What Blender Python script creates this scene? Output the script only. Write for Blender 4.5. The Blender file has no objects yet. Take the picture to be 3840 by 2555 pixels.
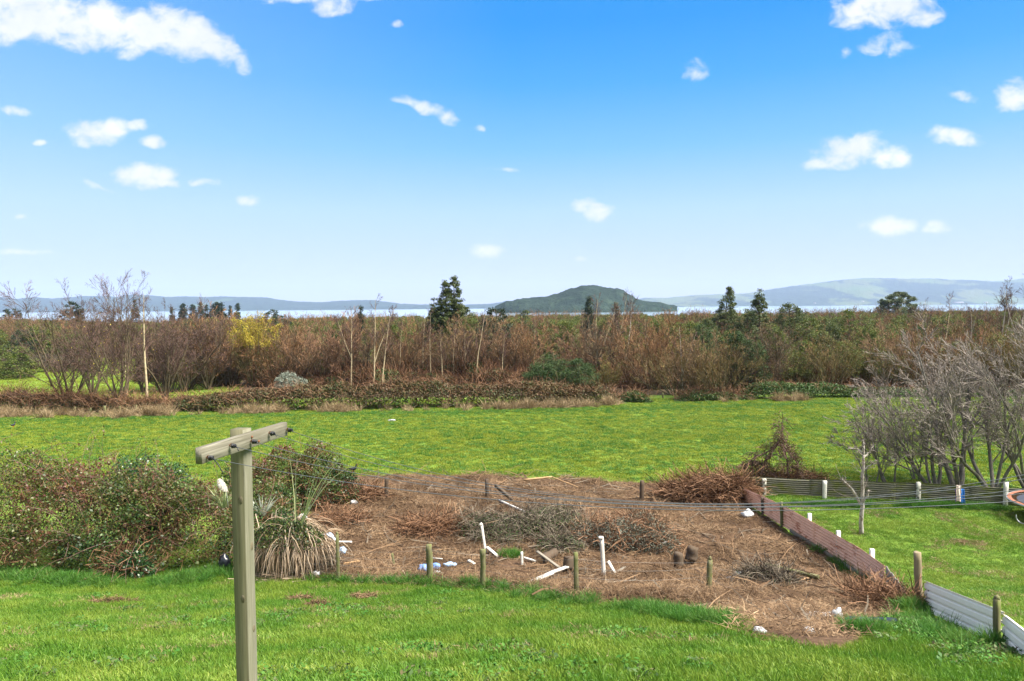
import bpy, math
import numpy as np
from mathutils import Matrix, Vector

S = bpy.context.scene
COL = S.collection
PI = math.pi
# ------------------------------------------------------------------ camera
CZ = 8.2                      # eye height above the low field
FPX = 2700.0                  # focal length in pixels of the 3840 px wide photograph
cam_d = bpy.data.cameras.new('camera')
cam_d.sensor_width = 36.0
cam_d.lens = 36.0 * FPX / 3840.0
cam_d.clip_start = 0.1
cam_d.clip_end = 60000.0
cam = bpy.data.objects.new('camera', cam_d)
COL.objects.link(cam)
CAMR = Matrix.Rotation(math.radians(90 - 2.66), 4, 'X') @ Matrix.Rotation(math.radians(-0.47), 4, 'Z')
cam.matrix_world = Matrix.Translation((0, 0, CZ)) @ CAMR
S.camera = cam
R3 = np.array(CAMR.to_3x3())

# ------------------------------------------------------------------ light, sky, exposure
EXPO = 2.4
SUN_EL, SUN_AZ = math.radians(54), math.radians(106)   # azimuth: clockwise from +Y (the view), so the sun stands behind the camera, to its right
sun_d = bpy.data.lights.new('sun', 'SUN')
sun_d.energy = 3.25
sun_d.angle = math.radians(28)        # thin cloud over the foreground: soft shadows
sun_d.color = (1.0, 0.94, 0.82)
sun = bpy.data.objects.new('sun', sun_d)
COL.objects.link(sun)
sdir = Vector((math.sin(SUN_AZ) * math.cos(SUN_EL), math.cos(SUN_AZ) * math.cos(SUN_EL), math.sin(SUN_EL)))
sun.rotation_euler = sdir.to_track_quat('Z', 'Y').to_euler()
sun.location = (0, 0, 60)

S.view_settings.view_transform = 'Standard'
S.view_settings.look = 'None'
S.view_settings.exposure = EXPO
S.view_settings.gamma = 1.0
S.view_settings.use_curve_mapping = False
S.cycles.volume_bounces = 0
S.cycles.max_bounces = 6
S.cycles.diffuse_bounces = 3
S.cycles.transparent_max_bounces = 8


def srgb(*c):
    return tuple(((v / 255.0) / 12.92 if v <= 10 else ((v / 255.0 + 0.055) / 1.055) ** 2.4) for v in c)


def ray(px, py):
    d = R3 @ np.array([(px - 1920.0) / FPX, -(py - 1277.5) / FPX, -1.0])
    return d / d[1]                    # per metre of depth


def at(px, py, d):
    r = ray(px, py)
    return np.array([r[0] * d, d, CZ + r[2] * d])


class NT:
    """small helper round a node tree"""
    def __init__(s, tree):
        s.t = tree
        tree.nodes.clear()

    def n(s, typ, ins=None, **kw):
        nd = s.t.nodes.new(typ)
        for k, v in kw.items():
            setattr(nd, k, v)
        for k, v in (ins or {}).items():
            sock = nd.inputs[k]
            if isinstance(v, bpy.types.NodeSocket):
                s.t.links.new(v, sock)
            else:
                sock.default_value = v
        return nd

    def math(s, op, a, b=0.0, c=None, clamp=False):
        ins = {0: a, 1: b}
        if c is not None:
            ins[2] = c
        return s.n('ShaderNodeMath', ins, operation=op, use_clamp=clamp).outputs[0]

    def vmath(s, op, a, b=(0, 0, 0)):
        return s.n('ShaderNodeVectorMath', {0: a, 1: b}, operation=op).outputs[0]

    def ramp(s, fac, stops, interp='LINEAR'):
        nd = s.n('ShaderNodeValToRGB', {'Fac': fac})
        cr = nd.color_ramp
        cr.interpolation = interp
        while len(cr.elements) > 1:
            cr.elements.remove(cr.elements[-1])
        cr.elements[0].position = stops[0][0]
        cr.elements[0].color = (*stops[0][1], 1)
        for p, c in stops[1:]:
            e = cr.elements.new(p)
            e.color = (*c, 1)
        return nd.outputs[0]

    def mix(s, fac, a, b, blend='MIX'):
        nd = s.n('ShaderNodeMix', data_type='RGBA', blend_type=blend)
        for k, v in ((0, fac), (6, a), (7, b)):
            if isinstance(v, bpy.types.NodeSocket):
                s.t.links.new(v, nd.inputs[k])
            elif k == 0:
                nd.inputs[0].default_value = v
            else:
                nd.inputs[k].default_value = (*v, 1)
        return nd.outputs[2]

    def noise(s, vec, scale, detail=4, rough=0.55, dist=0.0):
        return s.n('ShaderNodeTexNoise', {'Vector': vec, 'Scale': scale, 'Detail': detail, 'Roughness': rough, 'Distortion': dist}).outputs[0]


# the sky: Nishita sky, coloured towards the deep blue of the photograph, with its clouds as patches of the sky itself
W = bpy.data.worlds.new('World')
S.world = W
W.use_nodes = True
w = NT(W.node_tree)
SKY_STR = 0.1
KS = 1.0 / (SKY_STR * 2 ** EXPO)
tc = w.n('ShaderNodeTexCoord').outputs['Generated']
sky = w.n('ShaderNodeTexSky', {'Vector': tc}, sky_type='NISHITA', sun_disc=False, sun_elevation=SUN_EL, sun_rotation=SUN_AZ, altitude=300, air_density=1.0, dust_density=0.6, ozone_density=2.0)
sep = w.n('ShaderNodeSeparateXYZ', {0: tc})
X, Y, Z = sep.outputs
grad = w.ramp(Z, [(0.0, (.72, .74, .88)), (0.03, (.69, .75, .92)), (0.07, (.61, .745, .97)), (0.13, srgb(186, 222, 255)), (0.21, srgb(124, 198, 255)),
                  (0.29, srgb(64, 173, 255)), (0.36, srgb(14, 156, 252)), (0.55, srgb(22, 140, 240)), (1.0, srgb(16, 110, 215))])
# the sky is paler towards the left of the view
side = w.math('MULTIPLY', w.math('SUBTRACT', 0.0, X, clamp=True), 0.50)
grad = w.mix(side, grad, srgb(205, 232, 255))
skyc = w.mix(0.975, sky.outputs[0], w.vmath('MULTIPLY', grad, (KS, KS, KS)))
Yp = w.math('MAXIMUM', Y, 0.05)
u = w.math('DIVIDE', X, Yp)
v = w.math('DIVIDE', Z, Yp)
CLOUDS = [  # overview pixels (2357 wide): x, y, rx, ry, weight, tilt in degrees
    (70, 30, 190, 75, 1.15, 0), (215, 55, 120, 62, 1.1, 5), (340, 72, 120, 62, 1.15, -8), (430, 88, 105, 52, 1.15, 12), (505, 112, 62, 36, 1.0, 35), (552, 142, 36, 30, .72, 50),
    (715, -6, 120, 18, .7, 0), (765, 12, 58, 30, .8, 0), (850, -8, 60, 16, .75, 0),
    (235, 300, 92, 34, 1.05, 0), (305, 290, 34, 22, .9, -20), (185, 318, 34, 20, .8, 25), (352, 327, 38, 18, .95, 0), (335, 405, 84, 32, 1.05, 0), (372, 420, 44, 16, .85, 10),
    (467, 420, 40, 12, .72, 0), (568, 456, 32, 15, .7, 0), (35, 257, 34, 12, .68, 10), (90, 331, 16, 9, .5, 0), (45, 502, 14, 6, .55, 0), (235, 432, 40, 8, .5, 20),
    (985, 245, 72, 17, .8, 18), (1036, 270, 26, 20, .75, 30), (940, 232, 42, 12, .7, 8), (1104, 294, 14, 7, .5, 0), (910, 59, 15, 9, .5, 0),
    (1368, 482, 58, 26, .9, 12), (1340, 474, 32, 20, .9, 0), (1122, 580, 42, 20, .85, 0), (1334, 598, 14, 8, .5, 0),
    (1955, 348, 100, 40, .98, -6), (2050, 362, 52, 34, .95, 10), (1878, 376, 48, 18, .85, -12), (2205, 316, 72, 23, .92, 8), (2342, 220, 60, 42, .95, 0), (2222, 228, 34, 14, .5, 15),
    (2050, 10, 130, 52, .95, -10), (1965, 30, 62, 44, .9, 0), (2040, 100, 72, 26, .66, -5), (1946, 124, 20, 20, .52, 60), (2120, 35, 60, 26, .75, 0),
    (2048, 517, 66, 25, .9, -2), (2160, 527, 38, 20, .85, -10), (45, 581, 90, 8, .6, 2), (1150, 391, 44, 7, .45, 5), (1610, 160, 26, 30, .38, 60),
]
fld = None
wv = w.n('ShaderNodeCombineXYZ', {0: u, 1: v, 2: 0.0}).outputs[0]
warp = w.n('ShaderNodeTexNoise', {'Vector': wv, 'Scale': 14.0, 'Detail': 3.0, 'Roughness': 0.5})
wofs = w.vmath('MULTIPLY', w.vmath('SUBTRACT', warp.outputs[1], (.5, .5, .5)), (.035, .02, 0))
wv2 = w.vmath('ADD', wv, wofs)
sep2 = w.n('ShaderNodeSeparateXYZ', {0: wv2})
u2, v2 = sep2.outputs[0], sep2.outputs[1]
kpx = 3840 / 2357.0
for (cx, cy, rx, ry, wt, tl) in CLOUDS:
    r = ray(cx * kpx, cy * kpx)
    cu, cv = r[0], r[2]
    ru, rv = rx * kpx / FPX * 1.03, ry * kpx / FPX * 1.03
    a = -math.radians(tl)
    du = w.math('SUBTRACT', u2, cu)
    dv = w.math('SUBTRACT', v2, cv)
    e1 = w.math('MULTIPLY_ADD', du, math.cos(a) / ru, w.math('MULTIPLY', dv, math.sin(a) / ru))
    e2 = w.math('MULTIPLY_ADD', du, -math.sin(a) / rv, w.math('MULTIPLY', dv, math.cos(a) / rv))
    q = w.math('MULTIPLY_ADD', e1, e1, w.math('MULTIPLY', e2, e2))
    m = w.math('MULTIPLY', w.math('SUBTRACT', 1.0, q), wt)
    fld = m if fld is None else w.math('SMOOTH_MAX', fld, m, 0.25)
fb = w.noise(w.vmath('MULTIPLY', wv, (1.0, 1.35, 1.0)), 30.0, 7, 0.6, 0.3)
dens = w.math('MULTIPLY_ADD', w.math('SUBTRACT', fb, 0.5), 2.3, w.math('MAXIMUM', fld, -1.0))
alpha = w.n('ShaderNodeMapRange', {0: dens, 1: 0.0, 2: 1.1}, interpolation_type='SMOOTHSTEP').outputs[0]
alpha = w.math('MULTIPLY', alpha, w.math('GREATER_THAN', Y, 0.2))
# away from the view cloud goes on, unseen and added denser for neutral fill light
out = w.math('MAXIMUM', w.n('ShaderNodeMapRange', {0: Z, 1: .44, 2: .62}, interpolation_type='SMOOTHSTEP').outputs[0],
             w.n('ShaderNodeMapRange', {0: Y, 1: .28, 2: .0}, interpolation_type='SMOOTHSTEP').outputs[0])
fb2 = w.noise(tc, 2.6, 7, 0.58, 0.4)
alpha2 = w.n('ShaderNodeMapRange', {0: fb2, 1: .36, 2: .52}, interpolation_type='SMOOTHSTEP').outputs[0]
alpha = w.math('MAXIMUM', alpha, w.math('MULTIPLY', alpha2, out))
shade = w.noise(wv, 16.0, 5, 0.55)
ccol = w.mix(w.n('ShaderNodeMapRange', {0: shade, 1: .35, 2: .7}).outputs[0], srgb(232, 238, 251), srgb(254, 254, 255))
skyc = w.mix(w.math('MULTIPLY', alpha, 0.97), skyc, w.vmath('MULTIPLY', ccol, (KS * 1.12, KS * 1.12, KS * 1.12)))
bg = w.n('ShaderNodeBackground', {'Color': skyc, 'Strength': SKY_STR})
w.n('ShaderNodeOutputWorld', {0: bg.outputs[0]})


# ------------------------------------------------------------------ helpers
def vhash(ix, iy, seed):
    h = (ix.astype(np.int64) * 374761393 + iy.astype(np.int64) * 668265263 + seed * 982451653) & 0xFFFFFFFF
    h = ((h ^ (h >> 13)) * 1274126177) & 0xFFFFFFFF
    return ((h ^ (h >> 16)) & 0xFFFFFF) / float(0xFFFFFF)


def vnoise(x, y, seed=0, octaves=1):
    x = np.asarray(x, float)
    y = np.asarray(y, float)
    tot = np.zeros(np.broadcast(x, y).shape)
    amp, nrm = 1.0, 0.0
    for o in range(octaves):
        ix, iy = np.floor(x), np.floor(y)
        fx, fy = x - ix, y - iy
        fx, fy = fx * fx * (3 - 2 * fx), fy * fy * (3 - 2 * fy)
        a = vhash(ix, iy, seed + o)
        b = vhash(ix + 1, iy, seed + o)
        c = vhash(ix, iy + 1, seed + o)
        d = vhash(ix + 1, iy + 1, seed + o)
        tot = tot + amp * ((a * (1 - fx) + b * fx) * (1 - fy) + (c * (1 - fx) + d * fx) * fy)
        nrm += amp
        amp *= 0.5
        x, y = x * 2.03 + 7.1, y * 2.03 + 3.7
    return tot / nrm


def nrmz(v):
    return v / np.maximum(np.linalg.norm(v, axis=-1, keepdims=True), 1e-9)


def rdir(rng, n):
    return nrmz(rng.normal(size=(n, 3)))


class MB:
    """collects vertices and faces, then links them as one mesh object"""
    def __init__(s):
        s.V, s.Q, s.T, s.n = [], [], [], 0
        s.rq, s.rt = [], []

    def add(s, V, Q=None, T=None, rnd=None):
        V = np.asarray(V, float).reshape(-1, 3)
        if Q is not None and len(Q):
            Q = np.asarray(Q, np.int64).reshape(-1, 4)
            s.Q.append(Q + s.n)
            s.rq.append(np.full(len(Q), .5) if rnd is None else np.broadcast_to(rnd, len(Q)))
        if T is not None and len(T):
            T = np.asarray(T, np.int64).reshape(-1, 3)
            s.T.append(T + s.n)
            s.rt.append(np.full(len(T), .5) if rnd is None or np.size(rnd) not in (1, len(T)) else np.broadcast_to(rnd, len(T)))
        s.V.append(V)
        s.n += len(V)
        return s

    def mesh(s, name, mats, smooth=False, rnd=True):
        V = np.concatenate(s.V)
        Q = np.concatenate(s.Q) if s.Q else np.zeros((0, 4), np.int64)
        T = np.concatenate(s.T) if s.T else np.zeros((0, 3), np.int64)
        me = bpy.data.meshes.new(name)
        me.vertices.add(len(V))
        me.vertices.foreach_set('co', V.astype(np.float32).ravel())
        nl = len(Q) * 4 + len(T) * 3
        me.loops.add(nl)
        me.loops.foreach_set('vertex_index', np.concatenate([Q.ravel(), T.ravel()]).astype(np.int32))
        me.polygons.add(len(Q) + len(T))
        me.polygons.foreach_set('loop_start', np.concatenate([np.arange(len(Q)) * 4, len(Q) * 4 + np.arange(len(T)) * 3]).astype(np.int32))
        if smooth:
            me.polygons.foreach_set('use_smooth', np.ones(len(Q) + len(T), bool))
        if rnd and (s.rq or s.rt):
            at_ = me.attributes.new('rnd', 'FLOAT', 'FACE')
            at_.data.foreach_set('value', np.concatenate(s.rq + s.rt).astype(np.float32))
        me.update(calc_edges=True)
        for m in (mats if isinstance(mats, (list, tuple)) else [mats]):
            me.materials.append(m)
        return me

    def build(s, name, mats, parent=None, smooth=False, loc=None):
        return obj(name, s.mesh(name, mats, smooth), parent, loc)


def obj(name, me, parent=None, loc=None):
    o = bpy.data.objects.new(name, me)
    COL.objects.link(o)
    if parent is not None:
        o.parent = parent
    if loc is not None:
        o.location = loc
    return o


def tag(o, label, cat=None, group=None, kind=None):
    o['label'] = label
    if cat:
        o['category'] = cat
    if group:
        o['group'] = group
    if kind:
        o['kind'] = kind
    return o


def thing(name, label, cat, loc=(0, 0, 0), rz=0.0, group=None):
    o = bpy.data.objects.new(name, None)
    o.empty_display_size = 0.2
    COL.objects.link(o)
    o.location = loc
    o.rotation_euler = (0, 0, rz)
    return tag(o, label, cat, group)


def dup(root, loc, rz=0.0, sc=1.0, label=None, color=None):
    r = root.copy()
    COL.objects.link(r)
    r.location = loc
    r.rotation_euler = (0, 0, rz)
    r.scale = (sc,) * 3 if np.isscalar(sc) else sc
    if label:
        r['label'] = label
    for ch in list(root.children):
        c = ch.copy()
        COL.objects.link(c)
        c.parent = r
        if color:
            c.color = (*color, 1)
        for g in ch.children:
            d = g.copy()
            COL.objects.link(d)
            d.parent = c
    return r


# --- shapes (all return vertices, quads)
def frames(P):
    T = np.empty_like(P)
    T[:, 1:-1] = P[:, 2:] - P[:, :-2]
    T[:, 0] = P[:, 1] - P[:, 0]
    T[:, -1] = P[:, -1] - P[:, -2]
    T = nrmz(T)
    m = nrmz(P[:, -1] - P[:, 0])
    ref = np.where(np.abs(m[:, 2:3]) > 0.8, np.array([[1., 0, 0]]), np.array([[0., 0, 1]]))
    N1 = nrmz(np.cross(T, ref[:, None, :]))
    return T, N1, np.cross(T, N1)


def tubes(P, R, k=5, cap=False):
    P = np.asarray(P, float)
    if P.ndim == 2:
        P = P[None]
    R = np.broadcast_to(np.asarray(R, float), P.shape[:2])
    n, s = P.shape[:2]
    _, A, B = frames(P)
    th = np.arange(k) * 2 * PI / k
    V = P[:, :, None] + R[:, :, None, None] * (np.cos(th)[None, None, :, None] * A[:, :, None] + np.sin(th)[None, None, :, None] * B[:, :, None])
    i, j, m = np.meshgrid(np.arange(n), np.arange(s - 1), np.arange(k), indexing='ij')
    m2 = (m + 1) % k
    b = (i * s + j) * k
    Q = np.stack([b + m, b + m2, b + k + m2, b + k + m], -1).reshape(-1, 4)
    V = V.reshape(-1, 3)
    T = []
    if cap:
        for q in range(n):
            for e in (0, s - 1):
                c = len(V)
                V = np.concatenate([V, P[q, e][None]])
                b = (q * s + e) * k
                for z in range(k):
                    T.append((b + z, b + (z + 1) % k, c) if e else (b + (z + 1) % k, b + z, c))
    return V, Q, T


def ribbons(P, Wd, rng, side=None):
    n, s = P.shape[:2]
    T = nrmz(P[:, -1] - P[:, 0])
    if side is None:
        side = nrmz(np.cross(T, rdir(rng, n)))
    Wd = np.broadcast_to(np.asarray(Wd, float), (n, s))
    V = np.stack([P - side[:, None] * Wd[..., None] / 2, P + side[:, None] * Wd[..., None] / 2], 2)
    i, j = np.meshgrid(np.arange(n), np.arange(s - 1), indexing='ij')
    b = (i * s + j) * 2
    Q = np.stack([b, b + 1, b + 3, b + 2], -1).reshape(-1, 4)
    return V.reshape(-1, 3), Q


def leafquads(C, L, rng, aspect=0.5, up=0.35, out=None):
    """pointed leaves: a folded quad each"""
    n = len(C)
    d = rdir(rng, n)
    if out is not None:
        d = nrmz(d + out)
    nn = nrmz(rdir(rng, n) + np.array([0, 0, up * 2]))
    sd = nrmz(np.cross(d, nn))
    L = np.broadcast_to(L, n)[:, None]
    nn = nrmz(np.cross(sd, d))
    V = np.stack([C - d * L * .5, C + sd * L * aspect * .5 + nn * L * .1, C + d * L * .5, C - sd * L * aspect * .5 + nn * L * .1], 1)
    Q = np.arange(n * 4).reshape(n, 4)
    return V.reshape(-1, 3), Q


def grow(p, d, L, steps, wob, up, rng, bend=None):
    n = len(p)
    P = np.empty((n, steps + 1, 3))
    P[:, 0] = p
    d = nrmz(d)
    st = (np.broadcast_to(L, n) / steps)[:, None]
    for i in range(steps):
        P[:, i + 1] = P[:, i] + d * st
        d = d + rng.normal(size=(n, 3)) * wob
        d[:, 2] += up
        if bend is not None:
            d = d + bend
        d = nrmz(d)
    return P


def kids(P, R, m, t0, t1, a0, a1, lf, rng, rf=.6, steps=3, wob=.15, up=.05, tip=.35, tl=.5, bend=None):
    """m children on each polyline of P"""
    n, s = P.shape[:2]
    idx = np.repeat(np.arange(n), m)
    k = len(idx)
    t = rng.uniform(t0, t1, k)
    fi = np.minimum(t * (s - 1), s - 1.001)
    i = fi.astype(int)
    fr = (fi - i)[:, None]
    pos = P[idx, i] * (1 - fr) + P[idx, i + 1] * fr
    T = nrmz(P[idx, i + 1] - P[idx, i])
    pr = nrmz(np.cross(T, rdir(rng, k)))
    a = rng.uniform(a0, a1, k)[:, None]
    d = np.cos(a) * T + np.sin(a) * pr
    PL = np.linalg.norm(np.diff(P, axis=1), axis=2).sum(1)
    L = lf * PL[idx] * (1 - tl * t) * rng.uniform(.6, 1.25, k)
    r = (R[idx, i] * (1 - fr[:, 0]) + R[idx, i + 1] * fr[:, 0]) * rf
    Pc = grow(pos, d, L, steps, wob, up, rng, bend)
    Rc = r[:, None] * np.linspace(1, tip, steps + 1)[None]
    return Pc, Rc


def box(cx, cy, cz, sx, sy, sz):
    V = np.array([(x, y, z) for x in (-.5, .5) for y in (-.5, .5) for z in (-.5, .5)]) * (sx, sy, sz) + (cx, cy, cz)
    Q = [(0, 1, 3, 2), (4, 6, 7, 5), (0, 4, 5, 1), (2, 3, 7, 6), (0, 2, 6, 4), (1, 5, 7, 3)]
    return V, Q


def beam(p0, p1, w, t, side=None, seg=5, rag=0.0, seed=1, bev=.12, taper=1.0):
    """a sawn or rough timber from p0 to p1: chamfered section of w by t, cut in seg lengths with a little unevenness"""
    rng = np.random.default_rng(seed)
    p0, p1 = np.asarray(p0, float), np.asarray(p1, float)
    T = nrmz(p1 - p0)
    if side is None:
        side = np.cross(T, (0, 0, 1.)) if abs(T[2]) < .9 else np.array([1., 0, 0])
    side = np.asarray(side, float)
    A = nrmz(side - T * (side @ T))
    B = np.cross(T, A)
    c = bev * min(w, t)
    sec = np.array([(-w / 2 + c, -t / 2), (w / 2 - c, -t / 2), (w / 2, -t / 2 + c), (w / 2, t / 2 - c), (w / 2 - c, t / 2), (-w / 2 + c, t / 2), (-w / 2, t / 2 - c), (-w / 2, -t / 2 + c)])
    V = []
    for i in range(seg + 1):
        f = i / seg
        s_ = sec * (1 + (taper - 1) * f) * (1 + rng.normal() * rag * .4) + rng.normal(size=(8, 2)) * rag * min(w, t) * .25
        o = p0 + (p1 - p0) * f
        V.append(o + s_[:, :1] * A + s_[:, 1:] * B)
    V = np.concatenate(V)
    Q = [(i * 8 + k, i * 8 + (k + 1) % 8, (i + 1) * 8 + (k + 1) % 8, (i + 1) * 8 + k) for i in range(seg) for k in range(8)]
    e = seg * 8
    Q += [(0, 7, 6, 5), (0, 5, 4, 1), (1, 4, 3, 2), (e + 0, e + 1, e + 4, e + 5), (e + 1, e + 2, e + 3, e + 4), (e + 0, e + 5, e + 6, e + 7)]
    return V, Q


def logpost(p0, p1, r, k=9, seg=6, rag=.06, seed=1, dome=.35, taper=.93):
    """a round post or log with a weathered, slightly domed end"""
    rng = np.random.default_rng(seed)
    p0, p1 = np.asarray(p0, float), np.asarray(p1, float)
    f = np.concatenate([np.linspace(0, 1, seg + 1), [1.0]])
    P = p0 + (p1 - p0) * f[:, None]
    P[-1] += nrmz(p1 - p0) * r * dome
    P[1:-2] += rng.normal(size=(seg - 1, 3)) * r * .06
    R = r * (1 + (taper - 1) * f)
    R[-1] *= .6
    V, Q, T = tubes(P, R[None], k, True)
    V = V + rng.normal(size=V.shape) * r * rag
    return V, Q, T
# ------------------------------------------------------------------ materials
MATS = {}


def coords(t, kind, sc=(1, 1, 1)):
    if kind == 'world':
        v = t.n('ShaderNodeNewGeometry').outputs['Position']
    else:
        v = t.n('ShaderNodeTexCoord').outputs['Object']
    return t.vmath('MULTIPLY', v, sc) if sc != (1, 1, 1) else v


def finish(t, col, rough=.85, spec=.25, transl=0.0, bump=None, bstr=.3, bdist=.02, metal=0.0):
    ins = {'Base Color': col, 'Roughness': rough, 'Specular IOR Level': spec, 'Metallic': metal}
    if bump is not None:
        ins['Normal'] = t.n('ShaderNodeBump', {'Height': bump, 'Strength': bstr, 'Distance': bdist}).outputs[0]
    p = t.n('ShaderNodeBsdfPrincipled', ins).outputs[0]
    if transl:
        tr = t.n('ShaderNodeBsdfTranslucent', {'Color': col}).outputs[0]
        p = t.n('ShaderNodeMixShader', {0: transl, 1: p, 2: tr}).outputs[0]
    t.n('ShaderNodeOutputMaterial', {0: p})


def mat(name, **kw):
    m = bpy.data.materials.new(name)
    m.use_nodes = True
    MATS[name] = m
    return m, NT(m.node_tree)


def leafmat(name, stops, patch=None, pscale=.5, transl=.3, rough=.6, spec=.3, objtint=0.0, objcol=False):
    """leaf or blade colour from a random number per leaf, shifted in world-sized patches and per plant"""
    m, t = mat(name)
    r = t.n('ShaderNodeAttribute', attribute_name='rnd').outputs['Fac']
    if objtint:
        o = t.n('ShaderNodeObjectInfo').outputs['Random']
        r = t.math('ADD', t.math('MULTIPLY', r, 1 - objtint), t.math('MULTIPLY', o, objtint))
    c = t.ramp(r, stops)
    if patch is not None:
        n = t.noise(coords(t, 'world'), pscale, 4, .6)
        f = t.n('ShaderNodeMapRange', {0: n, 1: .4, 2: .62}).outputs[0]
        c = t.mix(f, c, t.mix(1.0, c, patch, 'MULTIPLY'))
    if objcol:
        c = t.mix(1.0, c, t.n('ShaderNodeObjectInfo').outputs['Color'], 'MULTIPLY')
    finish(t, c, rough, spec, transl)
    return m


def barkmat(name, c0, c1, scale=8.0, sc=(1, 1, .25), objcol=False, rough=.9, extra=None, bstr=.4):
    m, t = mat(name)
    v = coords(t, 'object', sc)
    n = t.noise(v, scale, 5, .65)
    c = t.ramp(n, [(.3, c0), (.68, c1)])
    if extra is not None:
        n2 = t.noise(coords(t, 'object'), extra[1], 4, .6)
        c = t.mix(t.n('ShaderNodeMapRange', {0: n2, 1: extra[2], 2: extra[2] + .06}).outputs[0], c, extra[0])
    if objcol:
        c = t.mix(1.0, c, t.n('ShaderNodeObjectInfo').outputs['Color'], 'MULTIPLY')
    finish(t, c, rough, .2, 0, n, bstr, .03)
    return m


def woodmat(name, c0, c1, c2, axis=2, grain=60.0, stain=None, moss=None):
    """weathered timber: fine grain along an axis, blotches, cracks, green algae"""
    m, t = mat(name)
    sc = [grain, grain, grain]
    sc[axis] = grain * .03
    v = t.n('ShaderNodeTexCoord').outputs['Object']
    g = t.noise(t.vmath('MULTIPLY', v, tuple(sc)), 1.0, 6, .65, .4)
    sc2 = [14.0] * 3
    sc2[axis] = 1.6
    b = t.noise(t.vmath('MULTIPLY', v, tuple(sc2)), 1.0, 4, .6, .5)
    c = t.mix(t.n('ShaderNodeMapRange', {0: g, 1: .35, 2: .68}).outputs[0], c0, c1)
    c = t.mix(t.n('ShaderNodeMapRange', {0: b, 1: .42, 2: .72}).outputs[0], c, c2)
    cr = t.n('ShaderNodeMapRange', {0: g, 1: .30, 2: .36}).outputs[0]
    c = t.mix(cr, tuple(x * .45 for x in c0), c)
    if moss:
        n = t.noise(v, 7.0, 4, .65)
        c = t.mix(t.n('ShaderNodeMapRange', {0: n, 1: .45, 2: .65}).outputs[0], c, moss)
    finish(t, c, .88, .2, 0, g, .5, .004)
    return m


def paintmat(name, paint, under, scale=9.0, lim=.6, rough=.6, dirt=None):
    m, t = mat(name)
    v = t.n('ShaderNodeTexCoord').outputs['Object']
    n = t.noise(v, scale, 6, .7)
    n2 = t.noise(v, scale * .3, 3, .5)
    c = t.mix(t.n('ShaderNodeMapRange', {0: n2, 1: .3, 2: .8}).outputs[0], paint, dirt or tuple(x * .8 for x in paint))
    c = t.mix(t.n('ShaderNodeMapRange', {0: n, 1: lim, 2: lim + .05}).outputs[0], c, under)
    finish(t, c, rough, .3, 0, n, .3, .004)
    return m


def flat(name, col, rough=.6, spec=.3, metal=0.0, var=.25, scale=12.0):
    m, t = mat(name)
    n = t.noise(coords(t, 'object'), scale, 4, .6)
    c = t.mix(n, tuple(x * (1 - var) for x in col), tuple(min(1, x * (1 + var)) for x in col))
    finish(t, c, rough, spec, 0, n, .15, .01, metal)
    return m


# grasses
G_A, G_B, G_C, G_D = (.060, .130, .014), (.125, .205, .020), (.195, .265, .034), (.26, .29, .065)
leafmat('lawn_blade', [(0, G_A), (.35, G_B), (.7, G_C), (.93, G_D), (1, (.26, .24, .09))], (.55, .80, .62), .7, .35, .55, .25, .3)
leafmat('field_blade', [(0, (.12, .170, .016)), (.4, (.185, .235, .020)), (.75, (.235, .275, .028)), (.95, (.27, .28, .06)), (1, (.26, .22, .10))], (.92, .96, .88), .20, .35, .6, .2, .18)
leafmat('long_blade', [(0, (.035, .11, .015)), (.5, (.07, .17, .022)), (.85, (.12, .21, .04)), (1, (.24, .22, .08))], (.8, 1., .9), 1.0, .35, .55, .25, .4)
leafmat('straw_blade', [(0, (.15, .105, .055)), (.5, (.30, .22, .125)), (1, (.47, .37, .24))], (.62, .6, .55), 1.2, .25, .75, .15, .4)
# dead sticks on the cleared ground
leafmat('stick', [(0, (.055, .033, .019)), (.4, (.135, .083, .047)), (.75, (.23, .150, .086)), (.92, (.34, .245, .155)), (1, (.42, .34, .25))], (.50, .47, .45), .55, 0, .85, .15, .35)
leafmat('grey_stick', [(0, (.038, .030, .021)), (.5, (.085, .068, .050)), (1, (.18, .15, .115))], None, 1, 0, .85, .15)
leafmat('russet_stick', [(0, (.06, .032, .018)), (.5, (.14, .072, .038)), (1, (.24, .14, .085))], None, 1, 0, .85, .15)
# bramble
leafmat('bramble_leaf', [(0, (.012, .034, .011)), (.3, (.026, .068, .016)), (.56, (.085, .14, .026)), (.70, (.10, .105, .03)), (.80, (.115, .058, .032)), (.92, (.105, .030, .026)), (1, (.19, .13, .04))], (.95, .72, .75), .6, .3, .45, .4)
leafmat('ivy_leaf', [(0, (.016, .045, .016)), (.45, (.030, .075, .022)), (.85, (.06, .115, .032)), (1, (.12, .15, .04))], (.8, .95, .9), .7, .2, .35, .5)
leafmat('hedge_leaf', [(0, (.035, .058, .020)), (.25, (.065, .080, .028)), (.45, (.10, .072, .036)), (.75, (.13, .070, .040)), (1, (.19, .115, .065))], (.82, .92, .72), .22, .25, .6, .3)
leafmat('green_hedge_leaf', [(0, (.028, .062, .018)), (.5, (.055, .105, .026)), (.85, (.09, .12, .035)), (1, (.13, .10, .045))], (.8, .9, .8), .4, .25, .6, .3)
leafmat('grey_leaf', [(0, (.06, .072, .05)), (.5, (.115, .13, .098)), (.85, (.20, .215, .18)), (1, (.12, .075, .04))], None, 1, .15, .65, .25)
barkmat('cane', (.075, .042, .038), (.20, .125, .105), 6.0)
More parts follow.
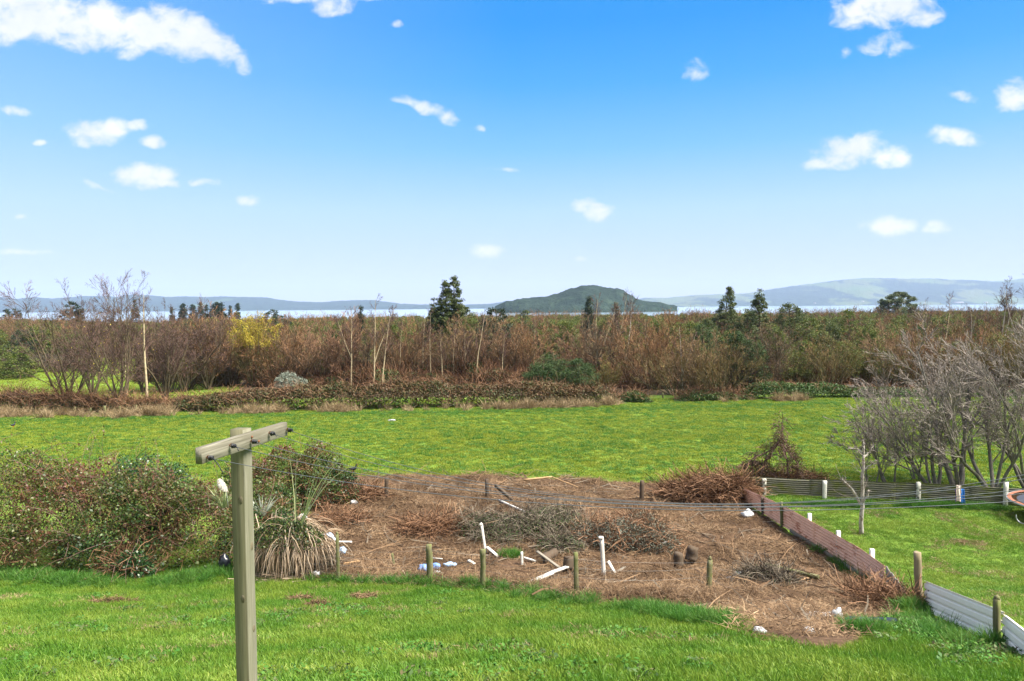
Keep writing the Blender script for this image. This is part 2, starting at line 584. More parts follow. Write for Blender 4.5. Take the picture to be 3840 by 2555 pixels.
# trees
barkmat('stem_bark', (.045, .036, .025), (.13, .105, .068), 7.0, objcol=True)
leafmat('twig', [(0, (.080, .050, .034)), (.5, (.165, .104, .064)), (1, (.31, .205, .125))], None, 1, 0, .85, .15, .3, objcol=True)
barkmat('birch_bark', (.26, .20, .115), (.48, .40, .26), 5.0, (1, 1, .8), extra=((.07, .05, .035), 9.0, .60))
barkmat('white_birch_bark', (.30, .26, .21), (.50, .45, .38), 5.0, (1, 1, .8), extra=((.10, .07, .05), 8.0, .62))
leafmat('birch_twig', [(0, (.055, .034, .030)), (1, (.125, .076, .062))], None, 1, 0, .85, .15, .2)
leafmat('yellow_leaf', [(0, (.30, .26, .03)), (.6, (.44, .37, .045)), (1, (.36, .24, .05))], None, 1, .35, .6, .2)
leafmat('olive_leaf', [(0, (.055, .085, .018)), (.6, (.11, .135, .03)), (1, (.19, .17, .045))], (.75, .85, .8), .35, .3, .6, .2)
leafmat('broom_leaf', [(0, (.022, .045, .014)), (.6, (.045, .075, .022)), (1, (.075, .10, .035))], (.7, .85, .7), .5, .15, .65, .2)
leafmat('evergreen_leaf', [(0, (.030, .048, .014)), (.45, (.065, .088, .024)), (.8, (.105, .122, .034)), (1, (.15, .145, .045))], (.7, .8, .72), .45, .2, .55, .3)
leafmat('dark_conifer_leaf', [(0, (.012, .024, .013)), (.5, (.024, .042, .020)), (1, (.045, .066, .028))], (.7, .8, .75), .4, .1, .6, .25)
leafmat('silver_leaf', [(0, (.11, .13, .095)), (.5, (.19, .215, .17)), (1, (.28, .31, .26))], None, 1, .2, .6, .3)
barkmat('orchard_bark', (.075, .065, .055), (.20, .185, .165), 9.0, extra=((.24, .23, .13), 6.0, .58))
leafmat('orchard_twig', [(0, (.095, .076, .066)), (.5, (.175, .146, .132)), (1, (.27, .232, .208))], None, 1, 0, .8, .2)
barkmat('pale_bark', (.18, .16, .14), (.38, .35, .32), 10.0, extra=((.13, .11, .08), 9.0, .55))
# timber, metal, plastic
woodmat('post_timber', (.090, .082, .050), (.170, .155, .100), (.105, .106, .056), 2, 55)
woodmat('post_timber_lit', (.105, .100, .072), (.20, .19, .145), (.115, .115, .074), 2, 55)  # lighter copy of the post timber: brighter light put into the colour
woodmat('arm_timber', (.095, .088, .066), (.235, .22, .178), (.095, .086, .062), 1, 55)
woodmat('fence_timber', (.085, .078, .042), (.165, .15, .085), (.115, .118, .05), 2, 50, moss=(.10, .115, .034))
woodmat('dark_timber', (.045, .030, .021), (.10, .070, .048), (.075, .058, .040), 2, 50)
woodmat('grey_timber', (.13, .115, .095), (.25, .225, .19), (.18, .155, .12), 2, 50)
woodmat('big_post_timber', (.15, .115, .075), (.25, .20, .14), (.20, .165, .10), 2, 45)
paintmat('flaked_white_paint', (.47, .45, .42), (.22, .20, .17), 11, .60, .65, (.50, .47, .42))
paintmat('white_concrete', (.48, .47, .44), (.30, .29, .25), 14, .64, .8, (.58, .57, .52))
paintmat('stained_concrete', (.46, .45, .41), (.05, .045, .035), 9, .50, .8, (.50, .48, .42))
flat('black_knot', (.012, .013, .017), .45, .4)
flat('rope_grey', (.075, .082, .096), .55, .3, 0, .2, 40)
flat('rust_hook', (.16, .07, .035), .8, .2)
flat('galvanised', (.40, .42, .43), .38, .5, .75, .15)
flat('wire', (.20, .20, .20), .5, .4, .5)
flat('white_pipe', (.50, .48, .46), .45, .4)
flat('white_plastic', (.38, .38, .39), .4, .4, 0, .12)
flat('blue_plastic', (.14, .24, .48), .4, .4, 0, .4)
flat('pale_blue_plastic', (.34, .47, .66), .4, .4, 0, .3)
flat('black_plastic', (.010, .012, .018), .3, .5)
flat('orange_plastic', (.75, .12, .04), .5, .3)
flat('pool_bird_black', (.007, .009, .018), .45, .4)
flat('bird_blue', (.012, .022, .085), .45, .4)
flat('bird_red', (.40, .02, .01), .5, .3)
flat('tramp_mat', (.030, .035, .052), .7, .2, 0, .1)
flat('tramp_rim', (.22, .085, .05), .6, .3, 0, .4)
flat('cloth_blue', (.035, .15, .46), .85, .1, 0, .2)
flat('cloth_pale', (.66, .52, .47), .85, .1, 0, .15)
flat('cloth_purple', (.24, .14, .42), .85, .1, 0, .3)
flat('plume', (.52, .49, .43), .9, .1, 0, .1)
flat('cut_wood', (.36, .23, .12), .8, .2, 0, .3)
leafmat('flax_leaf', [(0, (.13, .18, .06)), (.5, (.22, .28, .11)), (1, (.36, .38, .20))], None, 1, .3, .45, .35)
leafmat('variegated_leaf', [(0, (.22, .25, .19)), (.5, (.36, .39, .31)), (1, (.50, .52, .43))], None, 1, .25, .45, .35)
leafmat('skirt_leaf', [(0, (.11, .075, .045)), (.45, (.23, .165, .105)), (.85, (.37, .29, .215)), (1, (.45, .35, .27))], None, 1, .1, .8, .15)


def corrmat(name, base, rust, lim, alt=None, along=(1, 1, 1), streak=.3):
    m, t = mat(name)
    v = t.n('ShaderNodeTexCoord').outputs['Object']
    n = t.noise(t.vmath('MULTIPLY', v, along), 1.6, 6, .7)
    n2 = t.noise(v, 3.0, 5, .7)
    c = t.mix(t.n('ShaderNodeMapRange', {0: n2, 1: .3, 2: .7}).outputs[0], base, alt or tuple(x * .7 for x in base))
    c = t.mix(t.n('ShaderNodeMapRange', {0: n, 1: lim, 2: lim + .10}).outputs[0], c, rust)
    finish(t, c, .6, .3, 0, n2, .1, .01)
    return m


corrmat('rusty_iron', (.76, .47, .33), (.34, .12, .055), .55, (.60, .35, .25), (1, .8, 2.0))
corrmat('mossy_iron', (.17, .16, .115), (.115, .125, .030), .48, (.11, .105, .085), (.8, 1, 2.5))
corrmat('white_sheet', (.80, .765, .69), (.60, .565, .49), .62, (.74, .70, .63), (.6, .6, 4))


# ------------------------------------------------------------------ terrain
_ys = np.arange(-40, 60, .1)
_raw = np.interp(_ys, [-40, -2, 1.5, 4.6, 8, 12, 16, 20, 22.4, 60], [1.6, 1.7, 2.0, 2.95, 4.2, 5.62, 6.92, 7.93, 8.2, 8.2])
_k = np.hanning(25)
_prof = np.convolve(np.pad(_raw, 12, mode='edge'), _k / _k.sum(), 'valid')


def polymask(x, y, poly):
    x, y = np.asarray(x, float), np.asarray(y, float)
    ins = np.zeros(x.shape, bool)
    n = len(poly)
    for i in range(n):
        x0, y0 = poly[i]
        x1, y1 = poly[(i + 1) % n]
        if y0 == y1:
            continue
        c = ((y0 > y) != (y1 > y)) & (x < (x1 - x0) * (y - y0) / (y1 - y0) + x0)
        ins ^= c
    return ins


def H0(x, y):
    return CZ - np.interp(y, _ys, _prof) + .05 * (vnoise(np.asarray(x) * .5, np.asarray(y) * .5, 3, 3) - .5) - .012 * np.clip(np.asarray(y, float) - 330, 0, 400)


def G(px, py, Hf=None):
    r = ray(px, py)
    a, b = .5, 500.0
    for _ in range(60):
        m = (a + b) / 2
        if CZ + r[2] * m > (Hf or H0)(r[0] * m, m):
            a = m
        else:
            b = m
    d = (a + b) / 2
    return np.array([r[0] * d, d, CZ + r[2] * d])


BROWN_PX = [(1195, 1868), (1230, 1815), (1300, 1788), (1500, 1781), (1800, 1781), (2100, 1793), (2400, 1810), (2560, 1818), (2790, 1850), (2800, 1888), (2960, 1990), (3140, 2105), (3310, 2212), (3420, 2285),
            (3430, 2310), (3300, 2350), (3180, 2425), (3000, 2440), (2860, 2395), (2760, 2330), (2560, 2300), (2420, 2275), (2250, 2275), (2000, 2245), (1800, 2212), (1600, 2192), (1300, 2188), (1150, 2170), (1120, 2080)]
BROWN = [tuple(G(a, b)[:2]) for a, b in BROWN_PX]
FENCE_LINE = [tuple(G(a, b)[:2]) for a, b in [(2790, 1880), (2960, 1985), (3140, 2098), (3310, 2207), (3425, 2285), (3490, 2290), (3735, 2432)]]


def brown(x, y):
    j = .9 * (vnoise(np.asarray(x) * 1.1, np.asarray(y) * 1.1, 11, 3) - .5)
    k = .9 * (vnoise(np.asarray(x) * 1.1, np.asarray(y) * 1.1, 12, 3) - .5)
    return polymask(x + j, y + k, BROWN)


def H(x, y):
    x, y = np.asarray(x, float), np.asarray(y, float)
    z = H0(x, y)
    near = (y > 9) & (y < 37)
    bm = np.where(near & polymask(x, y, BROWN), 1.0, 0.0)
    z = z + bm * (.26 * np.maximum(vnoise(x * .7, y * .9, 21, 3) - .42, 0) + .05 * (vnoise(x * 3, y * 3, 22, 2) - .5))
    return z


def GH(px, py, lift=0.0):
    p = G(px, py, H)
    p[2] += lift
    return p


def onground(x, y, lift=0.0):
    return np.stack([x, y, H(x, y) + lift], -1)


# ground sheet: fine near the camera, coarser towards the horizon
def ground_sheet():
    xs = np.unique(np.concatenate([np.arange(-60, 60.1, .5), np.arange(-16, 16, .25), -np.geomspace(60, 9000, 26), np.geomspace(60, 9000, 26)]))
    ys = np.unique(np.concatenate([np.arange(-30, 8, 1.0), np.arange(8, 40, .25), np.arange(40, 80, .75), np.geomspace(80, 340, 24), np.geomspace(340, 9500, 10)]))
    gx, gy = np.meshgrid(xs, ys)
    z = H(gx, gy)
    z[gy > 335] = -6.0
    V = np.stack([gx, gy, z], -1).reshape(-1, 3)
    nx = len(xs)
    i, j = np.meshgrid(np.arange(len(ys) - 1), np.arange(nx - 1), indexing='ij')
    b = i * nx + j
    Q = np.stack([b, b + 1, b + nx + 1, b + nx], -1).reshape(-1, 4)
    mb = MB().add(V, Q)
    m, t = mat('ground_soil')
    pos = coords(t, 'world')
    n = t.noise(pos, .8, 6, .65)
    n3 = t.noise(pos, 9.0, 5, .65)
    green = t.mix(n, (.075, .145, .018), (.135, .20, .03))
    green = t.mix(t.n('ShaderNodeMapRange', {0: n3, 1: .55, 2: .75}).outputs[0], green, (.10, .085, .035))
    soil = t.ramp(n3, [(.25, (.035, .021, .013)), (.5, (.075, .045, .027)), (.75, (.14, .09, .055))])
    wood = t.mix(n3, (.035, .027, .017), (.075, .055, .033))
    a = t.n('ShaderNodeAttribute', attribute_name='kind_of_ground')
    sr = t.n('ShaderNodeSeparateXYZ', {0: a.outputs['Vector']})
    c = t.mix(sr.outputs[0], green, soil)
    c = t.mix(sr.outputs[1], c, wood)
    finish(t, c, .95, .1, 0, n3, .6, .05)
    o = mb.build('ground', m, smooth=True)
    br = brown(gx, gy).astype(float)
    wd = ((gy > 66) & ~((gx / np.maximum(gy, 1) < -.40) & (gy < 122))).astype(float)
    wd[(gy > 59)] = np.maximum(wd[(gy > 59)], .0)
    att = o.data.attributes.new('kind_of_ground', 'FLOAT_VECTOR', 'POINT')
    att.data.foreach_set('vector', np.stack([br, wd, br * 0], -1).astype(np.float32).ravel())
    tag(o, 'green grassy ground with a cleared brown patch of earth', None, None, 'structure')
    return o


ground_sheet()

# lake
def lake():
    xs = np.concatenate([[-14000], np.linspace(-6000, 6000, 9), [14000]])
    ys = np.array([325., 900, 2500, 6000, 14000])
    gx, gy = np.meshgrid(xs, ys)
    V = np.stack([gx, gy, gx * 0 - 2.4], -1).reshape(-1, 3)
    nx = len(xs)
    i, j = np.meshgrid(np.arange(len(ys) - 1), np.arange(nx - 1), indexing='ij')
    b = i * nx + j
    m, t = mat('lake_water')
    v = coords(t, 'world', (.02, .15, 1))
    n = t.noise(v, 1.0, 5, .6)
    n2 = t.noise(coords(t, 'world', (.0012, .008, 1)), 1.0, 3, .5)
    c = t.mix(n2, (.24, .33, .42), (.32, .41, .50))
    finish(t, c, .12, .5, 0, n, .03, 1.0)
    o = MB().add(V, np.stack([b, b + 1, b + nx + 1, b + nx], -1).reshape(-1, 4)).build('lake', m)
    tag(o, 'wide pale calm lake beyond the wood', None, None, 'structure')


lake()


# hills: a ridge line read along the horizon, given its own distance, depth and folds
def hills(name, label, ridge, dist, depth, zshore, m, seed, rough=.22, nx=520, ny=26, shore_wob=.05):
    rx = np.array([r[0] for r in ridge], float)
    ry = np.array([r[1] for r in ridge], float)
    px = np.linspace(rx[0], rx[-1], nx)
    py = np.interp(px, rx, ry) - 3 * (vnoise(px * .16, px * 0 + 3, seed + 3, 3) - .5)
    rr = np.array([ray(a, b) for a, b in zip(px, py)])
    dr = dist + depth * .62                         # the ridge stands part way back
    zr = CZ + rr[:, 2] * dr
    f = np.linspace(0, 1, ny)
    prof = np.interp(f, [0, .08, .3, .62, .8, 1], [0, .10, .48, 1.0, .85, .25])
    d = dist + depth * f[:, None] + shore_wob * depth * (vnoise(px[None] * .012, f[:, None] * 0 + 1.5, seed) - .5) * (1 - f[:, None])
    X_ = rr[None, :, 0] * d
    rel = prof[:, None] * (zr[None] - zshore)
    fold = (vnoise(X_ / depth * 9, d / depth * 7, seed + 5, 4) - .5) * rough * (zr.max() - zshore) * np.clip(1 - np.abs(f[:, None] - .3) / .33, 0, 1)
    Zz = zshore - 1 + rel + fold
    V = np.stack([X_, d, Zz], -1).reshape(-1, 3)
    i, j = np.meshgrid(np.arange(ny - 1), np.arange(nx - 1), indexing='ij')
    b = i * nx + j
    o = MB().add(V, np.stack([b, b + 1, b + nx + 1, b + nx], -1).reshape(-1, 4)).build(name, m, smooth=True)
    tag(o, label, None, None, 'structure')
    return V.reshape(ny, nx, 3)


def hillmat(name, forest, pasture, ps, lim, third=None):
    m, t = mat(name)
    pos = coords(t, 'world', (1, .6, 1))
    n = t.noise(pos, ps, 5, .6, .4)
    n2 = t.noise(pos, ps * 14, 4, .7)
    n4 = t.noise(pos, ps * 2.3, 2, .5)
    fo = t.mix(t.n('ShaderNodeMapRange', {0: n2, 1: .35, 2: .65}).outputs[0], forest, tuple(x * 2.0 for x in forest))
    pa = t.mix(n4, pasture, third or tuple(x * .8 for x in pasture))
    c = t.mix(t.n('ShaderNodeMapRange', {0: n, 1: lim, 2: lim + .03}).outputs[0], fo, pa)
    c = t.mix(t.n('ShaderNodeMapRange', {0: n4, 1: .60, 2: .62}).outputs[0], c, fo)
    finish(t, c, .95, .05, 0, n2, 1.0, 18.0)
    return m


HM1 = hillmat('bush_hill', (.014, .024, .015), (.050, .082, .032), .0013, .58)
HM2 = hillmat('pasture_hill', (.018, .028, .016), (.060, .110, .030), .0016, .50, (.085, .075, .045))
LEFT_RIDGE = [(-700, 1118), (-400, 1104), (-150, 1112), (0, 1113), (60, 1120), (120, 1113), (200, 1118), (260, 1114), (300, 1109), (400, 1109), (440, 1112), (480, 1104), (550, 1105), (620, 1112), (700, 1110), (780, 1113), (830, 1110),
              (900, 1113), (1000, 1114), (1040, 1122), (1100, 1129), (1200, 1133), (1260, 1128), (1340, 1125), (1400, 1125), (1450, 1131), (1500, 1138), (1560, 1141), (1700, 1143), (1790, 1141), (1850, 1138), (1900, 1128), (1990, 1125), (2060, 1130), (2300, 1136)]
RIGHT_RIDGE = [(2250, 1135), (2390, 1120), (2420, 1116), (2500, 1116), (2600, 1106), (2700, 1102), (2790, 1100), (2850, 1091), (2900, 1082), (3000, 1067), (3052, 1061), (3130, 1050), (3240, 1040), (3330, 1041), (3400, 1043), (3500, 1042), (3560, 1046),
               (3650, 1048), (3720, 1053), (3750, 1052), (3840, 1042), (3960, 1036), (4200, 1050), (4600, 1080)]
hills('hill_range_left', 'low blue wooded hills across the lake', LEFT_RIDGE, 5600, 1800, -2.4, HM1, 31)
HR = hills('hill_range_right', 'higher pale green and blue pasture hills across the lake', RIGHT_RIDGE, 6400, 2600, -2.4, HM2, 47)

# the wooded island: its own hill with a bumpy canopy
def island():
    prof = [(1855, 1152), (1900, 1130), (1950, 1121), (2000, 1116), (2040, 1112), (2080, 1104), (2120, 1090), (2160, 1077), (2200, 1070), (2240, 1070), (2275, 1078), (2295, 1083), (2312, 1079), (2330, 1086), (2355, 1100), (2385, 1118), (2420, 1128), (2470, 1133), (2505, 1140), (2540, 1149)]
    rx = np.array([p[0] for p in prof], float)
    ry = np.array([p[1] for p in prof], float)
    nx, ny = 320, 44
    px = np.linspace(rx[0], rx[-1], nx)
    py = np.interp(px, rx, ry)
    dist, depth = 1250.0, 260.0
    dr = dist + depth * .5
    rr = np.array([ray(a, b) for a, b in zip(px, py)])
    zr = CZ + rr[:, 2] * dr
    f = np.linspace(0, 1, ny)[:, None]
    # a rounded plan: the shore is nearest at the middle
    mid = np.clip(1 - ((px - 2200) / 350.0) ** 2, 0.02, 1) ** .5
    d = dr + (f - .5) * depth * mid[None]
    pr = np.sin(np.clip(f, 0, 1) * PI) ** .75
    z = -3.0 + pr * (zr[None] + 3.0)
    X_ = rr[None, :, 0] * d
    z = z + (vnoise(X_ * .09, d * .09, 5, 3) - .55) * 5.5 * np.clip(pr * 4, 0, 1) * np.clip((zr[None] + 2) / 8, 0, 1) - .35 * pr
    V = np.stack([X_, d, z], -1).reshape(-1, 3)
    i, j = np.meshgrid(np.arange(ny - 1), np.arange(nx - 1), indexing='ij')
    b = i * nx + j
    m, t = mat('island_bush')
    pos = coords(t, 'world')
    n = t.noise(pos, .045, 6, .7)
    n2 = t.noise(pos, .01, 3, .6)
    c = t.ramp(n, [(.3, (.006, .013, .010)), (.52, (.014, .028, .019)), (.72, (.032, .052, .032))])
    c = t.mix(n2, c, t.mix(.35, c, (.035, .045, .03)))
    finish(t, c, .95, .05, 0, n, 1.0, 8.0)
    o = MB().add(V, np.stack([b, b + 1, b + nx + 1, b + nx], -1).reshape(-1, 4)).build('island', m, smooth=True)
    tag(o, 'dark green wooded island hill rising from the lake', None, None, 'structure')


island()


# the air: far hills fade to blue
def haze():
    V, Q = box(0, 4800, 168, 26000, 10800, 352)
    m = bpy.data.materials.new('haze')
    m.use_nodes = True
    t = NT(m.node_tree)
    vol = t.n('ShaderNodeVolumePrincipled', {'Color': (.46, .62, 1.0, 1), 'Density': HAZE, 'Anisotropy': 0.0})
    t.n('ShaderNodeOutputMaterial', {1: vol.outputs[0]})
    tag(MB().add(V, Q).build('haze', m), 'pale blue air haze over the lake and hills', None, None, 'stuff')


HAZE = 0.000072
haze()


def far_house(px, row, L_, w_, h_, label, seed):
    j = int(np.clip((px - RIGHT_RIDGE[0][0]) / (RIGHT_RIDGE[-1][0] - RIGHT_RIDGE[0][0]) * 519, 0, 519))
    p = HR[row, j]
    root = thing('far_building', label, 'building', (p[0], p[1], p[2] - 2), .2 * (seed % 3 - 1))
    MB().add(*box(0, 0, h_ / 2, L_, w_, h_)).build('wall', MATS['far_wall'], root)
    V = np.array([(-L_ / 2 - .5, -w_ / 2 - .6, h_), (L_ / 2 + .5, -w_ / 2 - .6, h_), (L_ / 2 + .5, w_ / 2 + .6, h_), (-L_ / 2 - .5, w_ / 2 + .6, h_), (-L_ / 2 - .5, 0, h_ + w_ * .3), (L_ / 2 + .5, 0, h_ + w_ * .3)])
    MB().add(V, [(0, 1, 5, 4), (2, 3, 4, 5), (0, 3, 2, 1)], [(0, 4, 3), (1, 2, 5)]).build('roof', MATS['far_roof'], root)


flat('far_wall', (.42, .41, .39))
flat('far_roof', (.22, .21, .21))
for a in ((3598, 1, 95, 20, 6, 'long white building on the far shore below the pasture hills', 1), (3470, 1, 20, 12, 6, 'small pale house on the far shore left of the long white building', 2), (3240, 2, 22, 12, 6, 'pale house on the far shore left of the umbrella-shaped tree', 3),
          (3060, 2, 20, 12, 6, 'pale house on the far shore above the wide rounded green tree', 4), (3700, 1, 40, 14, 6, 'low pale building on the far shore near the white-barked birches', 5)):
    far_house(*a)

barkmat('knot_wood', (.07, .055, .034), (.16, .14, .095), 60.0)
# ------------------------------------------------------------------ washing line
M = MATS


def washing_line():
    A, B = np.array([-1.85, 4.25]), np.array([-1.64, 5.2])
    ax = (B - A) / np.linalg.norm(B - A)
    nr = np.array([ax[1], -ax[0]])                     # towards the lines (to the right)
    ztop = CZ - .822
    c = (A + B) / 2
    pc = np.array([-1.826, 4.80])
    zb = float(H(pc[0], pc[1])) - .3
    root = thing('washing_line_post', 'weathered timber T-shaped clothesline post standing on the near lawn', 'clothesline post', (pc[0], pc[1], zb + .3))
    rl = np.array([pc[0], pc[1], zb + .3])
    # post
    s_ = np.array([nr[0], nr[1], 0])
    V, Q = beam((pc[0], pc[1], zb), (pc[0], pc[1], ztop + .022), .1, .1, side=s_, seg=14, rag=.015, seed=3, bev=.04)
    po = MB().add(V - rl, Q).build('post', [M['post_timber'], M['post_timber_lit']], root)
    for p in po.data.polygons:          # green with algae; face towards the lines gets a lighter copy, painted as lit
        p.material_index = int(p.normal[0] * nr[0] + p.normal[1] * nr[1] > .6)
    # crossarm: in its own axes, so that the grain runs along it
    L = np.linalg.norm(B - A)
    V, Q = beam((0, 0, 0), (0, L, 0), .045, .098, side=(1, 0, 0), seg=12, rag=.03, seed=5, bev=.05)
    arm = MB().add(V, Q).build('crossarm', M['arm_timber'], root)
    ang = math.atan2(ax[1], ax[0]) - PI / 2
    a0 = np.array([*(A - nr * .0225), ztop - .049])
    arm.location = a0 - rl
    arm.rotation_euler = (0, 0, ang)
    # knots in the timber: slightly proud ovals
    for fx, zz, rr_ in ((0, .95, .016), (0, .28, .015), (0, -.45, .013), (1, .62, .017), (1, .05, .014), (1, -.6, .013)):
        n3 = np.array([*nr, 0]) if fx else np.array([*(-ax), 0])
        t3 = np.array([-n3[1], n3[0], 0])
        q = np.array([pc[0], pc[1], ztop - 1.4 + zz]) + n3 * .0495 + t3 * (.018 if zz > 0 else -.015)
        th = np.linspace(0, 2 * PI, 13)[:-1]
        V = np.concatenate([[q + n3 * .0025], q + n3 * .002 + np.cos(th)[:, None] * t3 * rr_ + np.sin(th)[:, None] * np.array([0, 0, rr_ * 1.7]), q - n3 * .002 + np.cos(th)[:, None] * t3 * rr_ * 1.2 + np.sin(th)[:, None] * np.array([0, 0, rr_ * 2.0])])
        T = [(0, 1 + i, 1 + (i + 1) % 12) for i in range(12)]
        Q = [(1 + i, 13 + i, 13 + (i + 1) % 12, 1 + (i + 1) % 12) for i in range(12)]
        MB().add(V - rl, Q, T).build('knot', M['knot_wood'], root, smooth=True)
    # coach bolts fixing the arm
    for dy, dz in ((.52, .022), (.60, -.022)):
        p = np.array([*(A + ax * dy), ztop - .049 + dz])
        V, Q, T = tubes(np.array([p, p + np.array([*nr, 0]) * .006]), np.array([[.009, .008]]), 8, True)
        MB().add(V - rl, Q, T).build('bolt', M['rust_hook'], root)
    # hooks with the knotted line ends, and the five lines
    ts = (.039, .277, .516, .746, .985)
    names = ('lowest clothes line of five, tied to the near end of the crossarm', 'second lowest of five clothes lines tied to the timber crossarm', 'middle one of five clothes lines tied to the timber crossarm',
             'second highest of five clothes lines tied to the timber crossarm', 'highest clothes line of five, tied to the far end of the crossarm')
    mids = (1915, 1902.5, 1900.5, 1890, 1887.5)
    ends = (1878, 1851, 1835, 1797, 1781)
    for k, t in enumerate(ts):
        q = A + (B - A) * t
        z = ztop - .047 + (.012 if k % 2 else -.004) - (.012 if k == 0 else 0)
        base = np.array([q[0], q[1], z])
        n3 = np.array([*nr, 0])
        # screw eye
        th = np.linspace(0, 2 * PI, 13)
        ring = base + n3 * .016 + np.cos(th)[:, None] * n3 * .010 + np.sin(th)[:, None] * np.array([0, 0, .010])
        mb = MB()
        V, Q = tubes(ring, .0032, 6)[:2]
        mb.add(V - rl, Q)
        V, Q, T = tubes(np.array([base - n3 * .01, base + n3 * .008]), .0035, 6, True)
        mb.add(V - rl, Q, T)
        hk = mb.build('screw_eye', M['rust_hook'], root, smooth=True)
        # the line: through its tied end, a low point and the height it has at the picture's edge
        def s_at(px):
            r = ray(px, 1900)[0]
            return (r * base[1] - base[0]) / (nr[0] - r * nr[1])
        start = base + n3 * .03
        sm, se = s_at(2880), s_at(3840)
        ym, ye = base[1] + nr[1] * sm, base[1] + nr[1] * se
        zm, ze = at(2880, mids[k], ym)[2], at(3840, ends[k], ye)[2]
        cf = np.polyfit([.03, sm, se], [base[2] - .006, zm, ze], 2)
        s = np.linspace(.03, 5.35, 40)
        P = np.stack([base[0] + nr[0] * s, base[1] + nr[1] * s, np.polyval(cf, s)], -1)
        V, Q, T = tubes(P, .0019, 6, True)
        line = MB().add(V - start, Q, T).build('clothes_line', M['rope_grey'], None, smooth=True, loc=start)
        tag(line, names[k], 'clothes line', 'clothes lines strung from the post')
        # knot: a few turns of cord and a loose tail
        rng = np.random.default_rng(40 + k)
        mb = MB()
        for q_ in range(4):
            o = base + n3 * (.022 + .007 * q_) + np.array([0, 0, -.004])
            rr_ = .011 - .001 * q_
            loop = o + np.cos(th)[:, None] * np.array([-nr[1], nr[0], 0]) * rr_ + np.sin(th)[:, None] * np.array([0, 0, rr_ * 1.15]) + rng.normal(size=(13, 3)) * .0012
            V, Q = tubes(loop, .0042, 6)[:2]
            mb.add(V - start, Q)
        V, Q, T = tubes(np.array([base + n3 * .02, base + n3 * .048 + np.array([0, 0, -.006])]), np.array([[.008, .004]]), 6, True)
        mb.add(V - start, Q, T)
        tl = (.085, .03, .012, .02, .015)[k]
        tail = np.array([base + n3 * .04, base + n3 * (.05 + tl * .4) + np.array([0, -.01, -tl * .45]), base + n3 * (.05 + tl * .8) + np.array([0, -.02, -tl])])
        V, Q, T = tubes(tail, .0032, 6, True)
        mb.add(V - start, Q, T)
        mb.build('knot', M['black_knot'], line, smooth=True)


washing_line()


# ------------------------------------------------------------------ old post and wire fence along the lawn
def depth_h(pb, yt):
    """height of something that stands at ground point pb and reaches image row yt"""
    x = (pb[0])
    lo, hi = 0.0, 30.0
    for _ in range(40):
        m = (lo + hi) / 2
        q = np.array([pb[0], pb[1], pb[2] + m - CZ])
        c = R3.T @ q
        if 1277.5 - FPX * c[1] / -c[2] > yt:
            lo = m
        else:
            hi = m
    return (lo + hi) / 2


def near_fence():
    posts = [(1270, 2180, 2003, .05, None), (1612, 2182, 2045, .095, None), (1810, 2205, 2061, .078, None), (2162, 2238, 2072, .055, None), (2655, 2232, 2100, .062, None)]
    pts = []
    b0 = GH(1270, 2180)
    root = thing('wire_fence', 'old post and wire fence of five green-stained timber posts along the lawn edge', 'fence', b0)
    lab = ('thin square post, tall and slightly leaning', 'thick round post with a flat top', 'round post with a mossy side', 'slim grey-green post', 'pointed post with a rounded tip')
    for i, (px, pb, pt, r, _) in enumerate(posts):
        b = GH(px, pb)
        h = depth_h(b, pt)
        lean = [(.03, 0), (-.02, .03), (.02, 0), (-.015, 0), (.07, .02)][i]
        top = b + np.array([lean[0] * h * .8 - (.04 * h if i == 0 else 0), lean[1], h])
        mb = MB()
        if i in (0, 3, 4):
            V, Q = beam(b - (0, 0, .2), top, r * 2, r * 1.7, side=(1, .25, 0), seg=8, rag=.08, seed=60 + i, taper=.9)
            mb.add(V - b0, Q)
            if i in (0, 4):
                e = nrmz(top - b)
                V, Q, T = tubes(np.array([top - e * .01, top + e * r, top + e * r * 1.5]), np.array([[r * .8, r * .62, r * .15]]), 8, True)
                mb.add(V - b0, Q, T)
        else:
            V, Q, T = logpost(b - (0, 0, .2), top, r, 11, 8, .06, 60 + i, .15, .97)
            mb.add(V - b0, Q, T)
        p = mb.build('fence_post', M['fence_timber'], root)
        p['label'] = lab[i]
        pts.append((b, h))
    # four slack wires from post to post, continuing into the dead skirt on one side
    ends = [(GH(1130, 2172), 1.25)] + pts + [(GH(2800, 2300), .9)]
    for hgt in (.28, .52, .76, .98):
        P = []
        for k in range(len(ends) - 1):
            (a, ha), (b, hb) = ends[k], ends[k + 1]
            for f in np.linspace(0, 1, 7)[:-1]:
                q = a + (b - a) * f
                q = q + np.array([0, -.05, min(hgt, .96 * (ha + (hb - ha) * f)) - .10 * 4 * f * (1 - f) * (1 if k else .2)])
                P.append(q)
        V, Q = tubes(np.array(P), .0022, 5)[:2]
        MB().add(V - b0, Q).build('wire', M['wire'], root)
    # netting between the skirt and the first post
    mb = MB()
    a, b = ends[0][0], pts[0][0]
    for f in np.linspace(.08, .95, 9):
        q = a + (b - a) * f
        V, Q = tubes(np.array([q + (0, -.05, .1), q + (0, -.05, .55), q + (0, -.05, .97)]), .0016, 4)[:2]
        mb.add(V - b0, Q)
    n = mb.build('netting', M['wire'], root)


near_fence()


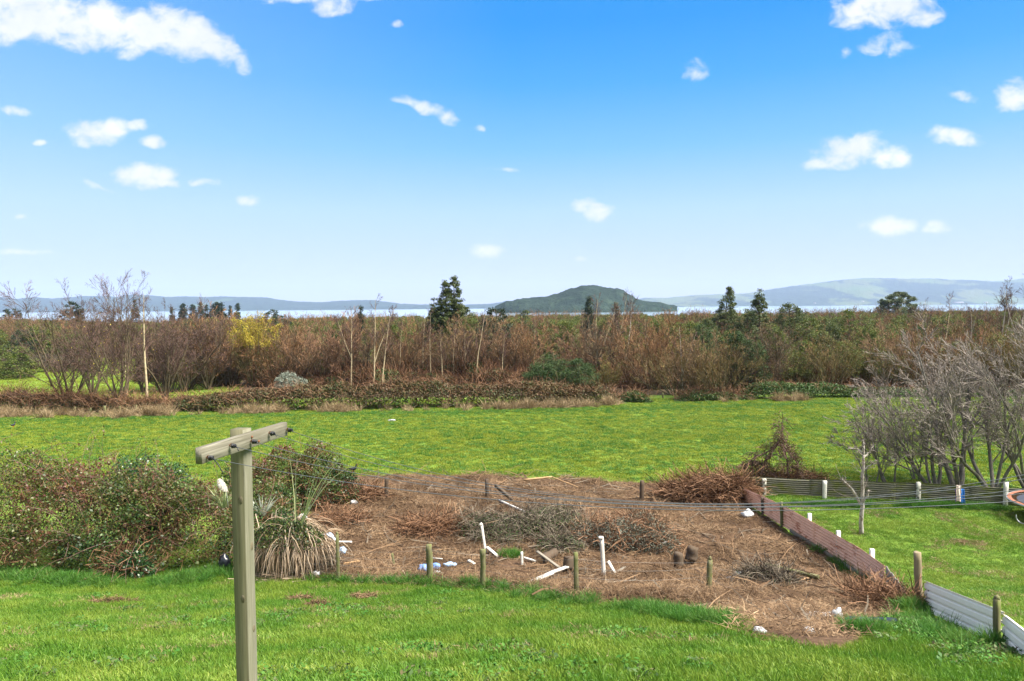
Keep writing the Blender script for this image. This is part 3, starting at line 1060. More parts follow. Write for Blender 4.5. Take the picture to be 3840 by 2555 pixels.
def far_fence():
    posts = [(1283, 1838, 1784, .055, (.0, 0)), (1447, 1868, 1789, .075, (.05, 0)), (1828, 1866, 1797, .07, (-.02, 0)), (2406, 1876, 1803, .075, (.02, 0))]
    b0 = GH(1447, 1868)
    root = thing('field_fence', 'dark timber posts of a broken fence at the back of the cleared patch', 'fence', b0)
    for i, (px, pb, pt, r, ln) in enumerate(posts):
        b = GH(px, pb)
        h = depth_h(b, pt)
        V, Q = beam(b - (0, 0, .2), b + np.array([ln[0], ln[1], h]), r * 2, r * 2, side=(1, .3, 0), seg=6, rag=.08, seed=80 + i)
        MB().add(V - b0, Q).build('fence_post', M['dark_timber'], root)
    pa = [GH(p[0], p[1]) for p in posts]
    for hgt in (.45, .7):
        P = []
        for k in range(3):
            for f in np.linspace(0, 1, 7)[:-1]:
                P.append(pa[k] + (pa[k + 1] - pa[k]) * f + np.array([0, -.09, hgt - .5 * f * (1 - f)]))
        V, Q = tubes(np.array(P), .002, 4)[:2]
        MB().add(V - b0, Q).build('wire', M['wire'], root)


far_fence()


# ------------------------------------------------------------------ broken boards and posts on the cleared patch
def standing(name, label, px, pb, pt, w_, t_, m, lean=(0, 0), cat='post', tip=None, seed=1, rag=.06):
    b = GH(px, pb)
    h = depth_h(b, pt)
    root = thing(name, label, cat, b)
    V, Q = beam((0, 0, -.15), (lean[0], lean[1], h), w_, t_, side=(1, .35, 0), seg=7, rag=rag, seed=seed)
    MB().add(V, Q).build('upright', m, root)
    return root, b, h


def lying(name, label, p, q, w_, t_, m, cat='plank', group=None, z0=.05, z1=.05, round_=False, seg=6, rag=.05, seed=1, d1=None):
    """a board or pole from ground pixel p to pixel q (q at depth d1 if it is raised off the ground)"""
    a = GH(*p)
    b = GH(*q) if d1 is None else at(q[0], q[1], a[1] + d1)
    a[2] += z0
    if d1 is None:
        b[2] += z1
    if round_:
        V, Q, T = logpost(a, b, w_ / 2, 10, seg, rag, seed, .05, .92)
        o = MB().add(V - a, Q, T).build(name, m, None, loc=a)
    else:
        V, Q = beam(a, b, w_, t_, seg=seg, rag=rag, seed=seed)
        o = MB().add(V - a, Q).build(name, m, None, loc=a)
    tag(o, label, cat, group)
    return o


def debris_boards():
    r, b, h = standing('broken_post', 'tall flaking white post with a split cap standing beside a fallen white board', 2266, 2160, 2016, .105, .09, M['flaked_white_paint'], (-.08, .0), seed=4)
    V, Q = beam((-.10, -.02, h - .02), (-.095, -.02, h + .035), .15, .13, side=(1, .2, 0), seg=2, rag=.25, seed=9)
    MB().add(V, Q).build('cap', M['flaked_white_paint'], r)
    lying('broken_board', 'short white board leaning down from the tall flaking white post', (2308, 2156), (2280, 2105), .13, .045, M['flaked_white_paint'], z0=.03, d1=.12, seed=5)
    lying('splintered_board', 'grey splintered board end lying at the foot of the leaning white board', (2300, 2157), (2345, 2143), .09, .04, M['grey_timber'], z0=.03, z1=.14, seed=6)
    r, b, h = standing('leaning_white_post', 'narrow white post leaning beside the third mossy fence post', 1824, 2075, 1968, .085, .05, M['flaked_white_paint'], (-.16, .1), seed=7)
    V, Q = beam((-.15, .08, h - .05), (-.20, .08, h + .02), .11, .06, side=(1, .2, 0), seg=2, rag=.2, seed=19)
    MB().add(V, Q).build('cap', M['flaked_white_paint'], r)
    lying('broken_board', 'white board lying askew behind the third mossy fence post', (1868, 2092), (1826, 2052), .12, .04, M['flaked_white_paint'], z0=.04, d1=.25, seed=8)
    r, b, h = standing('white_stub', 'small white stub standing with a low white rail beside the cut log', 1958, 2118, 2070, .075, .05, M['flaked_white_paint'], (-.01, 0), seed=10)
    lying('low_rail', 'short pale rail lying between the white stub and the cut log', (1964, 2105), (2010, 2112), .07, .05, M['flaked_white_paint'], z0=.12, z1=.06, seed=11)
    lying('weathered_plank', 'grey weathered plank propped across the cut logs', (2106, 2142), (2014, 2068), .10, .045, M['grey_timber'], z0=.05, d1=.9, seed=12)
    lying('long_white_board', 'long white board lying bent on the ground in front of the cut logs', (1980, 2196), (2070, 2168), .16, .05, M['flaked_white_paint'], z0=.06, z1=.16, seed=13, rag=.08)
    lying('white_board_end', 'broken-off end of the bent white board, touching the dark stump', (2068, 2167), (2128, 2150), .13, .05, M['flaked_white_paint'], z0=.16, z1=.20, seed=14, rag=.14)
    lying('white_pipe', 'long white plastic pipe lying on the cleared ground', (1872, 1884), (1992, 1938), .095, 0, M['white_pipe'], 'pipe', z0=.08, z1=.08, round_=True, rag=.01)
    lying('thin_white_pole', 'thin white pole sticking out of the brush pile', (2484, 2071), (2514, 2026), .04, 0, M['white_pipe'], 'pole', z0=.3, d1=.7, round_=True, rag=.01)
    lying('leaning_dark_post', 'dark fallen post leaning beside the middle post at the back', (1922, 1880), (1858, 1820), .14, .12, M['dark_timber'], 'post', z0=.05, d1=.35, seed=15)
    lying('cut_branch', 'long pale cut branch lying near the back edge of the patch', (1965, 1808), (2070, 1806), .09, 0, M['cut_wood'], 'branch', z0=.1, z1=.22, round_=True, rag=.1)
    lying('cut_branch', 'tapering pale branch continuing from the long cut branch', (2068, 1806), (2168, 1832), .06, 0, M['cut_wood'], 'branch', z0=.22, z1=.05, round_=True, rag=.1)
    lying('log', 'long bare log lying across brush in front of the rusty fence', (2870, 2150), (3070, 2180), .14, 0, M['fence_timber'], 'log', z0=.25, z1=.12, round_=True, rag=.06)
    lying('cut_branch', 'thin dark branch crossing under the long bare log', (2868, 2182), (2975, 2150), .06, 0, M['dark_timber'], 'branch', z0=.08, z1=.3, round_=True, rag=.1)
    for k, (p, q, lab) in enumerate((((1215, 2050), (1262, 2042), 'white plastic pipe beside the blue bag'), ((1266, 2052), (1320, 2050), 'white plastic pipe end poking out behind the thin square post'))):
        lying('pipe_offcut', lab, p, q, .075, 0, M['white_pipe'], 'pipe', z0=.18, z1=.16, round_=True, rag=.02)
    lying('white_offcut', 'short white offcut lying left of the mossy round post', (1757, 2112), (1778, 2122), .10, .06, M['flaked_white_paint'], 'offcut', z0=.08, z1=.06)
    lying('thin_batten', 'thin pale batten lying behind the thick round post', (1615, 2104), (1660, 2108), .035, .03, M['flaked_white_paint'], 'batten', z0=.1, z1=.1)
    lying('pale_stake', 'pale grey-green stake standing up from the cut bramble', (1478, 2122), (1470, 2075), .075, .03, M['fence_timber'], 'stake', z0=.0, d1=.1)
    lying('pale_branch', 'pale peeled branch lying behind the thin square post', (1275, 2123), (1348, 2118), .06, 0, M['cut_wood'], 'branch', z0=.05, z1=.12, round_=True, rag=.15)
    # stumps and cut logs
    def stump(label, px, py, r, ln, dirv, seed, tip_m='cut_wood'):
        b = GH(px, py)
        a = b + (0, 0, r * .8)
        e = a + np.array(dirv) * ln
        root = thing('cut_log', label, 'log', b)
        V, Q, T = logpost(a - b, e - b, r, 12, 5, .08, seed, .02, .95)
        MB().add(V, Q, T).build('bark', M['dark_timber'] if seed % 2 else M['orchard_bark'], root)
        V, Q, T = tubes(np.array([a - b - np.array(dirv) * .012, a - b - np.array(dirv) * .004]), r * .86, 12, True)
        MB().add(V, Q, T).build('cut_face', M[tip_m], root)
    stump('cut log with an orange-brown end resting in front of the brush pile', 2028, 2118, .15, .9, (.55, .82, .03), 3)
    stump('upturned dark stump beside the end of the bent white board', 2130, 2148, .16, .35, (.12, .25, .96), 5, 'dark_timber')
    stump('squat dark stump at the side of the brush pile', 2545, 2140, .15, .42, (.02, .1, .99), 7, 'dark_timber')
    stump('thicker mossy stump just behind the squat dark stump', 2590, 2118, .18, .4, (.25, .2, .94), 9, 'dark_timber')
    stump('broken stump sticking up on the far side of the brush pile', 2370, 1955, .09, .42, (.05, .1, .99), 11, 'dark_timber')


debris_boards()


# ------------------------------------------------------------------ rubbish
def ico(sub=2):
    import bmesh
    bm = bmesh.new()
    bmesh.ops.create_icosphere(bm, subdivisions=sub, radius=1)
    V = np.array([v.co for v in bm.verts])
    T = np.array([[v.index for v in f.verts] for f in bm.faces])
    bm.free()
    return V, T


ICO2, ICO3 = ico(2), ico(3)


def crumpled(name, label, px, py, size, m, cat='bag', seed=1, group=None, lift=.0, peak=0.0):
    b = GH(px, py, lift)
    rng = np.random.default_rng(seed)
    V, T = ICO3
    V = V.copy()
    off = rng.uniform(0, 50, 3)
    n = vnoise(V[:, 0] * 2.2 + off[0], V[:, 1] * 2.2 + V[:, 2] * 1.7 + off[1], seed, 3)
    n2 = vnoise(V[:, 0] * 6 + off[1], V[:, 1] * 6 + V[:, 2] * 5 + off[2], seed + 3, 2)
    V = V * (.55 + .75 * n + .35 * n2)[:, None]
    if peak:
        V[:, 2] += peak * np.clip(V[:, 2], 0, 1) ** 2 * (V[:, 0] > 0)
    V = V * np.array(size) / 2
    V[:, 2] -= V[:, 2].min() + .02
    o = MB().add(V, None, T).build(name, m, None, loc=b)
    tag(o, label, cat, group)
    return o


crumpled('plastic_bag', 'white plastic bag with one corner up, beside the rusty fence', 2802, 1940, (.42, .35, .22), M['white_plastic'], seed=3, peak=.9)
crumpled('plastic_bag', 'white crumpled bag on the lawn edge below the cleared patch', 2850, 2378, (.20, .17, .13), M['white_plastic'], seed=4)
crumpled('plastic_bag', 'torn white bag standing up near the burnt ground', 3138, 2318, (.19, .14, .17), M['white_plastic'], seed=5, peak=.6)
crumpled('plastic_sheet', 'flattened white plastic scrap beside the torn white bag', 3078, 2312, (.55, .25, .09), M['white_plastic'], 'plastic scrap', 6)
crumpled('paper_scrap', 'white scrap lying below the end of the rusty fence', 3260, 2258, (.16, .12, .08), M['white_plastic'], 'scrap', 7)
crumpled('rag', 'pale grey rag under the dead bramble near the orange stake', 3284, 2278, (.26, .18, .12), M['white_plastic'], 'rag', 8)
crumpled('paper_scrap', 'white scrap next to the pointed fence post, upper one of two', 2768, 2162, (.2, .15, .16), M['white_plastic'], 'scrap', 9)
crumpled('paper_scrap', 'pale flattened scrap between the pointed fence post and the log', 2742, 2172, (.26, .16, .08), M['white_plastic'], 'scrap', 10)
crumpled('blue_bag', 'blue plastic bag caught behind the fence netting', 1222, 2065, (.65, .4, .42), M['pale_blue_plastic'], seed=11, lift=.1)
crumpled('crumpled_plastic', 'blue plastic crate lid lying right behind the thin square post', 1283, 2078, (.26, .22, .22), M['pale_blue_plastic'], 'plastic lid', seed=12)
crumpled('plastic_bottle', 'flattened pale blue bottle left of the mossy round post', 1688, 2126, (.36, .16, .14), M['pale_blue_plastic'], 'bottle', seed=13)
crumpled('plastic_wad', 'dark blue wad of plastic against the thick round post', 1590, 2150, (.34, .3, .26), M['blue_plastic'], 'plastic', seed=14)
crumpled('plastic_wrapper', 'blue and white crumpled wrapper right of the thick round post', 1636, 2140, (.26, .2, .22), M['blue_plastic'], 'wrapper', seed=15)
crumpled('plastic_bag', 'grey-white bag lying flat at the foot of the thick round post', 1640, 2160, (.3, .2, .16), M['white_plastic'], seed=16)
crumpled('plastic_bag', 'crumpled clear bag at the lawn edge beside the dead grass skirt', 1186, 2164, (.22, .18, .18), M['white_plastic'], seed=17)
crumpled('plastic_bag', 'grey plastic shred snagged on top of the dead grass skirt', 1132, 2015, (.34, .2, .26), M['white_plastic'], seed=18, lift=.55)
crumpled('rubbish_bag', 'shiny black rubbish bag beside the clothesline post', 842, 2145, (.34, .3, .5), M['black_plastic'], seed=19)
crumpled('plastic_scrap', 'small white lump on the bare earth below the thin posts at the back', 1326, 1892, (.28, .2, .18), M['white_plastic'], 'scrap', 20)
crumpled('plastic_scrap', 'white speck of litter lying out on the green field', 1470, 1580, (.5, .3, .14), M['white_plastic'], 'litter', 21)
crumpled('plastic_scrap', 'grey plastic lump between the white pipe and the brush pile', 2030, 1938, (.22, .16, .2), M['white_plastic'], 'scrap', 22)
crumpled('pale_stone', 'pale stone lying on the near lawn edge under the log', 3030, 2378, (.22, .16, .12), M['white_plastic'], 'stone', 23)
o = lying('orange_stake', 'small orange plastic stake leaning on the wooden fence end', (3350, 2232), (3334, 2196), .05, .03, M['orange_plastic'], 'stake', z0=.02, d1=.1)
crumpled('charcoal_heap', 'heap of black ash and charcoal on the burnt ground', 3252, 2345, (.8, .5, .10), M['black_plastic'], 'ash heap', 24)
crumpled('charcoal_heap', 'second small heap of black ash nearer the white fence', 3330, 2345, (.5, .35, .12), M['black_plastic'], 'ash heap', 25)


# ------------------------------------------------------------------ iron fences
def corrugated(bottom, hgt, waves, amp, phase=0.0, thick=.006, per=6, prof='sin', nrm_side=1):
    """a sheet with corrugations along its length: bottom is a polyline (n,3); hgt a number or a height per point"""
    bottom = np.asarray(bottom, float)
    n = len(bottom)
    T = np.gradient(bottom[:, :2], axis=0)
    T = nrmz(T)
    N = np.stack([T[:, 1], -T[:, 0]], -1) * nrm_side
    m = waves * per + 1
    f = np.linspace(0, 1, m)
    ph = f * waves + phase
    if prof == 'sin':
        o = amp * np.sin(ph * 2 * PI)
    else:
        fr = ph % 1
        o = amp * (np.interp(fr, [0, .06, .70, .93, 1], [0, 1, 1, 0, 0]) * 2 - 1)
    hh = np.broadcast_to(np.asarray(hgt, float), n)
    F_ = np.concatenate([bottom[:, None, :2] + N[:, None] * o[None, :, None], (bottom[:, 2:3] + hh[:, None] * f[None])[..., None]], -1)
    Bk = F_.copy()
    Bk[..., :2] -= N[:, None] * thick
    V = np.concatenate([F_.reshape(-1, 3), Bk.reshape(-1, 3)])
    i, j = np.meshgrid(np.arange(n - 1), np.arange(m - 1), indexing='ij')
    b = (i * m + j)
    Q1 = np.stack([b, b + m, b + m + 1, b + 1], -1).reshape(-1, 4)
    Q2 = Q1[:, ::-1] + n * m
    k = n * m
    e = []
    for j in range(m - 1):
        e += [(j, j + 1, k + j + 1, k + j), ((n - 1) * m + j + 1, (n - 1) * m + j, k + (n - 1) * m + j, k + (n - 1) * m + j + 1)]
    for i in range(n - 1):
        e += [(i * m, k + i * m, k + (i + 1) * m, (i + 1) * m), (i * m + m - 1, (i + 1) * m + m - 1, k + (i + 1) * m + m - 1, k + i * m + m - 1)]
    return V, np.concatenate([Q1, Q2, np.array(e)])


def lerp_line(pts, n):
    pts = np.asarray(pts, float)
    s = np.concatenate([[0], np.cumsum(np.linalg.norm(np.diff(pts, axis=0), axis=1))])
    q = np.linspace(0, s[-1], n)
    return np.stack([np.interp(q, s, pts[:, k]) for k in range(pts.shape[1])], -1)


def rusty_fence():
    bot = [(2785, 1884), (2870, 1936), (2960, 1992), (3060, 2056), (3140, 2106), (3230, 2164), (3318, 2218)]
    top = [1829, 1876, 1908, 1966, 2013, 2066, 2119]
    top = np.interp([b[0] for b in bot], [2785, 2940, 3010, 3240, 3316], [1829, 1895, 1937, 2063, 2120])
    B_ = np.array([G(*b) for b in bot])
    hh = np.array([depth_h(b, t) for b, t in zip(B_, top)])
    root = thing('rusty_iron_fence', 'low rusty corrugated iron fence between the cleared patch and the neighbouring lawn', 'fence', B_[3])
    o = B_[3]
    L = lerp_line(np.concatenate([B_, hh[:, None]], 1), 61)
    L[:, 2] += .05
    cuts = [0, 13, 30, 46, 60]
    for k in range(4):
        seg = L[cuts[k]:cuts[k + 1] + 2] if k < 3 else L[cuts[k]:cuts[k + 1] + 1]
        seg = seg.copy()
        seg[:, 0] -= .012 * (k % 2)
        V, Q = corrugated(seg[:, :3], np.maximum(seg[:, 3] - .05, .3), 8, .030, phase=.1 * k)
        MB().add(V - o, Q).build('iron_sheet', M['rusty_iron'], root, smooth=True)
    # bottom rail of timber on the near half, and the posts against the near side
    for k, (i0, i1) in enumerate(((22, 40), (40, 58))):
        V, Q = beam(L[i0, :3] + (-.05, 0, .02), L[i1, :3] + (-.05, 0, .02), .04, .12, side=(1, 0, 0), seg=8, rag=.08, seed=90 + k)
        MB().add(V - o, Q).build('bottom_rail', M['grey_timber'], root)
    for px, pb, pt, r, mm in ((2866, 1932, 1866, .045, 'dark_timber'), (2938, 1978, 1882, .045, 'fence_timber')):
        b = G(px, pb)
        h = depth_h(b, pt)
        V, Q = beam(b + (-.05, 0, -.1), b + (-.09, 0, h), r * 2, r * 2, seg=5, rag=.08, seed=px)
        MB().add(V - o, Q).build('timber_post', M[mm], root)
    # white concrete posts standing behind it
    for px, pt in ((3028, 1928), (3136, 1993), (3262, 2062)):
        d = np.interp(px, [b[0] for b in bot], B_[:, 1]) - .02
        xx = ray(px + 3, pt)[0] * d
        zt = at(px, pt, d)[2]
        zb = float(H0(xx, d)) - .1
        V, Q = beam((xx + .07, d + .06, zb), (xx + .07, d + .06, zt), .12, .10, side=(1, 0, 0), seg=3, rag=.03, seed=px)
        MB().add(V - o, Q).build('concrete_post', M['white_concrete'], root)
    # the end: weathered upright boards that step down with the ground
    b0, b1 = G(3322, 2222), G(3432, 2290)
    for k in range(5):
        f0, f1 = k / 5 + .005, (k + 1) / 5 - .005
        a, c = b0 + (b1 - b0) * f0, b0 + (b1 - b0) * f1
        ht = np.interp((f0 + f1) / 2, [0, .5, 1], [hh[-1] * .98, hh[-1] * .62, .16])
        mid = (a + c) / 2
        V, Q = beam(mid + (0, 0, -.1), mid + (.004 * (k % 2), 0, ht), np.linalg.norm((c - a)[:2]), .022, side=(c - a), seg=3, rag=.04, seed=200 + k)
        sl = np.interp([f0, f1], [0, .5, 1], [hh[-1] * .98, hh[-1] * .62, .16])
        MB().add(V - o, Q).build('board', M['grey_timber'], root)


rusty_fence()


def back_fence():
    posts = [(2853, 1850, 1796, 'stained_concrete'), (3113, 1884, 1803, 'white_concrete'), (3437, 1886, 1808, 'stained_concrete'), (3763, 1902, 1808, 'white_concrete')]
    pb = [G(p[0], p[1]) for p in posts]
    # keep the row straight
    d = np.polyfit([p[0] for p in pb], [p[1] for p in pb], 1)
    line = np.array([(x, np.polyval(d, x)) for x in np.linspace(pb[0][0] - 1.2, pb[-1][0] + 4.0, 80)])
    zz = H0(line[:, 0], line[:, 1])
    o = np.array([pb[1][0], np.polyval(d, pb[1][0]), zz[30]])
    root = thing('back_iron_fence', 'low mossy green-brown corrugated iron fence with white posts behind the neighbouring lawn', 'fence', o)
    L = np.stack([line[:, 0], line[:, 1] + .08, zz + .09 + .03 * (vnoise(line[:, 0] * .6, line[:, 0] * 0, 4) - .5)], -1)
    cuts = [0, 17, 34, 50, 66, 79]
    for k in range(5):
        seg = L[cuts[k]:min(cuts[k + 1] + 2, 80)].copy()
        seg[:, 1] -= .012 * (k % 2)
        V, Q = corrugated(seg, .70 + .02 * (k % 3), 8, .024, .13 * k)
        MB().add(V - o, Q).build('iron_sheet', M['mossy_iron'], root, smooth=True)
    for k, p in enumerate(posts):
        b = np.array([pb[k][0], np.polyval(d, pb[k][0]), 0])
        b[2] = float(H0(b[0], b[1]))
        h = depth_h(b, p[2])
        V, Q = beam(b - (0, .02, .1), b + (.01 * (k % 2), -.02, h), .16, .12, side=(1, 0, 0), seg=5, rag=.05, seed=120 + k, bev=.2)
        pp = MB().add(V - o, Q).build('concrete_post', M[p[3]], root)
        if p[3] == 'stained_concrete':
            pp['label'] = 'white post with dark flaking stains'
    # cloths hung over the top
    def cloth(label, px0, px1, ytop, ybot, m, ph, dy):
        pm = ((px0 + px1) / 2)
        dd = np.polyval(d, ray(pm, 1850)[0] * 30) - .05 + dy
        x0, x1 = ray(px0, 1850)[0] * dd, ray(px1, 1850)[0] * dd
        z1, z0 = at(pm, ytop, dd)[2], at(pm, ybot, dd)[2]
        nx, nz = 13, 14
        gx, gz = np.meshgrid(np.linspace(0, 1, nx), np.linspace(0, 1, nz), indexing='ij')
        fold = .035 * np.sin(gx * 9 + ph + gz * .8) * (.4 + .6 * (1 - gz))
        X_ = x0 + (x1 - x0) * (.5 + (gx - .5) * (1.0 + .35 * (1 - gz))) + .01 * np.sin(gz * 7 + ph)
        Y_ = dd - .02 + fold - .06 * (1 - gz)
        Z_ = z0 + (z1 - z0) * gz + .03 * np.sin(gx * 5 + ph) * (1 - gz)
        # the top row folds back over the sheet
        Xb, Yb, Zb = X_[:, -1:], Y_[:, -1:] + .16, Z_[:, -1:] - .05
        P = np.stack([np.concatenate([a, b], 1) for a, b in ((X_, Xb), (Y_, Yb), (Z_, Zb))], -1)
        nz += 1
        P2 = P + (0, .012, 0)
        V = np.concatenate([P.reshape(-1, 3), P2.reshape(-1, 3)])
        i, j = np.meshgrid(np.arange(nx - 1), np.arange(nz - 1), indexing='ij')
        b = i * nz + j
        Q = np.stack([b, b + nz, b + nz + 1, b + 1], -1).reshape(-1, 4)
        loc = np.array([(x0 + x1) / 2, dd, z0])
        c = MB().add(V - loc, np.concatenate([Q, Q[:, ::-1] + nx * nz])).build('cloth', m, None, smooth=True, loc=loc)
        tag(c, label, 'cloth', 'washing hung over the back fence')
    cloth('pale pink and white cloth hanging over the mossy fence', 3586, 3602, 1820, 1880, M['cloth_pale'], 0, -.08)
    cloth('bright blue cloth hanging beside the pale pink one', 3600, 3613, 1834, 1890, M['cloth_blue'], 2, -.04)
    cloth('narrow purple cloth hanging on the other side of the pale pink one', 3580, 3588, 1834, 1879, M['cloth_purple'], 4, -.02)


back_fence()


def white_fence():
    p1, p2 = G(3452, 2284), G(3738, 2434)
    root = thing('white_sheet_fence', 'low white ribbed metal fence with two timber posts at the lawn edge', 'fence', p1)
    o = p1
    # heights by pixel
    def zat(px, py, q):
        return depth_h(q, py)
    h1, h2 = depth_h(p1, 2071), depth_h(p2, 2238)
    V, Q, T = logpost(p1 - (0, 0, .2), p1 + np.array([-.10, 0, h1]), .085, 11, 9, .05, 31, .03, .96)
    MB().add(V - o, Q, T).build('round_post', M['big_post_timber'], root)
    V, Q = beam(p2 - (0, 0, .2), p2 + np.array([-.015, 0, h2 - .03]), .085, .075, side=(1, .5, 0), seg=7, rag=.05, seed=33)
    mb = MB().add(V - o, Q)
    tp = p2 + np.array([-.015, 0, h2 - .035])
    V, Q, T = tubes(np.array([tp, tp + (0, 0, .04), tp + (0, 0, .055)]), np.array([[.042, .034, .01]]), 8, True)
    mb.add(V - o, Q, T)
    mb.build('square_post', M['fence_timber'], root)
    dirv = (p2 - p1)
    behind = np.array([.10, .10, 0])
    a = p1 + dirv * .05 + behind
    ends = (p2 + dirv * .02 + behind, p2 + dirv * .62 + behind)
    def panel(a, b, ta, tb, ba, bb, nm):
        n = 14
        f = np.linspace(0, 1, n)
        bot = a + (b - a) * f[:, None]
        zb = ba + (bb - ba) * f
        zt = ta + (tb - ta) * f
        bot[:, 2] = zb
        V, Q = corrugated(bot, zt - zb, 4, .022, .12, .004, 24, 'trap', 1)
        MB().add(V - o, Q).build('white_sheet', M['white_sheet'], root)
    za_t, za_b = at(3470, 2178, a[1])[2], at(3485, 2288, a[1])[2]
    zm_t, zm_b = at(3728, 2291, ends[0][1])[2], at(3728, 2427, ends[0][1])[2]
    panel(a, ends[0], za_t, zm_t, za_b, zm_b, 0)
    b1 = ends[1]
    sl = (b1[1] - ends[0][1])
    ze_t, ze_b = at(3850, 2336, b1[1])[2], at(3850, 2492, b1[1])[2]
    k = (b1 - ends[0]) / max(1e-6, abs(sl))
    panel(ends[0] + (b1 - ends[0]) * .02 + (0, -.01, 0), b1 + (b1 - ends[0]) * .6, zm_t - .01, zm_t + (zm_t - za_t) * .62, zm_b - .02, zm_b + (zm_b - za_b) * .62, 1)


white_fence()


# ------------------------------------------------------------------ trampoline
def trampoline():
    g = G(3890, 2022)
    D = 26.6
    Rr = 1.85
    cx = (ray(3812, 1900)[0]) * D + Rr
    zr = at(3785, 1918, 25.6)[2]
    zg = float(H0(cx, D))
    root = thing('trampoline', 'round trampoline with a dark mat and rusty springs on steel legs', 'trampoline', (cx, D, zg))
    h = zr - zg
    th = np.linspace(0, 2 * PI, 65)
    ring = np.stack([np.cos(th) * Rr, np.sin(th) * Rr, th * 0 + h], -1)
    V, Q = tubes(ring, .028, 8)[:2]
    MB().add(V, Q).build('rim', M['galvanised'], root, smooth=True)
    n = 48
    a = np.arange(n) * 2 * PI / n
    Vm = np.concatenate([[(0, 0, h - .05)], np.stack([np.cos(a) * Rr * .5, np.sin(a) * Rr * .5, a * 0 + h - .045], -1), np.stack([np.cos(a) * Rr * .82, np.sin(a) * Rr * .82, a * 0 + h - .02], -1)])
    T = [(0, 1 + i, 1 + (i + 1) % n) for i in range(n)]
    Q = [(1 + i, 1 + n + i, 1 + n + (i + 1) % n, 1 + (i + 1) % n) for i in range(n)]
    MB().add(Vm, Q, T).build('mat', M['tramp_mat'], root)
    pad = np.concatenate([np.stack([np.cos(a) * Rr * q, np.sin(a) * Rr * q, a * 0 + zz], -1) for q, zz in ((.985, h + .03), (.91, h + .022))])
    MB().add(pad, [(i, (i + 1) % n, n + (i + 1) % n, n + i) for i in range(n)]).build('pad', M['tramp_rim'], root)
    sm = None
    for k in range(72):
        q = k * 2 * PI / 72
        if sm is None:
            hx = np.linspace(0, 1, 25)
            P = np.stack([Rr * .82 + hx * Rr * .17, .012 * np.cos(hx * 60), h - .02 + hx * .02 + .012 * np.sin(hx * 60)], -1)
            V, Q = tubes(P, .006, 4)[:2]
            sm = MB().add(V, Q).mesh('spring', M['rust_hook'])
        s_ = obj('spring', sm, root)
        s_.rotation_euler = (0, 0, q)
    # U-shaped legs: two uprights and a foot along the ground each
    for k in range(3):
        q = math.radians((200, 320, 80)[k])
        tdir = np.array([-math.sin(q), math.cos(q), 0])
        c = np.array([math.cos(q), math.sin(q), 0]) * Rr * .97
        wd = 1.0
        u1, u2 = c - tdir * wd * .6, c + tdir * wd * .6
        P = [u1 + (0, 0, h), u1 + (0, 0, .32)]
        for f in np.linspace(0, 1, 7):
            an = f * PI / 2
            P.append(u1 + tdir * (.22 * (1 - math.cos(an))) + np.array([0, 0, .25 - .22 * math.sin(an)]))
        for f in np.linspace(0, 1, 7):
            an = (1 - f) * PI / 2
            P.append(u2 - tdir * (.22 * (1 - math.cos(an))) + np.array([0, 0, .25 - .22 * math.sin(an)]))
        P += [u2 + (0, 0, .32), u2 + (0, 0, h)]
        V, Q = tubes(np.array(P), .022, 8)[:2]
        MB().add(V, Q).build('leg', M['galvanised'], root, smooth=True)


trampoline()


# ------------------------------------------------------------------ birds
def bird(label, px, py, hgt, face, seed):
    """a tall dark swamp bird: one body from tail to head, legs and bill as parts"""
    b = GH(px, py)
    root = thing('bird', label, 'bird', b, face, 'dark birds on the field')
    s = hgt / .45
    P = np.array([(-.26, 0, .27), (-.20, 0, .25), (-.12, 0, .235), (-.02, 0, .225), (.06, 0, .245), (.10, 0, .30), (.115, 0, .35), (.13, 0, .40), (.145, 0, .43), (.17, 0, .437), (.185, 0, .435)]) * s
    R_ = np.array([[.012, .035, .062, .075, .066, .046, .032, .028, .033, .026, .012]]) * s
    V, Q, T = tubes(P, R_, 10, True)
    MB().add(V, Q, T).build('body', M['pool_bird_black'], root, smooth=True)
    V, Q, T = tubes(np.array([(.18, 0, .435), (.205, 0, .43), (.225, 0, .42)]) * s, np.array([[.014, .011, .003]]) * s, 6, True)
    MB().add(V, Q, T).build('bill', M['bird_red'], root)
    for e in (-1, 1):
        V, Q, T = tubes(np.array([(-.01 + e * .03, e * .03, .18), (-.03 + e * .04, e * .03, .09), (0.0 + e * .05, e * .03, .012), (.05 + e * .05, e * .035, .005)]) * s, np.array([[.02, .009, .008, .006]]) * s, 6, True)
        MB().add(V, Q, T).build('leg', M['bird_red'], root)
    return root


bird('black bird standing upright in the field just behind the cut brush', 1326, 1776, .46, math.radians(15), 1)
bird('small black bird far off near the dry grass at the edge of the field', 51, 1606, .44, math.radians(80), 2)
bird('tiny black bird in the field behind the vine-covered stems', 3119, 1648, .30, math.radians(200), 3)
# ------------------------------------------------------------------ trees and shrubs of the wood
def thin(P, R, wmin, rng):
    """twigs as flat strips"""
    V, Q = ribbons(P, np.maximum(R * 2, wmin), rng)
    return V, Q


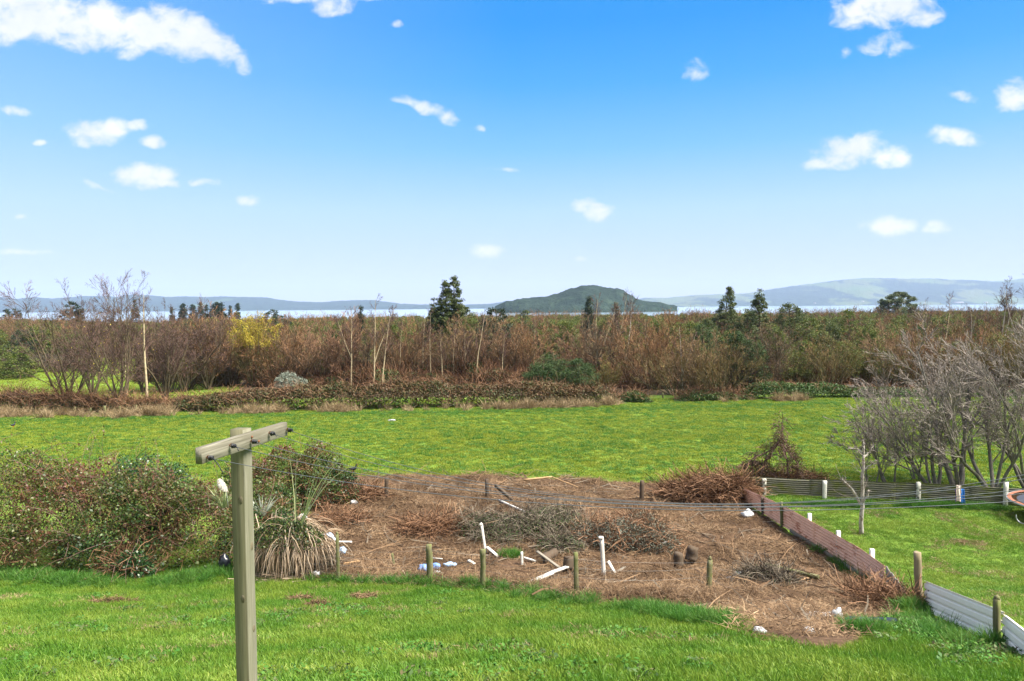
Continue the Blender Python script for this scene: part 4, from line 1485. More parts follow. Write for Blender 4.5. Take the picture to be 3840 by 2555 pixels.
def fan_shrub(seed, h=6.5, spread=.42, stems=22, base_r=.35, twig_w=.016, dens=1.0, leaves=0, leaf_m=None, leaf_from=0.0):
    """a many-stemmed bare willow: stems fan out from the base and end in upright fine twigs"""
    rng = np.random.default_rng(seed)
    n = stems
    a = rng.uniform(0, 2 * PI, n)
    rr = base_r * np.sqrt(rng.uniform(0, 1, n))
    p = np.stack([np.cos(a) * rr, np.sin(a) * rr, rr * 0 - .1], -1)
    tilt = rng.uniform(.05, 1, n) ** .8 * spread * 1.5
    d = np.stack([np.cos(a) * np.sin(tilt), np.sin(a) * np.sin(tilt), np.cos(tilt)], -1)
    L = h * rng.uniform(.68, .92, n) * (1 - .25 * (tilt / tilt.max()) ** 2)
    P0 = grow(p, d, L, 7, .07, .02, rng)
    R0 = rng.uniform(.025, .055, n)[:, None] * np.linspace(1, .3, 8)[None]
    P1, R1 = kids(P0, R0, 7, .25, .98, .2, .65, .42, rng, .55, 5, .10, .07, .35)
    P2, R2 = kids(P1, R1, int(7 * dens), .15, 1, .2, .7, .55, rng, .55, 3, .12, .08, .4)
    P3, R3_ = kids(P2, R2, int(4 * dens), .2, 1, .2, .7, .62, rng, .6, 2, .10, .07, .5)
    trunk = MB()
    V, Q = tubes(P0, R0, 5)[:2]
    trunk.add(V, Q)
    V, Q = tubes(P1, R1, 3)[:2]
    trunk.add(V, Q)
    crown = MB()
    for P, R, wm in ((P2, R2, twig_w), (P3, R3_, twig_w * .85)):
        V, Q = thin(P, R, wm, rng)
        crown.add(V, Q, rnd=np.repeat(rng.uniform(0, 1, len(P)), P.shape[1] - 1))
    lv = None
    if leaves:
        tips = np.concatenate([P2[:, 1:].reshape(-1, 3), P3.reshape(-1, 3)])
        tips = tips[tips[:, 2] > leaf_from * h]
        C = tips[rng.integers(0, len(tips), leaves)] + rng.normal(size=(leaves, 3)) * .10
        V, Q = leafquads(C, rng.uniform(.06, .15, leaves), rng, .55)
        lv = MB().add(V, Q, rnd=rng.uniform(0, 1, leaves))
    return trunk, crown, lv


def tree_of(name, label, cat, loc, parts, rz=0.0, sc=1.0, tint=None, group=None):
    root = thing(name, label, cat, loc, rz, group)
    root.scale = (sc,) * 3 if np.isscalar(sc) else sc
    for nm, me in parts:
        o = obj(nm, me, root)
        if tint is not None:
            o.color = (*tint, 1)
    return root


FAN = []
for k, kw in enumerate((dict(h=6.4, spread=.56, stems=26), dict(h=6.6, spread=.66, stems=28), dict(h=6.2, spread=.48, stems=24), dict(h=6.0, spread=.78, stems=30, base_r=.5))):
    t_, c_, _ = fan_shrub(300 + k, **kw)
    FAN.append((t_.mesh('shrub_trunk', M['stem_bark']), c_.mesh('shrub_crown', M['twig'])))
FANLEAF = []
for k, kw in enumerate((dict(h=5.2, spread=.55, stems=22, base_r=.5, leaves=6500, dens=.8), dict(h=5.8, spread=.45, stems=22, leaves=5000, dens=.9))):
    t_, c_, l_ = fan_shrub(330 + k, **kw)
    FANLEAF.append((t_.mesh('shrub_trunk', M['stem_bark']), c_.mesh('shrub_crown', M['twig']), l_.mesh('shrub_leaves', M['olive_leaf'])))
t_, c_, l_ = fan_shrub(350, h=7.4, spread=.42, stems=24, leaves=9500, dens=.8, leaf_from=.52)
FANYELLOW = (t_.mesh('willow_trunk', M['stem_bark']), c_.mesh('willow_crown', M['twig']), l_.mesh('willow_leaves', M['yellow_leaf']))


# tints multiply bark and twig colour
RED, RUSSET, BROWN_T, GREYB, OLIVE, DARK = (1.08, .95, .92), (1.14, .98, .80), (1.0, .97, .88), (.85, .92, .93), (.95, 1.06, .74), (.66, .64, .62)
TNAME = {RED: 'reddish', RUSSET: 'russet', BROWN_T: 'brown', GREYB: 'grey-brown', OLIVE: 'olive-brown', DARK: 'dark brown'}

# front row of the wood: image x of the base, row of the base, row of the top, kind, tint, label
ROW = [
    (640, 1470, 1195, 0, GREYB, 'grey-brown bare shrub close behind the pale-trunked birch at the field gap'),
    (705, 1462, 1190, 2, RED, 'reddish bare shrub in the wood, next one along from the birch at the field gap'),
    (790, 1452, 1180, 1, RUSSET, 'russet bare willow left of the yellow-leafed willow'),
    (868, 1448, 1185, 0, BROWN_T, 'dark-stemmed bare willow touching the yellow-leafed willow'),
    (1030, 1446, 1185, 2, RUSSET, 'russet bare willow on the far side of the yellow-leafed willow'),
    (1120, 1440, 1180, 1, BROWN_T, 'brown bare shrub rising behind the silver-grey bush'),
    (1215, 1440, 1185, 3, RED, 'reddish bare shrub behind the pair of olive-green bushes'),
    (1290, 1436, 1200, 0, RED, 'reddish bare shrub behind the forked birch'),
    (1365, 1434, 1205, 2, GREYB, 'grey-brown bare shrub between the forked birch and the pair of tall birches'),
    (1490, 1434, 1205, 1, BROWN_T, 'brown bare shrub right of the pair of tall birches'),
    (1545, 1432, 1195, 2, RUSSET, 'russet bare shrub left of the two slim birches below the tall evergreen'),
    (1700, 1432, 1215, 3, DARK, 'dark bare shrub below the tall double-topped evergreen'),
    (1760, 1430, 1215, 0, BROWN_T, 'brown bare shrub between the thin birch and the slanting birch'),
    (1850, 1428, 1225, 1, RED, 'reddish bare shrub just right of the slanting birch'),
    (1915, 1430, 1220, 2, BROWN_T, 'brown bare shrub under the rounded dark green tree'),
    (1990, 1428, 1200, 0, RUSSET, 'russet bare shrub left of the dark broom bush'),
    (2190, 1424, 1195, 3, RED, 'reddish bare shrub behind the dark broom bushes'),
    (2265, 1430, 1190, 2, GREYB, 'grey-brown bare shrub at the foot of the twin-stemmed birch'),
    (2370, 1446, 1195, 1, RUSSET, 'tall russet bare willow right of the twin-stemmed birch'),
    (2450, 1462, 1200, 0, RUSSET, 'tall russet bare willow above the green clump of the hedge'),
    (2535, 1482, 1225, 3, OLIVE, 'olive-brown bare willow with pale stems above the hedge gap'),
    (2600, 1486, 1235, 2, BROWN_T, 'brown bare willow left of the spreading lichen-grey willow'),
    (2700, 1492, 1265, 3, OLIVE, 'spreading lichen-grey willow above the dark gap in the hedge'),
    (2780, 1478, 1255, 1, DARK, 'dark bare shrub under the slanting green broom'),
    (2905, 1470, 1235, 0, GREYB, 'grey-brown bare willow left of the first leafy willow'),
    (3105, 1472, 1225, 2, OLIVE, 'olive-brown bare willow between two leafy willows'),
    (3345, 1468, 1225, 1, BROWN_T, 'brown bare willow behind the crown of the big grey orchard trees'),
    (3460, 1464, 1230, 0, RED, 'reddish bare shrub below the two thin birches'),
    (3560, 1464, 1240, 3, OLIVE, 'olive bare shrub behind the middle orchard tree'),
    (3650, 1460, 1235, 2, RUSSET, 'russet bare shrub left of the white-barked birches'),
    (3760, 1460, 1235, 1, OLIVE, 'olive bare shrub below the white-barked birches'),
    (3835, 1460, 1225, 0, BROWN_T, 'brown bare shrub at the very edge below the last white birch'),
]
for i, (px, pb, pt, k, tint, lab) in enumerate(ROW):
    b = G(px, pb)
    h = depth_h(b, pt - 6 - (i * 37 % 5) * 11)
    tree_of('bare_shrub', lab, 'shrub', b, (('trunk', FAN[k][0]), ('crown', FAN[k][1])), rz=i * 2.1, sc=(h / 6.3 * 1.02, h / 6.3 * 1.02, h / 6.3), tint=tint, group='bare shrubs along the front of the wood')

for i, (px, pb, pt, k, lab) in enumerate((
        (1160, 1436, 1315, 0, 'olive-green leafy bush with a reddish top behind the silver-grey bush'),
        (1235, 1440, 1360, 0, 'low olive-green bush left of the forked birch'),
        (1285, 1438, 1362, 1, 'lower green bush touching the foot of the forked birch'),
        (2985, 1472, 1285, 0, 'leafy willow with green lower leaves above the green hedge'),
        (3215, 1470, 1262, 1, 'big leafy willow with yellowing leaves behind the orchard trees'),
        (3290, 1466, 1280, 0, 'leafy willow just right of the biggest leafy willow'),
        (3420, 1455, 1260, 1, 'leafy willow behind the middle of the orchard crowns'),
        (3700, 1450, 1250, 0, 'leafy willow below the first white-barked birch'),
        (3800, 1452, 1240, 1, 'leafy willow at the edge below the second white-barked birch'))):
    b = G(px, pb - 6)
    h = depth_h(b, pt)
    f = FANLEAF[k]
    s_ = h / 5.3
    wide = s_ * (1.35 if i < 3 else 1.15)
    tree_of('leafy_shrub', lab, 'shrub', b, (('trunk', f[0]), ('crown', f[1]), ('leaves', f[2])), rz=i * 1.7, sc=(wide, wide, s_), tint=OLIVE, group='half-leafed bushes in the wood')

b = G(952, 1450)
tree_of('yellow_willow', 'tall willow with yellow leaves standing above the bare shrubs', 'willow', b, (('trunk', FANYELLOW[0]), ('crown', FANYELLOW[1]), ('leaves', FANYELLOW[2])), sc=depth_h(b, 1163) / 7.2, tint=OLIVE)


def bare_tree(seed, h, stems, spread, lean=(0, 0), r0=.11, fork=.12, twig_w=.014, n1=13, n2=9, n3=8):
    """an open bare tree: a few main stems forking low, arching limbs and a haze of twigs"""
    rng = np.random.default_rng(seed)
    a = np.linspace(0, 2 * PI, stems, endpoint=False) + rng.uniform(-.4, .4, stems)
    tilt = rng.uniform(.25, 1, stems) * spread
    d = np.stack([np.cos(a) * np.sin(tilt) + lean[0], np.sin(a) * np.sin(tilt) + lean[1], np.cos(tilt)], -1)
    p = np.stack([np.cos(a) * fork * .5, np.sin(a) * fork * .5, a * 0 - .1], -1)
    P0 = grow(p, d, h * rng.uniform(.8, 1.05, stems), 10, .09, .05, rng)
    R0 = (r0 * rng.uniform(.6, 1.0, stems))[:, None] * np.linspace(1, .15, 11)[None]
    P1, R1 = kids(P0, R0, n1, .12, .98, .35, .9, .46, rng, .5, 6, .12, .09, .3)
    P2, R2 = kids(P1, R1, n2, .2, 1, .3, .8, .5, rng, .6, 4, .12, .06, .4)
    P3, R3_ = kids(P2, R2, n3, .2, 1, .3, .8, .55, rng, .7, 3, .12, .05, .5)
    tr, cr = MB(), MB()
    tr.add(*tubes(P0, R0, 7)[:2])
    tr.add(*tubes(P1, np.clip(R1, .010, .03), 4)[:2])
    for P, R, wm in ((P2, R2, twig_w * 1.2), (P3, R3_, twig_w)):
        V, Q = thin(P, R, wm, rng)
        cr.add(V, Q, rnd=np.repeat(rng.uniform(0, 1, len(P)), P.shape[1] - 1))
    return tr, cr, P3


def birch(seed, h, r0=.085, lean=(0, 0), fork=None, crown_from=.45, twig_w=.013, n1=22, n2=7, n3=5, wm=1.0):
    """a slender birch: one pale trunk (or a fork), short rising limbs in the upper half and fine drooping twigs"""
    rng = np.random.default_rng(seed)
    p = [np.array([0, 0, -.1])]
    P0 = grow(np.array([[0, 0, -.1]]), np.array([[lean[0], lean[1], 1.]]), np.array([h * .97]), 14, .03, .02, rng)
    R0 = r0 * np.linspace(1, .12, 15)[None]
    if fork:
        k = max(1, int(fork * 14))
        q = P0[:, k]
        F1 = grow(q, np.array([[rng.choice([-1, 1]) * .32, .1, 1.]]), np.array([h * (1 - fork) * .92]), 14, .03, .03, rng)
        P0 = np.concatenate([P0, F1])
        R0 = np.concatenate([R0, R0[:, k:k + 1] * .85 * np.linspace(1, .12, 15)[None]])
    P1, R1 = kids(P0, R0, n1, crown_from, .99, .35, .85, .26, rng, .5, 5, .10, .06, .3, tl=.62)
    P2, R2 = kids(P1, R1, n2, .2, 1, .3, .8, .55, rng, .6, 4, .12, .0, .4)
    P3, R3_ = kids(P2, R2, n3, .2, 1, .3, .8, .6, rng, .7, 3, .12, -.06, .5)
    tr, cr = MB(), MB()
    tr.add(*tubes(P0, R0, 7)[:2])
    V, Q = tubes(P1, np.maximum(R1, .009), 4)[:2]
    cr.add(V, Q, rnd=np.full(len(Q), .9))
    for P, R, w_ in ((P2, R2, twig_w * 1.15), (P3, R3_, twig_w)):
        V, Q = thin(P, R, w_, rng)
        cr.add(V, Q, rnd=np.repeat(rng.uniform(0, 1, len(P)), P.shape[1] - 1))
    return tr, cr, P3


# the three open trees and low shrubs in the gap on the left
for (px, pb, pt, stems, spread, lean, nm, lab, seed, lf) in (
        (258, 1528, 1108, 6, .62, (-.05, 0), 'bare_tree', 'open bare tree with a wide arching limb, standing in dry grass at the field gap', 401, 0),
        (455, 1540, 1092, 6, .50, (-.02, 0), 'bare_tree', 'open bare tree with a few orange leaves, leaning stems spreading from one base', 402, 260),
        (690, 1470, 1150, 6, .5, (0, 0), 'bare_tree', 'smaller bare tree with thin stems behind the pale-trunked birch', 403, 60),
        (622, 1505, 1190, 7, .42, (0, 0), 'bare_tree', 'dense mauve-brown bare tree right beside the pale-trunked birch', 404, 40),
        (350, 1490, 1180, 6, .5, (0, 0), 'bare_tree', 'slim bare tree between the two open bare trees of the field gap', 405, 60),
        (535, 1470, 1200, 6, .45, (0, 0), 'bare_tree', 'dark twiggy tree close behind the foot of the pale-trunked birch', 406, 40),
        (780, 1462, 1205, 6, .45, (0, 0), 'bare_tree', 'taller bare tree standing between the field-gap birch and the yellow-leafed willow', 407, 30)):
    b = G(px, pb)
    h = depth_h(b, pt)
    tr, cr, tips = bare_tree(seed, h * 1.03, stems, spread, lean, .12)
    parts = [('trunk', tr.mesh('trunk', M['stem_bark'])), ('crown', cr.mesh('crown', M['birch_twig']))]
    if lf:
        rng = np.random.default_rng(seed)
        T_ = tips.reshape(-1, 3)
        V, Q = leafquads(T_[rng.integers(0, len(T_), lf)], rng.uniform(.07, .13, lf), rng, .6)
        parts.append(('leaves', MB().add(V, Q, rnd=rng.uniform(.5, 1, lf)).mesh('leaves', M['yellow_leaf'])))
    tree_of(nm, lab, 'tree', b, parts, tint=BROWN_T)

BIRCH = [  # px base, row base, px top, row top, radius, fork, bark, label
    (553, 1535, 560, 1085, .13, None, 'birch_bark', 'tall birch with a pale yellowish trunk at the edge of the field gap'),
    (1318, 1452, 1312, 1140, .085, .42, 'birch_bark', 'birch whose pale trunk forks into a narrow Y half way up'),
    (1400, 1454, 1416, 1108, .10, .30, 'birch_bark', 'tallest slightly bent birch of the pair in front of the wood'),
    (1434, 1458, 1442, 1165, .08, None, 'birch_bark', 'straight birch right beside the tallest bent birch'),
    (1589, 1432, 1586, 1175, .085, None, 'birch_bark', 'straight pale birch below the edge of the tall evergreen, whiter of two'),
    (1616, 1442, 1607, 1160, .07, None, 'birch_bark', 'slimmer birch just right of the whiter straight birch'),
    (1661, 1442, 1650, 1225, .06, None, 'birch_bark', 'thin short birch under the tall evergreen'),
    (1744, 1438, 1739, 1225, .065, .5, 'birch_bark', 'thin birch left of the slanting birch, brown towards its foot'),
    (1784, 1442, 1800, 1165, .09, None, 'birch_bark', 'pale birch slanting to one side in front of the rounded dark green tree'),
    (1882, 1440, 1886, 1230, .05, None, 'birch_bark', 'faint thin birch stem among brown shrubs under the rounded dark tree'),
    (1945, 1405, 1943, 1175, .07, None, 'birch_bark', 'birch with a bare yellowish trunk beyond the rounded dark green tree'),
    (2230, 1425, 2248, 1110, .10, .16, 'birch_bark', 'leaning twin-stemmed birch with curving pale trunks right of the broom bushes'),
    (2303, 1400, 2332, 1080, .09, None, 'birch_bark', 'birch with a reddish crown standing against the island hill'),
    (2346, 1395, 2352, 1095, .085, None, 'white_birch_bark', 'straight white birch beside the reddish-crowned birch'),
    (3482, 1390, 3484, 1112, .07, None, 'birch_bark', 'thin birch, paler twigged, left of its neighbour beyond the orchard trees'),
    (3533, 1400, 3540, 1098, .08, None, 'birch_bark', 'thin reddish birch near the umbrella-shaped tree'),
    (3640, 1380, 3635, 1150, .05, None, 'white_birch_bark', 'short thin birch in the red-brown scrub before the white birches'),
    (3746, 1390, 3753, 1055, .12, .25, 'white_birch_bark', 'big white-barked birch with several limbs, left one of two by the frame edge'),
    (3815, 1392, 3832, 1035, .14, .3, 'white_birch_bark', 'biggest white-barked birch at the frame edge'),
    (1075, 1436, 1070, 1180, .05, None, 'birch_bark', 'thin pale stem between the yellow-leafed willow and the forked birch'),
    (1500, 1436, 1504, 1190, .055, None, 'birch_bark', 'thin pale birch half way between the tall pair and the whiter straight birch'),
    (1700, 1438, 1706, 1215, .05, None, 'birch_bark', 'thin pale stem right under the tops of the tall evergreen'),
    (2010, 1420, 2004, 1195, .055, None, 'birch_bark', 'thin pale birch just left of the dark broom bushes'),
    (2420, 1450, 2428, 1185, .05, .4, 'birch_bark', 'thin forked birch among the tall russet willows'),
    (2560, 1480, 2552, 1215, .05, .3, 'white_birch_bark', 'pale grey forked stem rising over the hedge gap'),
    (470, 1420, 474, 1118, .07, None, 'birch_bark', 'slender birch rising behind the open bare tree with orange leaves'),
]
for i, (px, pb, qx, qt, r, fk, bm, lab) in enumerate(BIRCH):
    b = G(px, pb)
    h = depth_h(b, qt)
    lean = ((qx - px) / max(1, pb - qt)) * 1.0
    big = bm == 'white_birch_bark' and r > .1
    tr, cr, _ = birch(420 + i, h, r * 1.0, (lean, 0), fk, .35 if big else .42, .014, 26 if big else 20, 7, 5 if big else 4)
    tree_of('birch', lab, 'birch', b, (('trunk', tr.mesh('trunk', M[bm])), ('crown', cr.mesh('crown', M['birch_twig']))), group='birches in the wood')


# --- leafy trees
def clump_tree(seed, h, shape, n_clump, leaf_n, leaf_L, trunk_r=.2, clump_r=.5, aspect=.5, droop=0.0, tips=True):
    """an evergreen: trunk and limbs carry many leaf clumps; shape(f) gives the crown's radius at height fraction f"""
    rng = np.random.default_rng(seed)
    tr = MB()
    P0 = grow(np.array([[0, 0, -.2]]), np.array([[0, 0, 1.]]), np.array([h * .98]), 10, .03, .02, rng)
    R0 = trunk_r * np.linspace(1, .12, 11)[None]
    tr.add(*tubes(P0, R0, 8)[:2])
    f = rng.uniform(0, 1, n_clump * 3)
    rad = shape(f)
    keep = rng.uniform(0, 1, len(f)) < (rad / rad.max()) ** .8 + .08
    f, rad = f[keep][:n_clump], rad[keep][:n_clump]
    a = rng.uniform(0, 2 * PI, len(f))
    ang_n = .75 + .5 * vnoise(a * 1.6 + 3, f * 6, seed, 2)
    rr = rad * ang_n * rng.uniform(.35, 1, len(f)) ** .6
    fi = f * 10
    i0 = np.minimum(fi.astype(int), 9)
    axis = P0[0, i0] + (P0[0, i0 + 1] - P0[0, i0]) * (fi - i0)[:, None]
    C = axis + np.stack([np.cos(a) * rr, np.sin(a) * rr, -droop * rr], -1)
    # limbs
    m = rng.integers(0, len(f), min(len(f), 90))
    st = axis[m] - np.stack([m * 0, m * 0, .25 * rr[m] * (1 if droop <= 0 else -.3)], -1)
    mid = (st + C[m]) / 2 + rng.normal(size=(len(m), 3)) * .1
    tr.add(*tubes(np.stack([st, mid, C[m]], 1), np.array([[.05, .032, .012]]) * (h / 9), 4)[:2])
    k = rng.integers(0, len(C), leaf_n)
    o = rdir(rng, leaf_n) * (rng.uniform(0, 1, leaf_n) ** .5)[:, None] * clump_r * np.array([1, 1, .62]) * rng.uniform(.6, 1.3, len(C))[k][:, None]
    V, Q = leafquads(C[k] + o, leaf_L * rng.uniform(.6, 1.4, leaf_n), rng, aspect, .5, out=nrmz(o + 1e-6) * .6)
    cr = MB().add(V, Q, rnd=np.clip(rng.uniform(0, 1, leaf_n) * .75 + .25 * rng.uniform(0, 1, len(C))[k], 0, 1))
    return tr, cr


def leafy(name, label, cat, px, d, row_top, z0, shape, n_clump, leaf_n, leaf_L, m, seed, trunk='stem_bark', rz=0.0, group=None, wid=1.0, **kw):
    r = ray(px, row_top)
    b = np.array([r[0] * d, d, z0])
    h = CZ + r[2] * d - z0
    tr, cr = clump_tree(seed, h, shape, n_clump, leaf_n, leaf_L, **kw)
    return tree_of(name, label, cat, b, (('trunk', tr.mesh('trunk', M[trunk])), ('crown', cr.mesh('crown', M[m]))), rz=rz, tint=BROWN_T, group=group)


cone = lambda w, k=.85, lo=.06: (lambda f: w * np.clip(np.minimum((f - lo) / .12, 1), 0, 1) * np.clip(1 - f, 0, 1) ** k)
egg = lambda w: (lambda f: w * np.sqrt(np.clip(1 - ((f - .55) / .5) ** 2, 0, 1)))
dome = lambda w, lo=.1: (lambda f: w * np.sqrt(np.clip(1 - np.clip((f - lo) / (1 - lo), 0, 1) ** 2, 0, 1)) * (f > lo * .6))
big = lambda f: np.interp(f, [0, .15, .3, .5, .62, .75, .9, 1], [1.4, 3.4, 4.3, 4.1, 3.1, 2.0, 1.1, .2])

# the tall double-topped evergreen above the wood
def double_evergreen():
    d = 104.0
    b = np.array([ray(1682, 1200)[0] * d, d, 0.0])
    root = thing('evergreen_tree', 'tall dark evergreen with two pointed tops standing above the wood', 'tree', b)
    tr, cr = MB(), MB()
    for k, (dx, dy, top, w_, sd) in enumerate(((1702, 0, 1027, 1.0, 1), (1664, .6, 1042, .92, 2), (1722, -.8, 1110, .8, 3), (1636, -.5, 1112, .78, 4))):
        h = CZ + ray(dx, top)[2] * d
        t_, c_ = clump_tree(510 + sd, h, lambda f: big(f) * (.72 if k < 2 else .62) * w_, 260 if k < 2 else 170, 26000 if k < 2 else 16000, .18, .24, .46, .5)
        off = np.array([ray(dx, top)[0] * d - b[0], dy, 0])
        for src, dst in ((t_, tr), (c_, cr)):
            for V in [src]:
                base = dst.n
                for q in V.V:
                    dst.V.append(q + off)
                    dst.n += len(q)
                for q in V.Q:
                    dst.Q.append(q + base)
                dst.rq += V.rq
    o = tr.build('trunk', M['stem_bark'], root)
    o.color = (*BROWN_T, 1)
    cr.build('crown', M['evergreen_leaf'], root)


double_evergreen()
leafy('conical_tree', 'dark narrow conical evergreen in front of the island hill', 'tree', 2203, 112, 1105, 0, cone(1.45, .55, .1), 170, 11000, .16, 'dark_conifer_leaf', 521)
leafy('conical_tree', 'small dark conical tree against the lake left of the tall evergreen', 'tree', 1352, 112, 1140, 0, cone(1.25, .6, .1), 130, 8000, .16, 'dark_conifer_leaf', 522)
leafy('rust_conifer', 'small rust-brown conifer at the foot of the island, behind two birches', 'tree', 2310, 118, 1130, 0, cone(1.15, .6, .1), 120, 6500, .16, 'hedge_leaf', 523)
leafy('totara_tree', 'rounded olive evergreen with a pointed ragged top, left one of two before the pasture hills', 'tree', 2717, 112, 1067, 0, lambda f: big(f) * .66, 230, 22000, .19, 'evergreen_leaf', 524, clump_r=.55)
leafy('totara_tree', 'loose grey-green evergreen, right one of two before the pasture hills', 'tree', 2856, 108, 1078, 0, lambda f: big(f) * .60, 220, 19000, .19, 'evergreen_leaf', 525, clump_r=.5)
leafy('broadleaf_tree', 'rounded dark green tree beside the tall evergreen', 'tree', 1868, 84, 1146, 0, dome(3.3, .15), 230, 19000, .17, 'dark_conifer_leaf', 526, clump_r=.6)
leafy('broadleaf_tree', 'small green bushy tree on the shore side of the rounded dark tree', 'tree', 1972, 118, 1156, 0, dome(1.4, .3), 90, 6000, .17, 'evergreen_leaf', 527, clump_r=.5)
leafy('broadleaf_tree', 'wide green rounded tree at the foot of the loose grey-green evergreen', 'tree', 2965, 96, 1133, 0, dome(3.1, .15), 230, 17000, .17, 'evergreen_leaf', 528, clump_r=.6)
leafy('broadleaf_tree', 'low green bush joined to the wide rounded tree', 'tree', 3035, 90, 1180, 0, dome(2.2, .2), 140, 10000, .17, 'olive_leaf', 529, clump_r=.5)
leafy('broadleaf_tree', 'green bush between the two totara-like evergreens', 'tree', 2800, 100, 1148, 0, dome(1.9, .2), 120, 9000, .17, 'evergreen_leaf', 530, clump_r=.5)
leafy('broadleaf_tree', 'light green bush in the scrub near the umbrella-shaped tree', 'tree', 3190, 95, 1150, 0, dome(1.9, .2), 120, 8500, .17, 'olive_leaf', 531, clump_r=.5)
leafy('broadleaf_tree', 'olive bush tucked against the foot of the tall evergreen', 'tree', 1755, 92, 1165, 0, dome(2.2, .2), 130, 9000, .16, 'olive_leaf', 532, clump_r=.55)
leafy('broadleaf_tree', 'low mossy green bush at the shore behind the left shrubs', 'tree', 800, 128, 1182, 0, dome(1.9, .3), 90, 6000, .18, 'olive_leaf', 533, clump_r=.5)
leafy('broadleaf_tree', 'flat-topped dark green bush at the lake edge above the yellow-leafed willow', 'tree', 1015, 135, 1152, 0, dome(3.2, .45), 130, 9000, .19, 'dark_conifer_leaf', 534, clump_r=.5)
for i, (px, d, top, w_, mm, lab) in enumerate((
        (2585, 84, 1198, 1.9, 'olive_leaf', 'olive bush showing over the russet willows left of the two pointed evergreens'),
        (2655, 88, 1190, 1.6, 'evergreen_leaf', 'dark bush at the foot of the pointed ragged-topped evergreen'),
        (2910, 82, 1205, 2.0, 'olive_leaf', 'yellow-green bush in front of the wide rounded green tree'),
        (3110, 84, 1196, 1.9, 'evergreen_leaf', 'green bush right of the low bush joined to the wide rounded tree'),
        (3265, 82, 1212, 1.8, 'olive_leaf', 'olive bush in the scrub below the umbrella-shaped tree'),
        (3420, 86, 1205, 1.7, 'broom_leaf', 'dark low bush in the scrub left of the two thin birches'),
        (2480, 96, 1182, 1.6, 'olive_leaf', 'pale olive bush far back in the scrub beyond the twin-stemmed birch'),
        (2130, 90, 1196, 1.5, 'olive_leaf', 'olive bush below the narrow conical evergreen'),
        (1480, 92, 1200, 1.6, 'olive_leaf', 'olive bush right of the tall bent birch'),
        (1245, 86, 1225, 1.3, 'broom_leaf', 'dark bush left of the forked birch'),
        (1010, 84, 1218, 1.5, 'olive_leaf', 'green-yellow bush below the right side of the yellow-leafed willow'),
        (700, 128, 1188, 1.8, 'broom_leaf', 'dark bush behind the bare shrubs right of the field-gap birch'),
        (90, 124, 1225, 2.6, 'dark_conifer_leaf', 'dark green clump beyond the second field near the picture edge'),
        (150, 128, 1232, 2.0, 'broom_leaf', 'lower green clump beside the dark green clump beyond the second field'))):
    leafy('evergreen_bush', lab, 'bush', px, d, top, 0, dome(w_ * 1.1, .12), 110, 9000, .16, mm, 590 + i, clump_r=.55)
# dark broom bushes
for i, (px, d, top, w_, lab) in enumerate(((2030, 63.5, 1345, 1.5, 'dark green broom bush above the bramble hedge, left one of three'), (2085, 65, 1312, 1.7, 'tallest dark green broom bush above the bramble hedge'), (2175, 63, 1338, 1.7, 'bright-tipped broom bush, right one of three above the hedge'),
                                           (2765, 67, 1232, 1.2, 'slanting green broom, upper left part of two beside the leafy willow'), (2815, 66, 1262, 1.5, 'dark green broom hanging over the dark gap'), (2630, 80, 1200, 1.7, 'small green broom showing above the russet willows'))):
    leafy('broom_bush', lab, 'bush', px, d, top, 0, dome(w_ * 1.15, .08), 130, 15000, .22, 'broom_leaf', 540 + i, clump_r=.5, aspect=.13)
b = G(1090, 1462)
rng_ = np.random.default_rng(560)
tr, cr = clump_tree(560, depth_h(b, 1392), dome(1.75, .05), 110, 6000, .17, .05, .4, .35)
tree_of('silver_bush', 'silver-grey bush at the edge of the hedge in front of the shrubs', 'bush', b, (('trunk', tr.mesh('trunk', M['stem_bark'])), ('crown', cr.mesh('crown', M['silver_leaf']))))
b = G(2275, 1462)
t_, c_, l_ = fan_shrub(561, h=3.4, spread=.55, stems=26, base_r=.25, leaves=500)
tree_of('bare_shrub', 'low yellow-green twiggy shrub in front of the twin-stemmed birch', 'shrub', b, (('trunk', t_.mesh('trunk', M['stem_bark'])), ('crown', c_.mesh('crown', M['twig'])), ('leaves', l_.mesh('leaves', M['olive_leaf']))), sc=depth_h(b, 1338) / 3.3, tint=(1.1, 1.25, .75))

# far trees at the lake edge
CONIF = [(648, 1146, 1.0), (676, 1138, 1.35), (693, 1133, 1.5), (718, 1137, 1.4), (736, 1140, 1.1), (752, 1127, 1.3), (770, 1138, 1.2), (786, 1135, 1.7), (806, 1127, 1.9), (824, 1130, 1.8), (836, 1128, 1.7), (868, 1141, 1.2), (884, 1132, 1.35)]
CM = []
for k in range(3):
    t_, c_ = clump_tree(570 + k, 11.0, cone(2.3, .75, .03), 150, 5500, .36, .22, .7, .4, .15)
    CM.append((t_.mesh('trunk', M['stem_bark']), c_.mesh('crown', M['dark_conifer_leaf'])))
cn = ('first and lowest conifer of the lakeside row, alone at its left end', 'second conifer of the lakeside row', 'third conifer of the lakeside row, a tall pointed one', 'fourth conifer of the lakeside row', 'short conifer before the tallest slim one of the lakeside row', 'tallest slim conifer of the lakeside row',
      'short conifer left of the dense dark block of the row', 'left edge of the dense dark block of lakeside conifers', 'first peak of the dense dark block of lakeside conifers', 'middle peak of the dense dark block of lakeside conifers', 'last peak of the dense dark block of lakeside conifers',
      'lower conifer of the pair standing apart from the row', 'taller conifer of the pair standing apart from the row')
for i, (px, top, w_) in enumerate(CONIF):
    d = 300.0 + (i * 37 % 23)
    r = ray(px, top)
    h = CZ + r[2] * d + 1.5
    m_ = CM[i % 3]
    tree_of('conifer', cn[i], 'conifer', (r[0] * d, d, -1.5), (('trunk', m_[0]), ('crown', m_[1])), rz=i * 1.3, sc=(w_ * .82, w_ * .82, h / 10.9), group='conifers at the lake edge')
